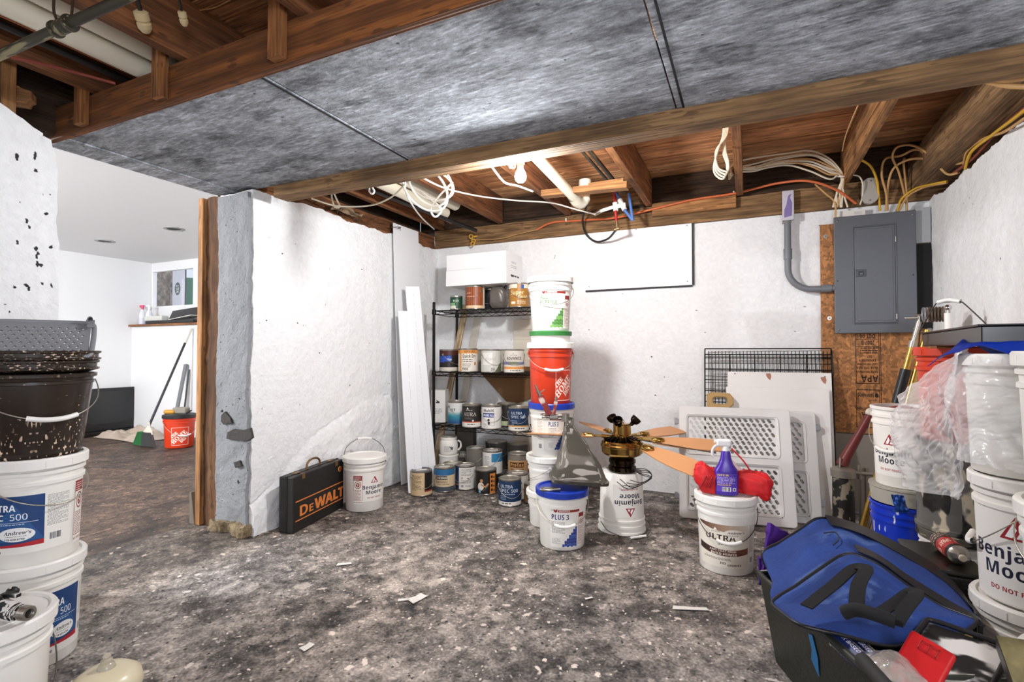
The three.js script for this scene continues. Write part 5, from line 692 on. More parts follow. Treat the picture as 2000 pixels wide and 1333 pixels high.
// ---------- the heap by the right wall ----------
{
  const lab = (t) => t, W = M_.white, Lw = M_.whiteLid;
  const dirty = tex(512, 512, (u, v, c) => { const k = sst(0.5, 0.58, fbm(u * 13, v * 9, 0, 4)), e = sst(0.54, 0.6, fbm(u * 17 + 30, v * 7, 0, 3)), f = 1 - v; const g = 0.42 + 0.1 * (fbm(u * 10, v * 10, 0, 3) - 0.5); let r = g, q = g * 0.98, b = g * 0.93; r += (0.82 - r) * k; q += (0.78 - q) * k; b += (0.68 - b) * k; r *= 1 - 0.8 * e; q *= 1 - 0.8 * e; b *= 1 - 0.8 * e; c[0] = r; c[1] = q; c[2] = b; });
  const sx = 0.80, sz = -2.73; let y = 0;
  pail('white bucket at the floor under the paint-crusted grey tub', [sx, 0, sz], 0.2, { lid: mat(0xdcd8ce, 0.5, { map: dirty }), h: 0.375 }); y = 0.384;
  pail('grey translucent tub crusted with white and black paint', [sx, y, sz], 0, { m: mat(0xffffff, 0.4, { map: dirty }), h: 0.365, rt: 0.146, rb: 0.15, rings: [[0.002, 0.014, 0.008]] }); y += 0.367;
  const or = pail('red orange bucket under the black tray, half wrapped in clear plastic', [sx, y, sz], -0.55, { m: M_.orange, lid: M_.orange, h: 0.38, art: [[0.9, 0.02, 0.22, -0.7, artHD]], rings: [[0.29, 0.016, 0.008], [0.33, 0.012, 0.006]] });
  M('handle', TU([[-0.15, 0.34, 0.02], [-0.12, 0.46, 0.05], [-0.045, 0.575, 0.06], [0.05, 0.57, 0.06], [0.13, 0.47, 0.05], [0.155, 0.34, 0.02]], 0.0026, 50, 8, false, 0.1), M_.wireDark, or); M('grip', TU([[-0.04, 0.577, 0.06], [0, 0.583, 0.062], [0.045, 0.573, 0.06]], 0.009, 10), M_.grip, or);
  // black tray across the top
  const tr = thing('black_tray', 'long black plastic tray lying across the orange bucket', 'tray', [0.81, y + 0.391, -2.42], 1.50);
  M('tray', [RBB(-0.33, 0.33, 0.004, 0.055, -0.17, -0.162, 0.003), RBB(-0.33, 0.33, 0.004, 0.055, 0.162, 0.17, 0.003), RBB(-0.33, -0.322, 0.004, 0.055, -0.17, 0.17, 0.003), RBB(0.322, 0.33, 0.004, 0.055, -0.17, 0.17, 0.003), RBB(-0.33, 0.33, 0, 0.006, -0.17, 0.17, 0.003)], mat(0x141210, 0.25), tr); M('ledge', RBB(-0.345, 0.345, 0.055, 0.061, -0.185, 0.185, 0.003), mat(0x191613, 0.25), tr); tr.scale.set(1.25, 1, 0.8);
  one('wood_shim', 'pale wooden shim between the orange bucket and the black tray', 'shim', RB(0.16, 0.008, 0.05, 0.002, 0, 0, 0).rotateY(0.5).translate(0.735, y + 0.386, -2.61), M_.w4);
  // white bucket pair under the plastic
  const rx = 0.785, rz = -2.085;
  pail('stained white bucket on the floor under the large lettered white bucket', [rx, 0, rz], -0.1, { h: 0.36, lid: Lw, art: [[0.8, 0.12, 0.24, -0.6, cvs(128, 64, (c) => { c.fillStyle = WHITE; c.fillRect(0, 0, 128, 64); c.fillStyle = '#5a3524'; c.fillRect(0, 10, 90, 44); c.fillStyle = '#d9cdb8'; c.beginPath(); c.arc(60, 40, 22, 0, 7); c.fill(); lineText(c, 44, 30, 34, 3, 9, '#666'); })]] });
  pail('white bucket with large navy lettering and red triangle by the blue tool bag', [rx, 0.37, rz], -0.3, { lid: Lw, h: 0.365, art: [[2.05, 0.006, 0.275, 0.0, artBM]], bail: [0.17, -1.2, 1, 0.05] });
  pail('white bucket wrapped in clear plastic, standing on the large lettered one', [rx - 0.01, 0.745, rz - 0.02], 0, { lid: Lw, h: 0.36 });
  const tp = thing('blue_cloth', 'bright blue plastic sheet folded over the wrapped white bucket', 'plastic sheet', [rx - 0.01, 1.115, rz - 0.02], 0.6);
  M('sheet', thick(30, 22, (u, v) => { const x = (u - 0.5) * 0.33, z = (v - 0.5) * 0.33, r = Math.hypot(x, z); return V(x, 0.03 * fbm(u * 4, v * 4 + 3, 0, 3) + (r > 0.155 ? -(r - 0.155) * 1.1 : 0) + 0.02 * Math.abs(n3(u * 5, v * 2) - 0.5) + 0.016, z); }, 0.002), mat(0x0a2f96, 0.35), tp);
  // nearest stack at the picture's edge
  const ex = 0.765, ez = -1.71;
  for (const [k, l] of [[0, 'white bucket at the floor of the stack nearest by the side wall'], [1, 'white bucket in the middle of the stack nearest by the side wall'], [2, 'white bucket topmost in the stack nearest by the side wall, under the black tray']]) pail(l, [ex, k * 0.374, ez], 0.4 * k, { lid: Lw, ...(k === 1 ? { bail: [0.1, -0.6, 0] } : {}), art: k ? [[0.7, 0.06, 0.25, -0.2, artText]] : [] });
  // clear plastic draped round the orange and white buckets
  const path = new THREE.CatmullRomCurve3([V(0.60, 0, -2.80), V(0.60, 0, -2.68), V(0.655, 0, -2.565), V(0.69, 0, -2.45), V(0.665, 0, -2.30), V(0.61, 0, -2.14), V(0.625, 0, -1.99), V(0.70, 0, -1.905), V(0.78, 0, -1.89)]);
  const ci = V(0.95, 0, -2.45);
  const drape = grid(150, 110, (u, v) => { const p = path.getPointAt(u), o = p.clone().sub(ci).normalize(); const topY = 0.93 + 0.2 * sst(0, 0.42, u) - 0.045 * sst(0.6, 1, u), botY = 0.53 + 0.04 * n3(u * 6, 3) + 0.22 * sst(0.35, 0.6, u); const yy = botY + (topY - botY) * v; const cr = (fbm(u * 7, v * 2.2, 0, 3) - 0.5) * 0.08 + Math.abs(n3(u * 22 + v * 6, v * 4 + 4) - 0.5) * 0.045 + Math.abs(n3(u * 34 - v * 20, v * 18 + u * 12) - 0.5) * 0.024 * (1 - 0.75 * sst(0.5, 0.7, u)); const pull = -0.055 * Math.pow(v, 5) - 0.02 * (1 - v); return V(p.x, yy, p.z).addScaledVector(o, 0.012 + cr + pull); });
  one('plastic_bag', 'crumpled clear plastic bag draped round the orange and white buckets', 'plastic bag', drape, phys(0xffffff, 0.22, { transmission: 0.62, thickness: 0, ior: 1.35, side: THREE.DoubleSide, bumpMap: gritBump, bumpScale: 0.002, specularIntensity: 1 }));
  // white bucket on a grey tub on the blue bucket
  const bx = 0.70, bz = -3.09;
  const drip = tex(256, 256, (u, v, c) => { const k = Math.max(sst(0.8, 0.84, n3(u * 60, v * 16)), sst(0.86, 0.9, n3(u * 26, v * 26, 2.5))); c[0] = 0.06 + 0.85 * k; c[1] = 0.2 + 0.7 * k; c[2] = 0.72 + 0.2 * k; });
  pail('bright blue paint splashed bucket on the floor behind the tool bag', [bx - 0.01, 0, bz], 0.3, { m: mat(0xffffff, 0.3, { map: drip }), h: 0.385 });
  const tub = thing('grey_tub', 'low grey tub rim between the blue bucket and the white one above', 'tub', [bx, 0.387, bz]); M('tub', LA([[0, 0], [0.14, 0], [0.15, 0.004], [0.156, 0.07], [0.16, 0.074], [0.16, 0.083], [0, 0.083]], 48), mat(0xa8a396, 0.5), tub);
  const wb = pail('white lettered bucket holding rags, stacked before the strand board', [bx, 0.472, bz], -0.62, { h: 0.38, art: [[1.5, 0.05, 0.26, 0.1, artBM]], bail: [0.16, 0.1, 1, 0.05] });
  const rg = thing('red_rag', 'red brown rag stuffed in the top of the white lettered bucket', 'rag', [bx, 0.80, bz]); M('cloth', (() => { const g = new THREE.SphereGeometry(0.12, 36, 22), P = g.attributes.position; for (let i = 0; i < P.count; i++) { const k = 1 + 0.3 * (fbm(P.getX(i) * 18 + 4, P.getY(i) * 18 + 4, P.getZ(i) * 18 + 4.5, 3) - 0.5); P.setXYZ(i, P.getX(i) * k, P.getY(i) * 0.42 * k, P.getZ(i) * k); } g.computeVertexNormals(); return g; })(), mat(0x8a2f28, 0.8), rg);
  const tape = thing('blue_tape', 'crumpled blue tape scrap hanging by the white lettered bucket', 'tape', at(1752, 985, 2.36).toArray()); M('tape', thick(14, 14, (u, v) => V((u - 0.5) * 0.05 + 0.02 * n3(v * 5, 2), (v - 0.5) * 0.08, 0.05 * (fbm(u * 4, v * 4, 0, 3) - 0.5)), 0.001), mat(0x14489c, 0.5), tape);
  // extension poles and the roller head
  const P0 = at(1682, 1040, 2.98), P1 = at(1795, 628, 2.86), dir = P1.clone().sub(P0), k = (t) => P0.clone().addScaledVector(dir, t); P0.addScaledVector(dir, -0.0);
  const pole = thing('extension_pole', 'golden extension pole with a black grip leaning behind the white bucket', 'pole', [0, 0, 0]); const gold = mat(0xc9a250, 0.25, { metalness: 0.9 });
  const f0 = k(-P0.y / dir.y);
  M('tube', ROD(f0, k(0.9), 0.017, 16), gold, pole); M('grip', ROD(k(0.62), k(0.78), 0.026, 16), M_.black, pole); M('inner_tube', ROD(k(0.86), k(1.0), 0.013, 14), M_.tin, pole); M('collar', ROD(k(0.88), k(0.91), 0.02, 16), M_.tin, pole);
  const off = V(0.045, 0, 0.01), pole2 = thing('extension_pole', 'second golden pole close beside the one with the black grip', 'pole', [0, 0, 0]); M('tube', ROD(f0.clone().add(off), k(0.96).add(off), 0.014, 14), gold, pole2); M('ferrule', ROD(k(0.85).add(off), k(0.88).add(off), 0.018, 14), M_.tin, pole2);
  const hd = thing('paint_roller', 'silver ribbed roller head on the tip of the golden pole', 'paint roller', P1.toArray(), -0.4); const ds = []; for (let i = 0; i < 7; i++) M('disc', CY(0.042, 0.042, 0.007, 0, 0, 0, 24).rotateZ(Math.PI / 2).translate(0.02 + i * 0.014, 0.035, 0), i < 2 ? mat(0xb9babc, 0.3, { metalness: 0.7 }) : mat(0x5a4433, 0.5), hd); M('frame', [ROD([0, -0.02, 0], [0, 0.03, 0], 0.008), ROD([-0.02, 0.035, 0], [0.12, 0.035, 0], 0.006), RB(0.06, 0.012, 0.05, 0.003, -0.03, 0.02, 0)], M_.tin, hd);
  const wt = thing('curtain_rod', 'white rod with a chrome ball end standing by the side wall', 'rod', [0, 0, 0]); const w0 = at(1853, 700, 2.62), w1 = at(1852, 612, 2.62); M('rod', ROD([w0.x, 0, w0.z], w1, 0.017, 14), M_.white, wt); M('ball', SP(0.016, w1.x, w1.y + 0.028, w1.z), mat(0xcfcfd2, 0.08, { metalness: 1 }), wt); M('neck', CY(0.01, 0.008, 0.02, w1.x, w1.y + 0.006, w1.z), M_.tin, wt);
  // airless sprayer
  const spx = 0.52, spz = -3.72, sp = thing('paint_sprayer', 'paint crusted black pump sprayer with a dark red tube raised beside it', 'paint sprayer', [spx, 0, spz], 0.35);
  const crust = tex(256, 256, (u, v, c) => { const k = sst(0.52, 0.6, fbm(u * 9, v * 9, 0, 4)); c[0] = 0.08 + 0.45 * k; c[1] = 0.075 + 0.42 * k; c[2] = 0.06 + 0.36 * k; }), crm = mat(0xffffff, 0.6, { map: crust }), mt = mat(0x9a9388, 0.4, { metalness: 0.7 });
  M('pump_body', [LA([[0, 0], [0.07, 0], [0.072, 0.02], [0.06, 0.03], [0.058, 0.34], [0.05, 0.352], [0, 0.352]], 36)], crm, sp); M('collar', LA([[0.05, 0.35], [0.066, 0.352], [0.068, 0.395], [0.05, 0.405], [0.03, 0.415], [0, 0.415]], 36), mt, sp);
  for (const x of [0.095, 0.125]) M('rail', RBB(x, x + 0.022, 0, 0.41, -0.012, 0.012, 0.003, 'y'), mt, sp); M('cross_pipe', [ROD([0.04, 0.38, 0.01], [0.24, 0.365, 0.01], 0.013), ROD([0.09, 0.34, 0.01], [0.09, 0.43, 0.01], 0.012)], mt, sp);
  M('red_tube', [ROD([-0.01, 0.42, 0], [0.09, 0.60, 0.0], 0.031, 18, 0.024), ROD([0.09, 0.60, 0], [0.165, 0.735, 0.0], 0.023, 18)], mat(0x6a1f1c, 0.45), sp); M('tube_cap', SP(0.03, 0.168, 0.745, 0), mat(0xd9cfc2, 0.5), sp); M('elbow', TU([[0.17, 0.75, 0], [0.2, 0.745, 0.01], [0.215, 0.71, 0.01]], 0.012), mt, sp);
  M('handle', [ROD([-0.03, 0.40, 0.02], [-0.025, 0.47, 0.02], 0.006), ROD([0.04, 0.40, -0.01], [0.07, 0.52, -0.01], 0.005)], mt, sp);
  // bucket with a cleaner bottle and the red cloth
  const q = onY(1418, 1105), ux = q.x, uz = q.z;
  pail('white bucket with a brown primer label standing before the gate panels', [ux, 0, uz], 0.08, { lid: Lw, h: 0.375, art: [[1.95, 0.035, 0.25, -0.2, artUltraBed], [0.34, 0.05, 0.25, 1.0, artText]], bail: [0.15, 0.02, 1, 0.06, M_.wireDark] });
  const ly = 0.385, bt = thing('spray_bottle', 'purple trigger spray bottle standing on the primer bucket lid', 'spray bottle', [ux + 0.005, ly, uz + 0.05], faceCam(ux, uz, 0.15));
  const pm = mat(0x43209c, 0.3);
  const sec = [[0, 0.052, 0.03], [0.004, 0.058, 0.034], [0.09, 0.06, 0.036], [0.125, 0.056, 0.034], [0.155, 0.036, 0.026], [0.185, 0.026, 0.021], [0.215, 0.022, 0.019], [0.225, 0.016, 0.015]];
  M('bottle', MG([grid(36, sec.length - 1, (u, v) => { const s = sec[Math.round(v * (sec.length - 1))], a = -u * 2 * Math.PI, e = 0.75; return V(s[1] * Math.sign(Math.cos(a)) * Math.pow(Math.abs(Math.cos(a)), e), s[0], s[2] * Math.sign(Math.sin(a)) * Math.pow(Math.abs(Math.sin(a)), e)); })]), pm, bt);
  M('label', grid(16, 1, (u, v) => { const a = Math.PI * (0.5 + (0.5 - u) * 0.62), e = 0.75; return V(0.0605 * Math.sign(Math.cos(a)) * Math.pow(Math.abs(Math.cos(a)), e), 0.012 + 0.105 * v, 0.0368 * Math.pow(Math.abs(Math.sin(a)), e) + 0.0004); }), mat(0xffffff, 0.4, { map: cvs(192, 224, (c, w, h) => { c.fillStyle = '#3d2296'; c.fillRect(0, 0, w, h); c.fillStyle = '#5a3fb0'; c.fillRect(10, 8, w - 20, 200); txt(c, 'SUPER', 20, 40, 28, '#e8c860'); lineText(c, 20, 52, 150, 5, 15, '#cfc4ee'); txt(c, 'CLEANER', 20, 142, 22, '#e8c860'); bars(c, 70, 160, 44, 40); c.fillStyle = '#e8e4f4'; c.fillRect(130, 164, 34, 34); c.fillStyle = '#333'; c.fillRect(138, 172, 18, 18); }) }), bt);
  const hw = M('sprayer_head', [RB(0.075, 0.04, 0.032, 0.012, -0.008, 0.262, 0), CY(0.02, 0.017, 0.022, 0, 0.234, 0)], mat(0xeceae8, 0.4), bt); M('trigger', TU([[-0.038, 0.255, 0], [-0.06, 0.23, 0], [-0.064, 0.2, 0], [-0.055, 0.185, 0]], 0.0075), mat(0xe0dede, 0.4), hw); M('nozzle', ROD([-0.04, 0.268, 0], [-0.056, 0.268, 0], 0.009, 12), M_.red || mat(0xeceae8, 0.4), hw);
  const cm = mat(0xd0161c, 0.55), cl = (w, h, sd, d) => thick(26, 22, (u, v) => { const f = (fbm(u * 3 + sd, v * 3, 0, 3) - 0.5) * 0.07 + 0.02 * Math.abs(n3(u * 9 + sd, v * 6) - 0.5); const taper = 0.78 + 0.22 * v; return V((u - 0.5) * w * taper, (v) * h * (0.85 + 0.3 * n3(u * 2.5 + sd, 1)) , f + d * Math.sin(u * Math.PI)); }, 0.003);
  const c1 = thing('red_pouch', 'red fabric pouch with straps slumped beside the purple bottle, nearer the fan', 'pouch', [ux - 0.085, ly + 0.001, uz + 0.05], faceCam(ux, uz, 0.3)); M('pouch', (() => { const g = new THREE.SphereGeometry(1, 36, 24), P = g.attributes.position; for (let i = 0; i < P.count; i++) { const X = P.getX(i), Y = P.getY(i), Z = P.getZ(i), kk = 1 + 0.5 * (fbm(X * 2.2 + 4, Y * 2.2 + 4, Z * 2.2 + 4.5, 3) - 0.5) - 0.12 * Math.abs(n3(X * 5 + 9, Y * 2 + 3, Z * 5 + 1.5) - 0.5); P.setXYZ(i, X * 0.07 * kk - 0.02 * Y, Math.max(0, 0.065 + Y * 0.085 * kk), Z * 0.05 * kk); } g.computeVertexNormals(); return g; })(), cm, c1); for (const o of [-0.02, 0.012, 0.03]) M('strap', TU([[o - 0.03, 0.03, 0.045], [o - 0.005, 0.08, 0.048], [o + 0.02, 0.125, 0.02]], 0.004), mat(0x9c0d14, 0.6), c1);
  const c2 = thing('red_cloth', 'bright red cloth spilling over the edge of the primer bucket', 'cloth', [ux + 0.13, ly - 0.03, uz + 0.0], faceCam(ux, uz, -0.12)); M('cloth', (() => { const g = new THREE.SphereGeometry(1, 44, 30), P = g.attributes.position; for (let i = 0; i < P.count; i++) { const X = P.getX(i), Y = P.getY(i), Z = P.getZ(i), kk = 1 + 0.55 * (fbm(X * 2 + 14, Y * 2 + 4, Z * 2 + 4.5, 3) - 0.5) - 0.22 * Math.abs(n3(X * 7 + 9, Y * 3, Z * 7 + 1.5) - 0.5), e = (q) => Math.sign(q) * Math.pow(Math.abs(q), 0.6); const xx = e(X) * 0.095 * kk; let yy = 0.085 + e(Y) * 0.07 * kk; if (xx < 0.03) yy = Math.max(yy, 0.034); P.setXYZ(i, xx, yy - 0.02 * sst(0.02, 0.1, xx), e(Z) * 0.045 * kk); } g.computeVertexNormals(); return g; })(), cm, c2);
  const br = thing('clear_pouch', 'translucent red edged plastic pouch leaning behind the purple bottle', 'pouch', [ux + 0.06, ly + 0.06, uz - 0.02], faceCam(ux, uz, 0)); M('film', thick(10, 10, (u, v) => V(-0.05 + 0.12 * u + 0.05 * (1 - v) - 0.03, v * 0.16 * (1 - 0.75 * u), 0.02 * (fbm(u * 3, v * 3, 0, 2) - 0.5)), 0.001), phys(0xf0dcdc, 0.25, { transmission: 0.6, thickness: 0 }), br); M('zip', TU([[-0.03, 0.165, 0.004], [0.03, 0.1, 0.004], [0.07, 0.035, 0.004]], 0.004), cm, br);
}

// ---------- storage tote, tool bag and what lies about them ----------
const BAGF = [[1508, 1178, 1.62], [1550, 1148, 1.67], [1600, 1113, 1.72], [1638, 1088, 1.77], [1668, 1083, 1.76], [1715, 1103, 1.72], [1770, 1142, 1.65], [1840, 1185, 1.56], [1907, 1213, 1.47], [1880, 1237, 1.44], [1830, 1246, 1.43], [1740, 1264, 1.42], [1640, 1240, 1.43], [1560, 1220, 1.47]];
const BAGG = [[1489, 1086, 1.93], [1520, 1062, 1.96], [1560, 1037, 1.99], [1592, 1015, 2.01], [1622, 1014, 2.01], [1680, 1033, 1.97], [1750, 1066, 1.9], [1830, 1112, 1.8], [1895, 1190, 1.6], [1890, 1222, 1.58], [1840, 1248, 1.62], [1740, 1262, 1.72], [1640, 1236, 1.8], [1545, 1180, 1.9]];
{
  const A = V(0.03, 0, -2.116), d = V(0.416, 0, 0.909), n = V(0.909, 0, -0.416);
  const t = thing('storage_tote', 'dark green storage tote crammed with tools under the blue bag', 'storage tote', A.toArray(), Math.atan2(-d.z, d.x));
  // local x runs along the long side towards the viewer, local z points away from the other side
  const L = 0.60, Wd = -0.36, H = 0.30, gm = mat(0x20261d, 0.4, { bumpMap: gritBump, bumpScale: 0.002 }), worn = mat(0xffffff, 0.5, { map: tex(256, 64, (u, v, c) => { const k = sst(0.45, 0.6, fbm(u * 14, v * 6, 0, 4)); c[0] = 0.16 + 0.55 * k; c[1] = 0.17 + 0.53 * k; c[2] = 0.14 + 0.5 * k; }) });
  const side = (p, q, r, s) => thick(1, 1, (u, v) => V(...p).lerp(V(...q), u).lerp(V(...r).lerp(V(...s), u), v), 0.005);
  const x0 = 0, x1 = L, z0 = 0, z1 = Wd, i = 0.04;
  M('wall', side([x0 + i, 0, z0 - i], [x1 - i, 0, z0 - i], [x0, H, z0], [x1, H, z0]), gm, t); M('wall', side([x0 + i, 0, z1 + i], [x1 - i, 0, z1 + i], [x0, H, z1], [x1, H, z1]), gm, t);
  M('wall', side([x0 + i, 0, z0 - i], [x0 + i, 0, z1 + i], [x0, H, z0], [x0, H, z1]), gm, t); M('wall', side([x1 - i, 0, z0 - i], [x1 - i, 0, z1 + i], [x1, H, z0], [x1, H, z1]), gm, t);
  M('bottom', RBB(x0 + i, x1 - i, 0, 0.008, z1 + i, z0 - i, 0.002), gm, t);
  M('rim', TU([[x0, H, z0], [x1, H, z0], [x1, H, z1], [x0, H, z1]], 0.011, 120, 8, true, 0.06), worn, t);
  M('tape', EX([[0.31, 0.245], [0.332, 0.252], [0.346, 0.19], [0.338, 0.13], [0.322, 0.145], [0.306, 0.165], [0.318, 0.2]], 0.001, 0).translate(0, 0, -0.0), mat(0x2a86c8, 0.5), t).position.set(0, 0, -0.008);
  t.children[t.children.length - 1].rotation.x = 0.13; t.children[t.children.length - 1].position.set(0, 0.006, -0.033);
  const T = (x, y, z) => A.clone().addScaledVector(d, x).addScaledVector(n, z).setY(y);         // tote coordinates, z from the near long side inwards
  const pad = thing('packed_rags', 'dark heap of rags packed under the tools in the tote', 'rags', [0, 0, 0]);
  M('heap', grid(40, 30, (u, v) => { const e = Math.min(u, 1 - u, v, 1 - v); return T(0.06 + 0.52 * u, 0.012 + 0.19 * sst(0, 0.12, e) + 0.04 * fbm(u * 5, v * 4, 0, 3), 0.05 + 0.28 * v); }), mat(0x1f1d1c, 0.9), pad);
  const tube = (lab, a, b, r, art, name, cat, capCol) => { const g = thing(name, lab, cat, a.toArray()); const q = new THREE.Quaternion().setFromUnitVectors(V(0, 1, 0), b.clone().sub(a).normalize()); g.quaternion.copy(q); const h = a.distanceTo(b); M('barrel', LA([[0, 0], [r, 0], [r, h], [r * 0.8, h + 0.004], [0.008, h + 0.008], [0, h + 0.008]], 28), mat(0xffffff, 0.45, { map: art }), g); M('nozzle', CY(0.008, 0.003, 0.07, 0, h + 0.04, 0, 12), mat(capCol, 0.5), g); M('end_ring', TO(r, 0.002, 0, 0.002, 0), mat(0xd8d4c8, 0.5), g); return g; };
  const caulk = cvs(256, 256, (c, w, h) => { c.fillStyle = '#1d2c66'; c.fillRect(0, 0, w, h); c.fillStyle = '#d9b23a'; c.fillRect(0, 0, w, 40); c.save(); c.translate(30, 230); c.rotate(-Math.PI / 2); for (let k = 0; k < 3; k++) { txt(c, 'SILICONE', 0, 20 + k * 84, 34, '#e9d27a'); txt(c, 'LATEX BASED', 0, 48 + k * 84, 26, '#e6e6ee'); } c.restore(); });
  tube('blue and yellow caulk tube lying nearer the tote rim', at(1636, 1250, 1.47), at(1690, 1301, 1.36), 0.026, caulk, 'caulk_tube', 'caulk tube', 0xe8e2c8); tube('second blue and yellow caulk tube, tucked under the blue bag', at(1664, 1254, 1.48), at(1714, 1300, 1.37), 0.026, caulk, 'caulk_tube', 'caulk tube', 0xe8e2c8);
  const hm = thing('hammer', 'dark rubber hammer grip poking out of the tote', 'hammer', [0, 0, 0]); const h0 = at(1686, 1292, 1.26), h1 = at(1738, 1350, 1.16); M('grip', [ROD(h0, h1, 0.018, 18, 0.017), SP(0.018, h0.x, h0.y, h0.z)], mat(0x2c2a29, 0.75), hm); M('shaft', ROD(h1, h1.clone().add(h1.clone().sub(h0)), 0.012), M_.tin, hm);
  const rp = thing('red_case', 'flat red plastic case with raised lettering in the tote', 'case', at(1800, 1300, 1.27).toArray(), -0.3); rp.rotation.order = 'YXZ'; rp.rotation.x = -0.75; rp.rotation.z = -0.35; M('case', RB(0.095, 0.13, 0.025, 0.008), mat(0xc8161c, 0.4), rp); M('raised_mark', [RB(0.04, 0.006, 0.003, 0.001, 0.0, 0.03, 0.0135), RB(0.04, 0.006, 0.003, 0.001, 0.0, 0.05, 0.0135), RB(0.006, 0.026, 0.003, 0.001, -0.018, 0.04, 0.0135), RB(0.006, 0.026, 0.003, 0.001, 0.018, 0.04, 0.0135), RB(0.006, 0.026, 0.003, 0.001, 0, 0.04, 0.0135)], mat(0xa81016, 0.4), rp);
  const cp = thing('clear_bag', 'clear plastic bag of screws between the hammer grip and the red case', 'plastic bag', at(1745, 1318, 1.28).toArray(), 0); M('film', thick(24, 20, (u, v) => V((u - 0.5) * 0.12, 0.03 * fbm(u * 4, v * 4, 0, 3) + 0.03 * Math.sin(u * 3.1) * Math.sin(v * 3.1), (v - 0.5) * 0.12), 0.001), phys(0xf2eee8, 0.12, { transmission: 0.75, thickness: 0, side: THREE.DoubleSide }), cp); M('contents', (() => { const g = []; for (let k = 0; k < 16; k++) g.push(RB(0.016, 0.008, 0.012, 0.003).rotateY(rnd(3)).translate(rnd(-0.04, 0.04), 0.012, rnd(-0.04, 0.04))); return g; })(), mat(0x9a5a48, 0.5), cp).userData.kind = 'stuff';
  const pm = tex(256, 256, (u, v, c) => { const k = sst(0.4, 0.55, fbm(u * 3 + 3, v * 4, 0, 4)); c[0] = 0.08 + 0.8 * k; c[1] = 0.08 + 0.79 * k; c[2] = 0.08 + 0.77 * k; });
  const pn = thing('paint_tray', 'black paint tray smeared with white paint lying in the tote', 'paint tray', at(1862, 1290, 1.34).toArray(), -0.55); pn.rotation.order = 'YXZ'; pn.rotation.x = 0.25; M('tray', RB(0.17, 0.012, 0.22, 0.005), mat(0xffffff, 0.5, { map: rep(pm, 4, 4) }), pn); M('lip', TU([[-0.085, 0.012, -0.11], [0.085, 0.012, -0.11], [0.085, 0.012, 0.11], [-0.085, 0.012, 0.11]], 0.007, 60, 7, true, 0.1), M_.black, pn);
  const rl = thing('tape_roll', 'tan tape roll at the back of the tote beside the paint tray', 'tape roll', at(1868, 1250, 1.5).toArray(), 0); M('roll', LA([[0.02, 0], [0.036, 0], [0.036, 0.045], [0.02, 0.045], [0.02, 0]], 32), mat(0xc79a68, 0.7), rl);
  // the bag
  const loop = (a) => { const c = new THREE.CatmullRomCurve3(a.map((q) => at(...q)), true, 'catmullrom', 0.35); return c.getPoints(112); };
  const F = loop(BAGF), G = loop(BAGG), ce = (l) => l.reduce((s, q) => s.add(q), V(0, 0, 0)).multiplyScalar(1 / l.length), cF = ce(F), cG = ce(G), mid = cF.clone().add(cG).multiplyScalar(0.5), ax = cF.clone().sub(cG).normalize();
  const bt = tex(512, 512, (u, v, c) => { const a = fbm(u * 6, v * 6, 0, 4), k = sst(0.5, 0.75, fbm(u * 9 + 20, v * 5, 0, 4)), w = n3(u * 240, v * 240) * 0.06; c[0] = 0.06 + 0.05 * a + 0.17 * k + w; c[1] = 0.17 + 0.08 * a + 0.15 * k + w; c[2] = 0.42 + 0.14 * a + 0.1 * k + w; });
  const bm = mat(0xffffff, 0.8, { map: bt, bumpMap: rep(grit, 3, 3), bumpScale: 0.002 });
  const bag = thing('tool_bag', 'large blue canvas tool bag with black piping and straps lying on the tote', 'tool bag', [0, 0, 0]);
  const wr = (q, s) => { const f = (fbm(q.x * 9 + s, q.y * 9, q.z * 9 + 2.5, 3) - 0.5) * 0.05; return f; };
  const cap = (l, c, out, s, back) => grid(112, 12, (u, v) => { const e = l[Math.round((back ? u : 1 - u) * 112) % 112], q = e.clone().lerp(c, v); return q.addScaledVector(out, 0.03 * Math.sqrt(1 - (1 - v) * (1 - v)) + v * wr(q, s) * Math.min(1, v * 3)); });
  const gus = grid(112, 14, (u, v) => { const i = Math.round(u * 112) % 112, q = F[i].clone().lerp(G[i], v), m = mid.clone().addScaledVector(ax, q.clone().sub(mid).dot(ax)), o = q.clone().sub(m).normalize(), k = Math.sin(v * Math.PI); return q.addScaledVector(o, 0.012 * k + wr(q, 7) * k * 0.8 - 0.02 * k * k * sst(0.3, 0.5, n3(u * 7, 3))); });
  M('front_panel', cap(F, cF, ax, 3), bm, bag); M('back_panel', cap(G, cG, ax.clone().negate(), 13, true), bm, bag); M('gusset', gus, bm, bag);
  M('piping', TU(F.filter((q, i) => i % 4 === 0 && i < 112), 0.0055, 180, 7, true), M_.black, bag); M('piping', TU(G.filter((q, i) => i % 4 === 0 && i < 112), 0.006, 180, 7, true), M_.black, bag);
  // zip band along the rear seam and a second one along the front seam
  const band = (lo, other, i0, i1, w) => thick(40, 3, (u, v) => { const k = i0 + (i1 - i0) * u, a = lo[Math.floor(k)].clone().lerp(lo[Math.min(111, Math.floor(k) + 1)], k % 1), b = other[Math.floor(k)].clone().lerp(other[Math.min(111, Math.floor(k) + 1)], k % 1), o = a.clone().lerp(b, 0.0), m = mid.clone().addScaledVector(ax, a.clone().sub(mid).dot(ax)); return a.lerp(b, w * v).addScaledVector(o.sub(m).normalize(), 0.012); }, 0.003);
  M('zip_band', band(G, F, 30, 68, 0.32), M_.black, bag); M('zip_band', band(F, G, 34, 66, 0.2), M_.black, bag);
  const zp = F[64]; M('zip_pull', [RB(0.012, 0.045, 0.006, 0.003, zp.x + 0.005, zp.y - 0.03, zp.z + 0.012), TO(0.008, 0.003, zp.x + 0.005, zp.y - 0.004, zp.z + 0.012).rotateX(0)], M_.blackM, bag);
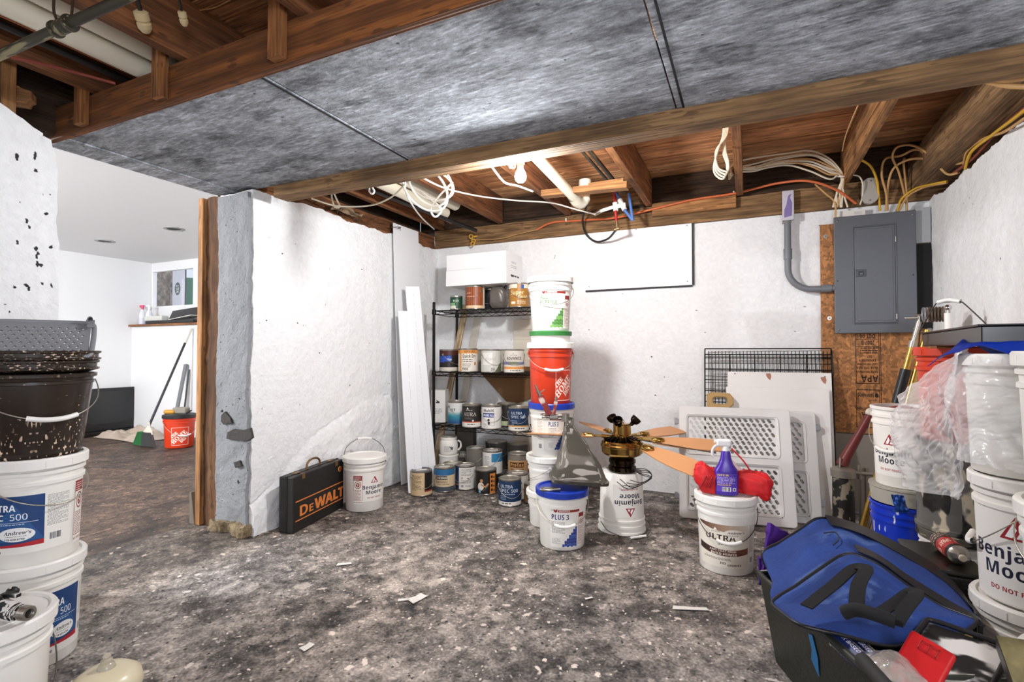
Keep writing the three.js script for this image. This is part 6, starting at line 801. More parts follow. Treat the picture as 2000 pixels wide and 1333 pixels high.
  // straps lie on the front panel
  const pl = new THREE.Plane().setFromCoplanarPoints(F[0], F[100], F[30]); if (pl.normal.dot(camera.position.clone().sub(cF)) < 0) pl.negate();
  const on = (px, py, o) => { const r = ray(px, py), k = (pl.constant + pl.normal.dot(camera.position)) / -pl.normal.dot(r); return camera.position.clone().addScaledVector(r, k).addScaledVector(pl.normal, o); };
  const ribbon = (pts, w) => { const c = new THREE.CatmullRomCurve3(pts, false, 'centripetal'); return thick(50, 2, (u, v) => { const q = c.getPoint(u), tg = c.getTangent(u), s = tg.clone().cross(pl.normal).normalize(); return q.addScaledVector(s, (v - 0.5) * w); }, 0.004); };
  const strapM = mat(0x0c0c0e, 0.9); M('strap', ribbon([on(1585, 1222, 0.055), on(1640, 1185, 0.065), on(1685, 1155, 0.075), on(1706, 1165, 0.085), on(1694, 1205, 0.09), on(1686, 1255, 0.07)], 0.038), strapM, bag); M('strap', ribbon([on(1715, 1252, 0.06), on(1765, 1226, 0.07), on(1797, 1212, 0.08), on(1808, 1226, 0.09), on(1785, 1255, 0.085), on(1764, 1274, 0.07)], 0.035), strapM, bag);
  M('handle_wrap', [TU([on(1664, 1255, 0.08), on(1690, 1258, 0.092), on(1730, 1270, 0.092), on(1766, 1276, 0.08)], 0.017, 30, 10)], mat(0x0e0e10, 0.85), bag);
  M('drawcord', TU([on(1612, 1052, 0.02), on(1632, 1046, 0.012), on(1640, 1060, 0.012), on(1630, 1074, 0.016)], 0.002), M_.black, bag);
  const em = mat(0xe8e8ee, 0.6); M('paint_mark', EX([[-0.012, -0.01], [0.006, -0.006], [0.016, 0.008], [0.01, 0.014], [0.0, 0.004], [-0.008, 0.01], [-0.016, 0.002]], 0.001, 0).applyMatrix4(new THREE.Matrix4().lookAt(camera.position, at(1535, 1130, 1.8), V(0, 1, 0))).translate(...at(1535, 1130, 1.755).toArray()), em, bag);
  // purple cloth behind the bag
  const pc = thing('purple_sack', 'purple cloth sack stuffed behind the blue tool bag', 'cloth sack', [0, 0, 0]); const pc0 = onY(1500, 1240); M('cloth', thick(16, 24, (u, v) => { const b = at(1482 + 70 * u, 1150, 2.12), tq = at(1502 + 44 * u, 1022 + 26 * u, 2.14), q = b.clone().lerp(tq, v); q.z += 0.05 * (fbm(u * 3, v * 4, 0, 3) - 0.5); if (v < 0.01) q.y = 0.26; return q; }, 0.02), mat(0x4a1c86, 0.8), pc); M('bundle', (() => { const g = new THREE.SphereGeometry(1, 30, 20), P = g.attributes.position; for (let k = 0; k < P.count; k++) { const X = P.getX(k), Y = P.getY(k), Z = P.getZ(k), q = 1 + 0.2 * (fbm(X * 3 + 4, Y * 3 + 4, Z * 3 + 3.5, 2) - 0.5); P.setXYZ(k, pc0.x + 0.06 + X * 0.075 * q, 0.15 + Y * 0.148 * q, pc0.z - 0.08 + Z * 0.06 * q); } g.computeVertexNormals(); return g; })(), mat(0x40186f, 0.8), pc);
  // black crate with a spray can lying on it
  const cr = thing('black_crate', 'low black plastic crate under the spray can', 'crate', [0.64, 0, -2.41], 0.0); M('crate', [RBB(-0.09, 0.09, 0, 0.345, -0.15, 0.15, 0.012)], mat(0x15130f, 0.35, { bumpMap: gritBump, bumpScale: 0.003 }), cr); M('lid', RBB(-0.098, 0.098, 0.345, 0.36, -0.158, 0.158, 0.006), mat(0x1c1813, 0.3), cr);
  const s0 = at(1836, 1056, 1.965), s1 = at(1882, 1094, 1.79); s0.y = s1.y = 0.3945; const sc = thing('spray_can', 'red and silver aerosol can lying on the black crate by the tool bag', 'spray can', s0.toArray()); sc.quaternion.setFromUnitVectors(V(0, 1, 0), s1.clone().sub(s0).normalize()); const sl = s0.distanceTo(s1);
  M('can', LA([[0, 0.003], [0.028, 0], [0.033, 0.003], [0.033, sl * 0.8], [0.030, sl * 0.84]], 32), mat(0xffffff, 0.35, { map: cvs(256, 128, (c, w, h) => { c.fillStyle = '#2a1c18'; c.fillRect(0, 0, w, h); c.fillStyle = '#b8322a'; c.fillRect(0, 20, w, 50); for (let k = 0; k < 4; k++) { txt(c, 'SPRAY', k * 64 + 4, 56, 26, '#e8d8c8', 'bold', 0.7); } lineText(c, 0, 80, 250, 4, 11, '#c9a890'); }) }), sc); M('dome', LA([[0.0335, sl * 0.8], [0.034, sl * 0.82], [0.03, sl * 0.86], [0.02, sl * 0.91], [0.013, sl * 0.93], [0.013, sl * 0.95]], 32), M_.tin, sc); M('cap', LA([[0.012, sl * 0.94], [0.012, sl * 0.99], [0.009, sl], [0, sl]], 20), mat(0xd8ccb4, 0.4), sc);
  M('straw', ROD([0.034, 0.01, 0.004], [0.03, sl * 0.95, 0.004], 0.0018, 6), M_.white, sc);
  // stained steel sheet by the lower corner
  const tw = thing('drywall_pan', 'stained steel plate with a dark folded edge beside the tote', 'metal plate', [0, 0, 0]); const q00 = at(1946, 1243, 1.3), q10 = at(2075, 1262, 1.24), q01 = at(1992, 1372, 1.13), q11 = at(2130, 1400, 1.1);
  M('plate', thick(6, 6, (u, v) => q00.clone().lerp(q10, u).lerp(q01.clone().lerp(q11, u), v), 0.003), mat(0xffffff, 0.4, { metalness: 0.4, map: tex(128, 128, (u, v, c) => { const k = fbm(u * 5, v * 5, 0, 4); c[0] = 0.38 + 0.3 * k; c[1] = 0.36 + 0.28 * k; c[2] = 0.24 + 0.22 * k; }) }), tw); const dn = V(0, -0.03, 0); M('folded_edge', thick(1, 1, (u, v) => q00.clone().lerp(q01, u).addScaledVector(dn, v), 0.003), mat(0x2a2622, 0.4), tw);
}
// ---------- paper scraps on the floor ----------
for (const [lab, px, py, w, h, r] of [['white paper scrap lying on the floor in front of the tool case', 672, 1103, 0.075, 0.028, 0.25], ['largest torn paper scrap, mid floor before the bucket stack', 815, 1170, 0.085, 0.055, 0.8], ['small torn scrap beside the largest one on the floor', 788, 1173, 0.05, 0.022, 0.2], ['long strip of white paper on the floor before the primer bucket', 1348, 1190, 0.155, 0.03, -0.12], ['tiny white scrap on the floor nearer the blue lidded pail', 1150, 1170, 0.04, 0.012, 0.4], ['crumbled plaster flake on the floor near the doorway buckets', 600, 1265, 0.05, 0.035, 1.0]]) { const q = onY(px, py); const g = EX([[-w / 2, -h / 2], [w * 0.1, -h * 0.42], [w / 2, -h / 2 + h * 0.2], [w * 0.46, h / 2], [w * 0.05, h * 0.36], [-w * 0.44, h / 2]], 0.0012, 0.0004).rotateX(-Math.PI / 2).rotateY(r + YAW); one('paper_scrap', lab, 'paper scrap', g.translate(q.x, 0.002, q.z), mat(0xe9e5dc, 0.8)); }

// ---------- pipes, cables and fittings under the floor above ----------
{
  const cream = mat(0xe6dcc4, 0.45), whiteC = mat(0xf0ece2, 0.45), tan = mat(0xc79a62, 0.5), orangeC = mat(0xd0693a, 0.5), yellowC = mat(0xd9a92c, 0.45), blackC = mat(0x1b1917, 0.5), iron = mat(0xffffff, 0.6, { metalness: 0.3, map: tex(128, 128, (u, v, c) => { const k = fbm(u * 6, v * 6, 0, 4), s = sst(0.58, 0.7, k); c[0] = 0.2 + 0.3 * s + 0.1 * k; c[1] = 0.18 + 0.28 * s + 0.1 * k; c[2] = 0.14 + 0.2 * s + 0.08 * k; }) }), copper = mat(0x9a5a34, 0.4, { metalness: 0.7 }), pvc = mat(0xe4dcc6, 0.35);
  const Zp = (x, y, z) => onZ(x, y, z);
  // front corner: two drain pipes, a copper line, the iron pipe across
  one('drain_pipe', 'cream plastic drain pipe nearer the hanging blocks, between the joists', 'pipe', [ROD([-2.235, 2.40, 1.2], [-2.235, 2.36, -3.7], 0.05, 24)], pvc);
  one('drain_pipe', 'cream plastic drain pipe farther from the hanging blocks, running lower', 'pipe', [ROD([-2.335, 2.36, 1.2], [-2.335, 2.30, -3.7], 0.046, 24)], pvc);
  one('copper_pipe', 'thin copper pipe under the cream drain pipes', 'pipe', TU([[-2.41, 2.335, 1.2], [-2.415, 2.325, -1.2], [-2.43, 2.32, -3.0], [-2.40, 2.27, -3.9]], 0.011, 60, 10), copper);
  one('black_pipe', 'black rubber pipe sagging beside the copper one', 'pipe', TU([[-2.50, 2.36, 1.0], [-2.50, 2.33, -1.0], [-2.46, 2.29, -3.0], [-2.2, 2.2, -4.0]], 0.016, 60, 10), blackC);
  { const a = at(-60, 135, 1.82), b = at(262, -12, 1.52); const t = thing('iron_pipe', 'old iron pipe crossing under the joists with a coupling', 'pipe', [0, 0, 0]); M('pipe', ROD(a, b, 0.0155, 18), iron, t); const k = a.clone().lerp(b, 0.615), d = b.clone().sub(a).normalize(); M('coupling', [ROD(k.clone().addScaledVector(d, -0.035), k.clone().addScaledVector(d, 0.03), 0.022, 18), ROD(k.clone().addScaledVector(d, 0.028), k.clone().addScaledVector(d, 0.036), 0.026, 18), ROD(k.clone().addScaledVector(d, -0.042), k.clone().addScaledVector(d, -0.034), 0.026, 18)], iron, t); M('strap', TU([k.clone().add(V(0, 0.25, 0)), k.clone().add(V(-0.01, 0.03, 0.02)), k.clone().add(V(0.02, -0.02, 0.0)), k.clone().add(V(0.02, 0.25, -0.02))], 0.004), mat(0x3a2416, 0.7), t); }
  one('red_cable', 'dull red cable stretched across the dark joist bay', 'cable', TU([at(22, 112, 1.9), at(95, 128, 1.98), at(160, 145, 2.05), at(225, 163, 2.12)], 0.006), mat(0x8a3a2c, 0.6));
  { const q = at(52, 198, 2.2), t = thing('wood_offcut', 'moulded wood offcut resting on the top of the broken wall', 'offcut', [q.x, q.y, q.z], 0.9); t.scale.setScalar(0.7); M('block', EX([[-0.045, -0.045], [0.02, -0.045], [0.03, -0.02], [0.045, -0.01], [0.045, 0.03], [0.0, 0.04], [-0.012, 0.05], [-0.045, 0.045]], 0.09, 0.002), M_.w4, t); }
  one('wood_post', 'orange wooden post standing on the broken wall by the frame edge', 'post', RBB(-2.83, -2.755, 2.04, 2.5, -1.05, -1.0, 0.004, 'y'), M_.w4);
  for (const [px, py, r, l, lab] of [[280, 42, 0.024, 0.06, 'cream ceramic insulator knob with a dark hole, the larger of two'], [358, 36, 0.014, 0.04, 'small tan insulator knob farther along the joist bay']]) { const q = onY(px, py, 2.31), t = thing('insulator', lab, 'insulator', [q.x, q.y, q.z]); M('knob', LA([[0.006, -l * 0.6], [r * 0.55, -l * 0.6], [r * 0.95, -l * 0.35], [r, -l * 0.1], [r * 0.8, 0], [r, l * 0.1], [r, l * 0.5], [r * 0.6, l * 0.6], [0, l * 0.6]], 24), mat(0xc9b488, 0.35), t); M('nail', CY(r * 0.3, r * 0.3, 0.08, 0, l * 0.6 + 0.02, 0, 10), blackC, t); t.rotation.set(0.7, 0, -0.5); }
  { const a = onY(390, 20, 2.5), b = onY(450, 0, 2.5); one('thin_wire', 'thin pale wire strung along the dark boards near the insulators', 'wire', TU([a, a.clone().lerp(b, 0.5).add(V(0, -0.01, 0)), b], 0.0025), tan); }
  { const q = at(650, 8, 1.62), t = thing('pvc_scrap', 'end of a white plastic pipe lying on the fascia board', 'pipe', [q.x, 2.31, q.z + 0.0]); M('pipe', ROD([-0.1, 0, 0], [0.1, 0.0, -0.03], 0.024, 18), pvc, t); M('stripe', ROD([-0.06, 0, -0.006], [-0.04, 0, -0.009], 0.0245, 18), mat(0x1f8a8a, 0.5), t); }
  // bay behind the beam
  one('white_cable', 'white cable drooping from the corner of the long wall towards the coil', 'cable', TU([Zp(608, 388, -2.6), Zp(655, 402, -2.75), Zp(720, 402, -2.8), Zp(760, 388, -2.7), Zp(790, 362, -2.5)], 0.0055), cream);
  one('white_cable', 'looped white cable end hanging over the long wall top', 'cable', TU([Zp(638, 364, -2.316), Zp(648, 370, -2.42), Zp(660, 395, -2.52), Zp(664, 404, -2.52), Zp(655, 405, -2.52), Zp(648, 385, -2.51), Zp(648, 374, -2.5)], 0.0055), cream);
  one('hook', 'short white cable hook hanging under the beam', 'cable', TU([Zp(726, 346, -2.36), Zp(727, 366, -2.36), Zp(731, 374, -2.36), Zp(728, 379, -2.36), Zp(722, 375, -2.36), Zp(721, 366, -2.37)], 0.0055), whiteC);
  { const p = []; const cx = 838, cy = 372; for (let i = 0; i <= 64; i++) { const a = -1.2 + i / 64 * 2 * Math.PI * 3.6, k = Math.floor((a + 1.2) / (2 * Math.PI)), w = 38 + 5 * Math.sin(k * 2.1 + a * 0.3), h = 38 + 7 * Math.cos(k * 1.7); p.push(onZ(cx + 4 * k - 6 + w * Math.cos(a) + 16 * Math.sin(a), cy - 4 + h * Math.sin(a) - 6 * k + 4 * Math.sin(k), -2.43 - 0.012 * k)); } p.push(onZ(856, 402, -2.45), onZ(862, 412, -2.45), onZ(850, 424, -2.45), onZ(842, 412, -2.45), onZ(856, 386, -2.44), onZ(884, 356, -2.44));
    one('cable_coil', 'hanging coil of white cable under the beam near the shelf', 'cable coil', TU(p, 0.0058, 520, 7), whiteC); }
  one('white_cable', 'white cable hanging in a curve from the coil down to the corner timber', 'cable', TU([Zp(790, 346, -2.36), Zp(793, 375, -2.5), Zp(806, 402, -2.9), Zp(826, 428, -3.5), Zp(848, 448, -4.0)], 0.0058), whiteC);
  one('white_cable', 'long white cable running from the coil past the bulb to the fitting', 'cable', TU([Zp(820, 345, -2.42), Zp(870, 368, -2.8), Zp(940, 384, -3.2), Zp(1010, 392, -3.5), Zp(1080, 397, -3.7), Zp(1120, 408, -3.8), Zp(1163, 419, -3.85)], 0.0058), whiteC);
  one('white_cable', 'white cable from the bulb fitting along the joist', 'cable', TU([Zp(956, 320, -2.5), Zp(968, 336, -2.55), Zp(985, 356, -2.62), Zp(1010, 363, -2.75), Zp(1040, 374, -2.95)], 0.006), whiteC);
  // drain pipe with a trap, and the pair of iron pipes
  { const t = thing('drain_trap', 'white plastic drain pipe with an elbow behind the glowing bulb', 'pipe', [0, 0, 0]); M('pipe', ROD([-1.172, 2.34, -2.45], [-1.10, 2.2, -3.42], 0.035, 24), pvc, t); M('elbow', TU([[-1.10, 2.2, -3.40], [-1.095, 2.185, -3.48], [-1.08, 2.19, -3.53], [-1.06, 2.23, -3.55]], 0.042, 24, 14), pvc, t); M('upright', [CY(0.034, 0.036, 0.1, -1.06, 2.28, -3.55), CY(0.048, 0.044, 0.05, -1.06, 2.33, -3.55)], pvc, t); }
  one('iron_pipe', 'grey iron pipe pair running back over the wooden bracket', 'pipe', [ROD([-0.93, 2.42, -2.4], [-0.86, 2.34, -3.9], 0.014, 14), ROD([-0.98, 2.42, -2.4], [-0.90, 2.34, -3.9], 0.01, 14)], iron);
  { const a = onZ(1060, 380, -3.35), b = onZ(1226, 363, -3.35); const t = thing('wood_bracket', 'pale wooden strip nailed across under the joists behind the bulb', 'wood strip', [0, 0, 0]); M('strip', SQ(a, b, 0.042, 0.07), M_.w4, t); M('cleat', SQ(onZ(1150, 366, -3.35), onZ(1218, 356, -3.35), 0.05, 0.025), M_.w4, t); }
  // plumbing fittings
  { const t = thing('pipe_fitting', 'white tee fitting with red and blue water tubes over the cover panel', 'plumbing fitting', [0, 0, 0]), z = -3.9, red = mat(0xb32626, 0.4), blue = mat(0x4f78b8, 0.4), wf = mat(0xf1eee6, 0.35);
    M('red_tube', ROD(Zp(1199, 370, z), Zp(1202, 405, z), 0.011, 14), red, t); M('red_tube', ROD(Zp(1202, 412, z), Zp(1204, 432, z), 0.011, 14), red, t); M('blue_tube', ROD(Zp(1201, 372, z), Zp(1212, 393, z), 0.011, 14), blue, t); M('blue_tube', ROD(Zp(1218, 408, z), Zp(1236, 431, z), 0.011, 14), blue, t); M('blue_tube', ROD(Zp(1228, 378, z), Zp(1236, 431, z), 0.011, 14), blue, t);
    M('tee', [ROD(Zp(1168, 414, z), Zp(1206, 402, z), 0.014, 14), ROD(Zp(1200, 404, z), Zp(1222, 400, z), 0.018, 14), ROD(Zp(1201, 396, z), Zp(1203, 412, z), 0.019, 14), ROD(Zp(1210, 390, z), Zp(1220, 410, z), 0.019, 14)], wf, t); M('clamp', [ROD(Zp(1160, 419, z), Zp(1172, 413, z), 0.016, 12)], M_.tin, t); M('valve', [ROD(Zp(1204, 432, z), Zp(1206, 448, z), 0.01, 12), ROD(Zp(1200, 449, z), Zp(1210, 446, z), 0.012, 12)], mat(0x8f7a58, 0.4, { metalness: 0.7 }), t); }
  one('black_hose', 'black flexible hose looping down from the fitting onto the cover panel', 'hose', TU([Zp(1152, 378, -3.85), Zp(1145, 405, -3.95), Zp(1138, 432, -4.08), Zp(1145, 458, -4.16), Zp(1163, 472, -4.17), Zp(1185, 468, -4.1), Zp(1204, 449, -3.92)], 0.0085, 70, 10), blackC);
  one('orange_cable', 'orange cable stapled along the timber over the far wall', 'cable', TU([Zp(1048, 449, -4.18), Zp(1075, 436, -4.18), Zp(1130, 431, -4.18), Zp(1200, 426, -4.16), Zp(1270, 410, -4.135), Zp(1350, 391, -4.135), Zp(1440, 377, -4.13), Zp(1520, 358, -4.1), Zp(1580, 354, -4.05), Zp(1635, 372, -4.08), Zp(1672, 398, -4.14)], 0.0085, 120, 8), orangeC);
  for (const [i, [px, py]] of [[1106, 430], [1281, 408], [1433, 378]].entries()) one('cable_clip', ['white clip on the orange cable nearest the shelf', 'white clip on the orange cable above the cover panel', 'white clip on the orange cable under the cable hank'][i], 'cable clip', (() => { const q = Zp(px, py, -4.17); return RB(0.01, 0.03, 0.026, 0.003, q.x, q.y, q.z); })(), whiteC);
  one('yellow_knot', 'yellow foam knot at the corner timber where the pipes meet', 'foam', [...[[920, 462], [925, 470], [928, 462], [923, 476]].map(([x, y], i) => TO(0.018, 0.007).rotateX(Math.PI / 2 + i).translate(...Zp(x, y, -4.13).toArray()))], mat(0xc99a34, 0.6));
  one('thin_wire', 'thin tan wire running from the corner timber to the orange cable', 'wire', TU([Zp(930, 469, -4.15), Zp(980, 466, -4.17), Zp(1010, 458, -4.17), Zp(1050, 449, -4.17)], 0.003), tan);
  // hank of cable on the joist and the bundle over the panel
  { const t = thing('cable_hank', 'hank of cream cable hung on the joist edge over the far wall', 'cable hank', [0, 0, 0]); for (let k = 0; k < 4; k++) { const o = k * 3; M('cable', TU([Zp(1414 + o, 232, -3.1), Zp(1412 + o * 0.8, 265, -3.1), Zp(1402 - o * 0.4, 295, -3.1), Zp(1394 + o, 328, -3.1), Zp(1398 + o * 1.4, 342 - o, -3.1), Zp(1412 + o, 350 - k * 5, -3.1), Zp(1420 + o * 0.3, 325 - k * 3, -3.12), Zp(1412 + o * 0.6, 295, -3.12), Zp(1419 - o * 0.4, 262, -3.12), Zp(1413 + o * 0.6, 234, -3.12)], 0.0055, 90), cream, t); } }
  { const t = thing('cable_bundle', 'bundle of tied cream cables arching over to the electrical panel', 'cable bundle', [0, 0, 0]); const r = (a) => rnd(-a, a);
    for (let k = 0; k < 9; k++) { const e = 1642 + r(9), h = 292 + k * 4.5 + r(3), s = 326 + r(10); M('cable', TU([Zp(1424, 330 + k * 2.5, -3.6), Zp(1442, s + k, -3.75), Zp(1475, s - 8 + k * 2, -3.85), Zp(1530 + r(8), (h + s) / 2 - 4, -3.9), Zp(1585 + r(8), h + 4, -3.95), Zp(1622 + r(4), h + 20, -4.0), Zp(1643 + r(3), 340 + r(4), -4.03), Zp(1645 + r(3), 348, -4.05), Zp(e, 376, -4.1), Zp(e + r(10), 405, -4.15)], 0.006, 100), k % 4 === 3 ? tan : cream, t); }
    M('tie', TO(0.026, 0.004).rotateX(0.4).translate(...Zp(1644, 344, -4.04).toArray()), whiteC, t); }
  const cab = (lab, pts, m, r = 0.006, flat) => one(m === yellowC ? 'yellow_cable' : m === blackC ? 'black_cable' : 'tan_cable', lab, 'cable', TU(pts.map(([x, y, z]) => Zp(x, y, z)), r, 90), m);
  cab('yellow cable dropping past the oblong cover into the panel top', [[1678, 310, -3.9], [1700, 325, -4.0], [1712, 350, -4.08], [1716, 380, -4.13], [1719, 412, -4.17]], yellowC, 0.0075);
  cab('tan cable bending from the bundle down the side of the panel card', [[1592, 360, -4.1], [1612, 378, -4.12], [1630, 395, -4.13], [1632, 425, -4.14]], tan);
  cab('short grey looped cable beside the oblong cover', [[1664, 342, -4.1], [1678, 345, -4.1], [1685, 360, -4.1], [1684, 385, -4.13], [1680, 400, -4.15]], cream, 0.005);
  cab('tan cable with a tall arch, first from the oblong cover', [[1731, 412, -4.17], [1731, 380, -4.13], [1722, 340, -4.08], [1728, 312, -4.05], [1760, 304, -3.95], [1790, 292, -3.9], [1820, 310, -3.85], [1868, 318, -3.7]], tan, 0.0075);
  cab('tan cable with a wide low arch towards the side wall', [[1733, 412, -4.17], [1734, 365, -4.12], [1745, 330, -4.05], [1775, 312, -3.95], [1820, 311, -3.85], [1870, 320, -3.7], [1900, 305, -3.5]], tan, 0.0075);
  cab('tan cable rising steeply from the panel and looping over to the wall', [[1771, 412, -4.17], [1770, 370, -4.12], [1765, 322, -4.05], [1766, 310, -4.0]], tan, 0.0075);
  cab('tan cable crossing behind the steep one above the panel', [[1768, 385, -4.14], [1755, 335, -4.05], [1743, 305, -3.95], [1752, 288, -3.9], [1780, 284, -3.85], [1815, 302, -3.8], [1850, 340, -3.72], [1872, 338, -3.65]], tan, 0.007);
  cab('yellow cable curving low from the panel to the side wall', [[1753, 412, -4.17], [1760, 390, -4.12], [1785, 370, -4.05], [1820, 360, -3.9], [1850, 354, -3.8]], yellowC, 0.0065);
  cab('tan cable running beside the low yellow one', [[1756, 412, -4.17], [1772, 385, -4.1], [1800, 368, -4.0], [1850, 357, -3.8]], tan, 0.006);
  cab('bright yellow cable climbing along the top of the side wall', [[1885, 330, -3.6], [1895, 300, -3.45], [1940, 262, -3.15], [1980, 232, -2.9], [2020, 200, -2.7]], yellowC, 0.0075);
  cab('tan cable climbing along the side wall under the yellow one', [[1882, 322, -3.6], [1888, 298, -3.5], [1920, 272, -3.3], [1960, 258, -3.05], [2010, 225, -2.75]], tan, 0.0065);
  cab('dull red cable lying on the timber along the side wall', [[1860, 340, -3.7], [1900, 310, -3.5], [1950, 255, -3.15], [2010, 205, -2.8]], mat(0x8a4030, 0.6), 0.007);
  cab('broad tan cable sagging under the beam near the side timber', [[1795, 158, -2.36], [1860, 150, -2.36], [1920, 148, -2.36], [1960, 157, -2.36], [2010, 152, -2.36]], tan, 0.009);
  cab('broad tan cable sagging lower than its twin near the side timber', [[1893, 152, -2.36], [1930, 160, -2.37], [1970, 168, -2.37], [2015, 170, -2.37]], tan, 0.009);
  cab('black cable stretched below the beam from the hank to the side', [[1440, 205, -2.36], [1560, 212, -2.4], [1680, 200, -2.4], [1800, 172, -2.4], [1900, 142, -2.38], [2010, 120, -2.36]], blackC, 0.005);
  cab('thin tan wire hanging beside the pale joist', [[1690, 178, -2.7], [1672, 215, -3.0], [1652, 265, -3.4], [1645, 295, -3.7]], tan, 0.0035);
  { const w = thing('wood_fibres', 'twiggy fibres and torn paper stuffed on top of the long wall', 'debris', [0, 0, 0]); M('twig', (() => { const g = []; for (let i = 0; i < 26; i++) { const z = rnd(-3.6, -2.7), x = -2.76 + rnd(-0.03, 0.05), y = 2.13 + rnd(0.05); g.push(TU([[x, y, z], [x + rnd(-0.05, 0.05), y + rnd(0.03), z + rnd(0.06)], [x + rnd(-0.08, 0.08), y - rnd(0.02), z + rnd(0.12)]], 0.0022, 8, 4)); } return g; })(), mat(0x5a4330, 0.9), w).userData.kind = 'stuff'; M('torn_paper', thick(14, 6, (u, v) => V(-2.74 + 0.06 * v + 0.03 * n3(u * 4, 3), 2.14 + 0.05 * fbm(u * 4, v * 3, 0, 2), -2.78 - 0.28 * u), 0.002), mat(0x9c8468, 0.9), w); }
}
// ---------- things in the room beyond the doorway ----------
{
  const led = thing('ledge_board', 'stained wooden board capping the low wall under the small window', 'shelf board', [0, 0, 0]); const lx0 = onZ(228, 636, -4.33).x;
  M('board', RBB(-8.0, -3.4, 1.472, 1.50, -4.62, -4.31, 0.006), wood(0xa8703c, 0.5, 0.0005), led);
  const LY = 1.501, L = (px, z = -4.45) => onZ(px, 630, z).x;
  const bottle = (lab, px, liquid, trig) => { const t = thing('spray_bottle', lab, 'spray bottle', [L(px), LY, -4.45]); M('bottle', LA([[0, 0], [0.04, 0], [0.043, 0.005], [0.043, 0.14], [0.03, 0.18], [0.016, 0.21], [0.016, 0.225], [0, 0.225]], 24), mat(0xe9e9ec, 0.3), t); M('liquid', LA([[0.0432, 0.006], [0.0436, 0.01], [0.0436, 0.1], [0.0432, 0.102]], 24), mat(liquid, 0.3), t); M('head', [CY(0.018, 0.016, 0.03, 0, 0.24, 0), RB(0.085, 0.035, 0.03, 0.01, -0.012, 0.27, 0)], mat(trig, 0.4), t); };
  bottle('spray bottle with blue liquid on the wooden ledge', 291, 0x1f4fb0, 0xf0f0f0); bottle('white spray bottle with a red collar on the wooden ledge', 278, 0xdfe0ea, 0xe05a7a);
  const bk = mat(0x17181a, 0.4);
  one('dark_folder', 'dark folded sheet lying flat along the wooden ledge', 'folder', RBB(L(300), L(392), LY, LY + 0.045, -4.6, -4.34, 0.01), bk);
  const pl = thing('plastic_shell', 'dark curved plastic piece propped on the ledge under the window', 'panel', [0, 0, 0]); M('panel', thick(12, 6, (u, v) => V(L(322) + (L(398) - L(322)) * u, LY + 0.05 + 0.14 * v + 0.05 * u, -4.5 - 0.06 * v + 0.02 * Math.sin(u * 3)), 0.01), mat(0x2b2927, 0.4), pl);
  one('white_papers', 'sloping white papers on the dark folder of the ledge', 'papers', (() => { const a = L(342), b = L(385); return thick(8, 3, (u, v) => V(a + (b - a) * u, LY + 0.052 + 0.05 * u, -4.36 - 0.1 * v), 0.008); })(), mat(0xe4e2dc, 0.7));
  one('small_box', 'little dark case at the end of the wooden ledge', 'case', RBB(L(238), L(262), LY, LY + 0.04, -4.5, -4.36, 0.01), bk); one('white_tray', 'small white tray between the bottles and the folder', 'tray', RBB(L(300) - 0.14, L(322), LY + 0.047, LY + 0.12, -4.5, -4.4, 0.015), mat(0xdcdcd4, 0.4));
  // broom
  const b0 = onY(284, 872), t0 = onZ(374, 642, -4.33), br = thing('broom', 'push broom with a black handle and green bristles leaning by the ledge', 'broom', [0, 0, 0]); const hd = V(b0.x, 0.2, b0.z).lerp(t0, 0.02); const neck = V(b0.x + 0.03, 0.24, b0.z - 0.02), dn = t0.clone().sub(neck).normalize();
  M('handle', ROD(neck, neck.clone().addScaledVector(dn, neck.distanceTo(t0) - 0.22), 0.014, 12), mat(0x2a2b30, 0.4), br); M('handle_tip', ROD(neck.clone().addScaledVector(dn, neck.distanceTo(t0) - 0.22), t0, 0.016, 12), mat(0xd8d4cc, 0.5), br);
  M('socket', [LA([[0.075, -0.08], [0.07, -0.04], [0.03, 0.0], [0.018, 0.06], [0, 0.062]], 20).scale(1.2, 1, 0.4).translate(neck.x - 0.01, neck.y - 0.02, neck.z)], mat(0xd9cfbf, 0.5), br);
  const bz = b0.z, bx = b0.x; const fan = (x0, x1, y0, m, n) => M(n, thick(20, 6, (u, v) => V(bx + (x0 + (x1 - x0) * u) * (1.25 - 0.55 * v), 0.004 + 0.16 * v + (1 - v) * 0.008 * n3(u * 40, 2), bz + 0.0), 0.05), m, br); fan(-0.17, -0.04, 0, mat(0x1f7a3a, 0.8, { bumpMap: rep(grit, 8, 1), bumpScale: 0.01 }), 'green_bristles'); fan(-0.04, 0.13, 0, mat(0x4a4b4c, 0.8, { bumpMap: rep(grit, 8, 1), bumpScale: 0.01 }), 'grey_bristles');
  // red bucket with tools
  const rq = onY(350, 872), rb = pail('red orange bucket with tools on its black lid in the room beyond', [rq.x, 0, rq.z], 0.05, { h: 0.37, rt: 0.162, rb: 0.145, m: M_.orange, lid: M_.black, art: [[1.2, 0.03, 0.24, 0.0, artHD]], bail: [0.17, 0.25, 1] });
  const y = 0.379, tb = thing('tool_pile', 'yellow and black hand tools heaped on the lid of the red orange bucket', 'tools', [rq.x, y, rq.z], 0.4); M('sander', [RB(0.16, 0.07, 0.1, 0.015, 0.02, 0.045, 0)], mat(0x8b8478, 0.5), tb); M('drill', [RB(0.13, 0.05, 0.06, 0.02, -0.09, 0.03, 0.04)], mat(0xc08a2a, 0.5), tb); M('cord', TU([[0.1, 0.01, 0.03], [0.12, 0.04, -0.03], [0.04, 0.02, -0.1], [-0.08, 0.02, -0.08], [-0.12, 0.02, 0.0]], 0.008), M_.black, tb);
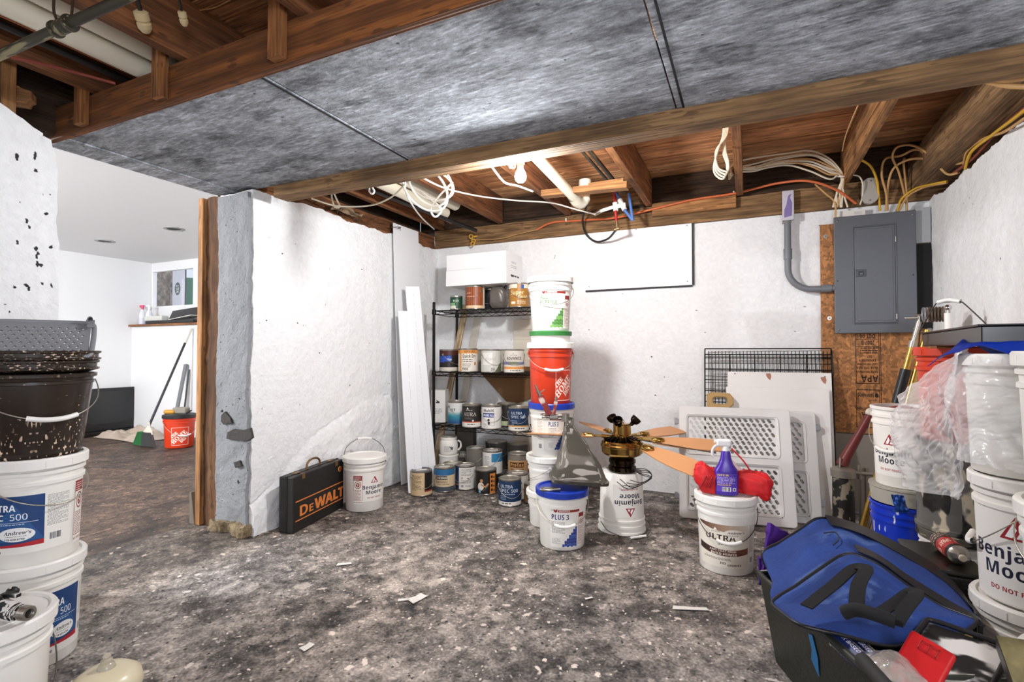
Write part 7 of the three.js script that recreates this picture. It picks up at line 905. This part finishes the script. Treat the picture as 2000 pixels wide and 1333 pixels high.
  const lv = thing('pry_bar', 'spattered grey straightedge standing behind the red orange bucket', 'tool', [0, 0, 0]); const l0 = onZ(345, 800, -4.1), l1 = onZ(363, 712, -4.33); l0.y = 0.01; M('bar', SQ([l0.x - 0.1, 0.01, -4.1], l1, 0.055, 0.02), mat(0x77787a, 0.5), lv); const l2 = onZ(369, 722, -4.34); M('rod', ROD([l2.x, 0.01, -4.25], l2, 0.01, 10), mat(0x3a3a3c, 0.4), lv);
  // dark screen against the side wall
  const t1 = thing('flat_screen', 'large black flat screen leaning low against the side wall of the far room', 'screen', [-7.97, 0, -3.55], 0); M('frame', [RBB(0, 0.05, 0.05, 0.62, -0.95, 0.8, 0.008)], mat(0x141414, 0.35), t1); M('screen', RBB(0.05, 0.054, 0.14, 0.585, -0.9, 0.75, 0.002), mat(0x1f1f20, 0.25), t1); M('foot', RBB(0.0, 0.12, 0, 0.05, -0.9, 0.75, 0.006), mat(0x111111, 0.4), t1);
  // crumpled dust sheet
  const dq = onY(240, 858), ds = thing('dust_sheet', 'crumpled beige plastic dust sheet on the floor behind the broom', 'dust sheet', [dq.x, 0, dq.z - 0.1], 0); M('sheet', grid(60, 34, (u, v) => { const e = Math.min(u, 1 - u, v, 1 - v); const r = (n3(u * 5, v * 4) - 0.5) * 0.12; return V((0.5 - u) * 0.95 + r, 0.003 + sst(0, 0.2, e) * (0.02 + 0.24 * fbm(u * 7, v * 5, 0, 4) * fbm(u * 2 + 5, v * 2, 0, 2)), (v - 0.5) * 0.45 + r); }), mat(0xb8a898, 0.45), ds);
  for (const [px, py, lab] of [[252, 768, 'white socket plate low on the ledge wall by the screen']]) { const q = onZ(px, py, -4.355); const s = thing('wall_socket', lab, 'wall socket', [q.x, q.y, -4.356]); M('plate', RB(0.075, 0.12, 0.008, 0.003, 0, 0, 0.004), mat(0xe8e8e8, 0.4), s); for (const k of [-0.025, 0.025]) M('outlet', RB(0.036, 0.032, 0.006, 0.003, 0, k, 0.007), mat(0xcfcfcf, 0.4), s); }
  // outside the window
  struct('ground_outside', BB(-12, -5.5, 0.9, 1.0, -9, -4.75), mat(0xcfcabc, 0.9)); const W = (px, py, z) => onZ(px, py, z); const zo = -5.15;
  const stone = mat(0xffffff, 0.9, { map: tex(128, 256, (u, v, c) => { const k = fbm(u * 14, v * 28, 0, 3); c[0] = 0.3 + 0.75 * (k - 0.2); c[1] = 0.26 + 0.7 * (k - 0.22); c[2] = 0.22 + 0.65 * (k - 0.22); }) });
  const o1 = W(296, 520, zo), o2 = W(314, 605, zo); one('stone_pier', 'brown rubble pier outside the small window', 'pier', rough(o1.x - 0.4, o2.x, 0.98, o1.y + 0.3, zo - 0.3, zo, 0.03, 0.03), stone);
  const dkr = mat(0x3b3b40, 0.9); one('stone_heap', 'dark stacked stones beside the pier outside the window', 'stones', [...[[322, 545, 0.25], [330, 570, 0.3], [322, 592, 0.32], [333, 530, 0.22]].map(([x, y, s]) => { const q = W(x, y, zo - 0.25), g = new THREE.IcosahedronGeometry(s, 1); g.scale(0.8, 1, 0.5); return g.translate(q.x, q.y, q.z); })], dkr);
  const s0 = W(337, 534, zo - 0.1), s1 = W(357, 600, zo - 0.1); const sb = thing('sign_board', 'white board with a green oval emblem outside the window', 'sign board', [0, 0, 0]); M('board', RBB(s0.x, s1.x, 1.0, s0.y + 0.05, zo - 0.13, zo - 0.1, 0.004), mat(0xe9e2e6, 0.6), sb); M('emblem', grid(1, 1, (u, v) => V(s0.x + (s1.x - s0.x) * (0.2 + 0.6 * u), (s0.y + s1.y) / 2 - 0.09 + 0.22 * v, zo - 0.099)), mat(0xffffff, 0.6, { map: cvs(96, 160, (c, w, h) => { c.fillStyle = '#e9e2e6'; c.fillRect(0, 0, w, h); c.fillStyle = '#24402c'; c.beginPath(); c.ellipse(48, 80, 42, 76, 0, 0, 7); c.fill(); c.save(); c.translate(68, 134); c.rotate(-Math.PI / 2); txt(c, 'XGT', 0, 0, 56, '#f0f0ea', 'bold', 0.95); c.restore(); }) }), sb);
  const ed = W(357, 560, zo - 0.12); one('dark_post', 'thin dark post beside the white board outside the window', 'post', RBB(ed.x, ed.x + 0.03, 1.0, ed.y + 0.5, zo - 0.16, zo - 0.13, 0.004), dkr);
  const g0 = W(366, 565, zo - 0.5); one('green_drum', 'green barrel standing out in the daylight beyond the window', 'barrel', LA([[0, 1.0 - g0.y], [0.2, 1.0 - g0.y], [0.21, 0.0], [0.19, 0.12], [0.2, 0.16], [0, 0.17]], 28).translate(g0.x + 0.14, g0.y, g0.z), mat(0x12805e, 0.5));
}
// ---------- lamps ----------
{
  const lamp = (p, I, r = 0xf9fbff) => { const l = new THREE.PointLight(r, I, 0, 2); l.position.set(...p); l.castShadow = true; l.shadow.radius = 3; l.shadow.mapSize.set(1024, 1024); scene.add(l); return l; };
  const glow = mat(0xffffff, 0.4, { emissive: 0xffeed2, emissiveIntensity: 14 }), porcelain = mat(0xf0ead8, 0.35), brass = mat(0xb8924a, 0.3, { metalness: 1 });
  const bulbG = LA([[0, -0.052], [0.016, -0.049], [0.027, -0.038], [0.031, -0.022], [0.029, -0.006], [0.02, 0.014], [0.0145, 0.026], [0.0145, 0.034]], 24, 3);
  const put = (name, label, p, I) => {
    const t = thing(name, label, 'light bulb', p);
    M('bulb', bulbG.clone(), glow, t); M('screw_base', LA([[0.0135, 0.032], [0.0142, 0.036], [0.013, 0.039], [0.0142, 0.043], [0.013, 0.047], [0.0135, 0.052]], 20), brass, t);
    M('socket', LA([[0.018, 0.042], [0.02, 0.046], [0.02, 0.075], [0.012, 0.09], [0, 0.092]], 24), porcelain, t);
    lamp([p[0], p[1] - 0.02, p[2]], I);
    return t;
  };
  const t = put('hanging_bulb', 'glowing bare light bulb in a white socket under the wooden beam', BULB_AT, BULB_POWER);
  M('mounting_bracket', [RB(0.05, 0.012, 0.13, 0.003, 0, 0.096, 0.045), RB(0.05, 0.06, 0.01, 0.003, 0, 0.12, 0.1)], M_.tin, t); M('cord', [TU([[-0.0, 0.09, 0], [-0.02, 0.1, -0.01], [-0.05, 0.05, -0.01], [-0.07, 0.045, -0.02], [-0.06, 0.09, -0.04]], 0.004), TU([[-0.035, 0.095, 0.0], [-0.03, 0.03, 0.01], [-0.055, 0.035, 0.01], [-0.075, 0.09, -0.0]], 0.0035)], porcelain, t);
  {
    const g = thing('fill_lamp', 'unseen fill lamp added behind the viewer, a round white globe on a stand', 'lamp', [0.8, 0, 0.7]);  // unseen globe and stand, added for soft fill from behind the viewer
    M('globe', SP(0.14, 0, 1.6, 0, 28), mat(0xffffff, 0.4, { emissive: 0xfff4e6, emissiveIntensity: 3 }), g);
    M('stand', [ROD([0, 0.02, 0], [0, 1.47, 0], 0.012), LA([[0, 0], [0.14, 0], [0.14, 0.015], [0.02, 0.03], [0, 0.03]], 32)], mat(0x222222, 0.5), g);
    const l = lamp([0.8, 1.6, 0.7], BACK_FILL_POWER, 0xe9f1ff); l.shadow.radius = 14;
  }
  put('hanging_bulb', 'unseen bulb added to light the white room beyond the doorway', [-5.3, 2.3, -0.2], ROOM_FILL_POWER);  // added out of sight to light the far room
}
renderer.render(scene, camera);
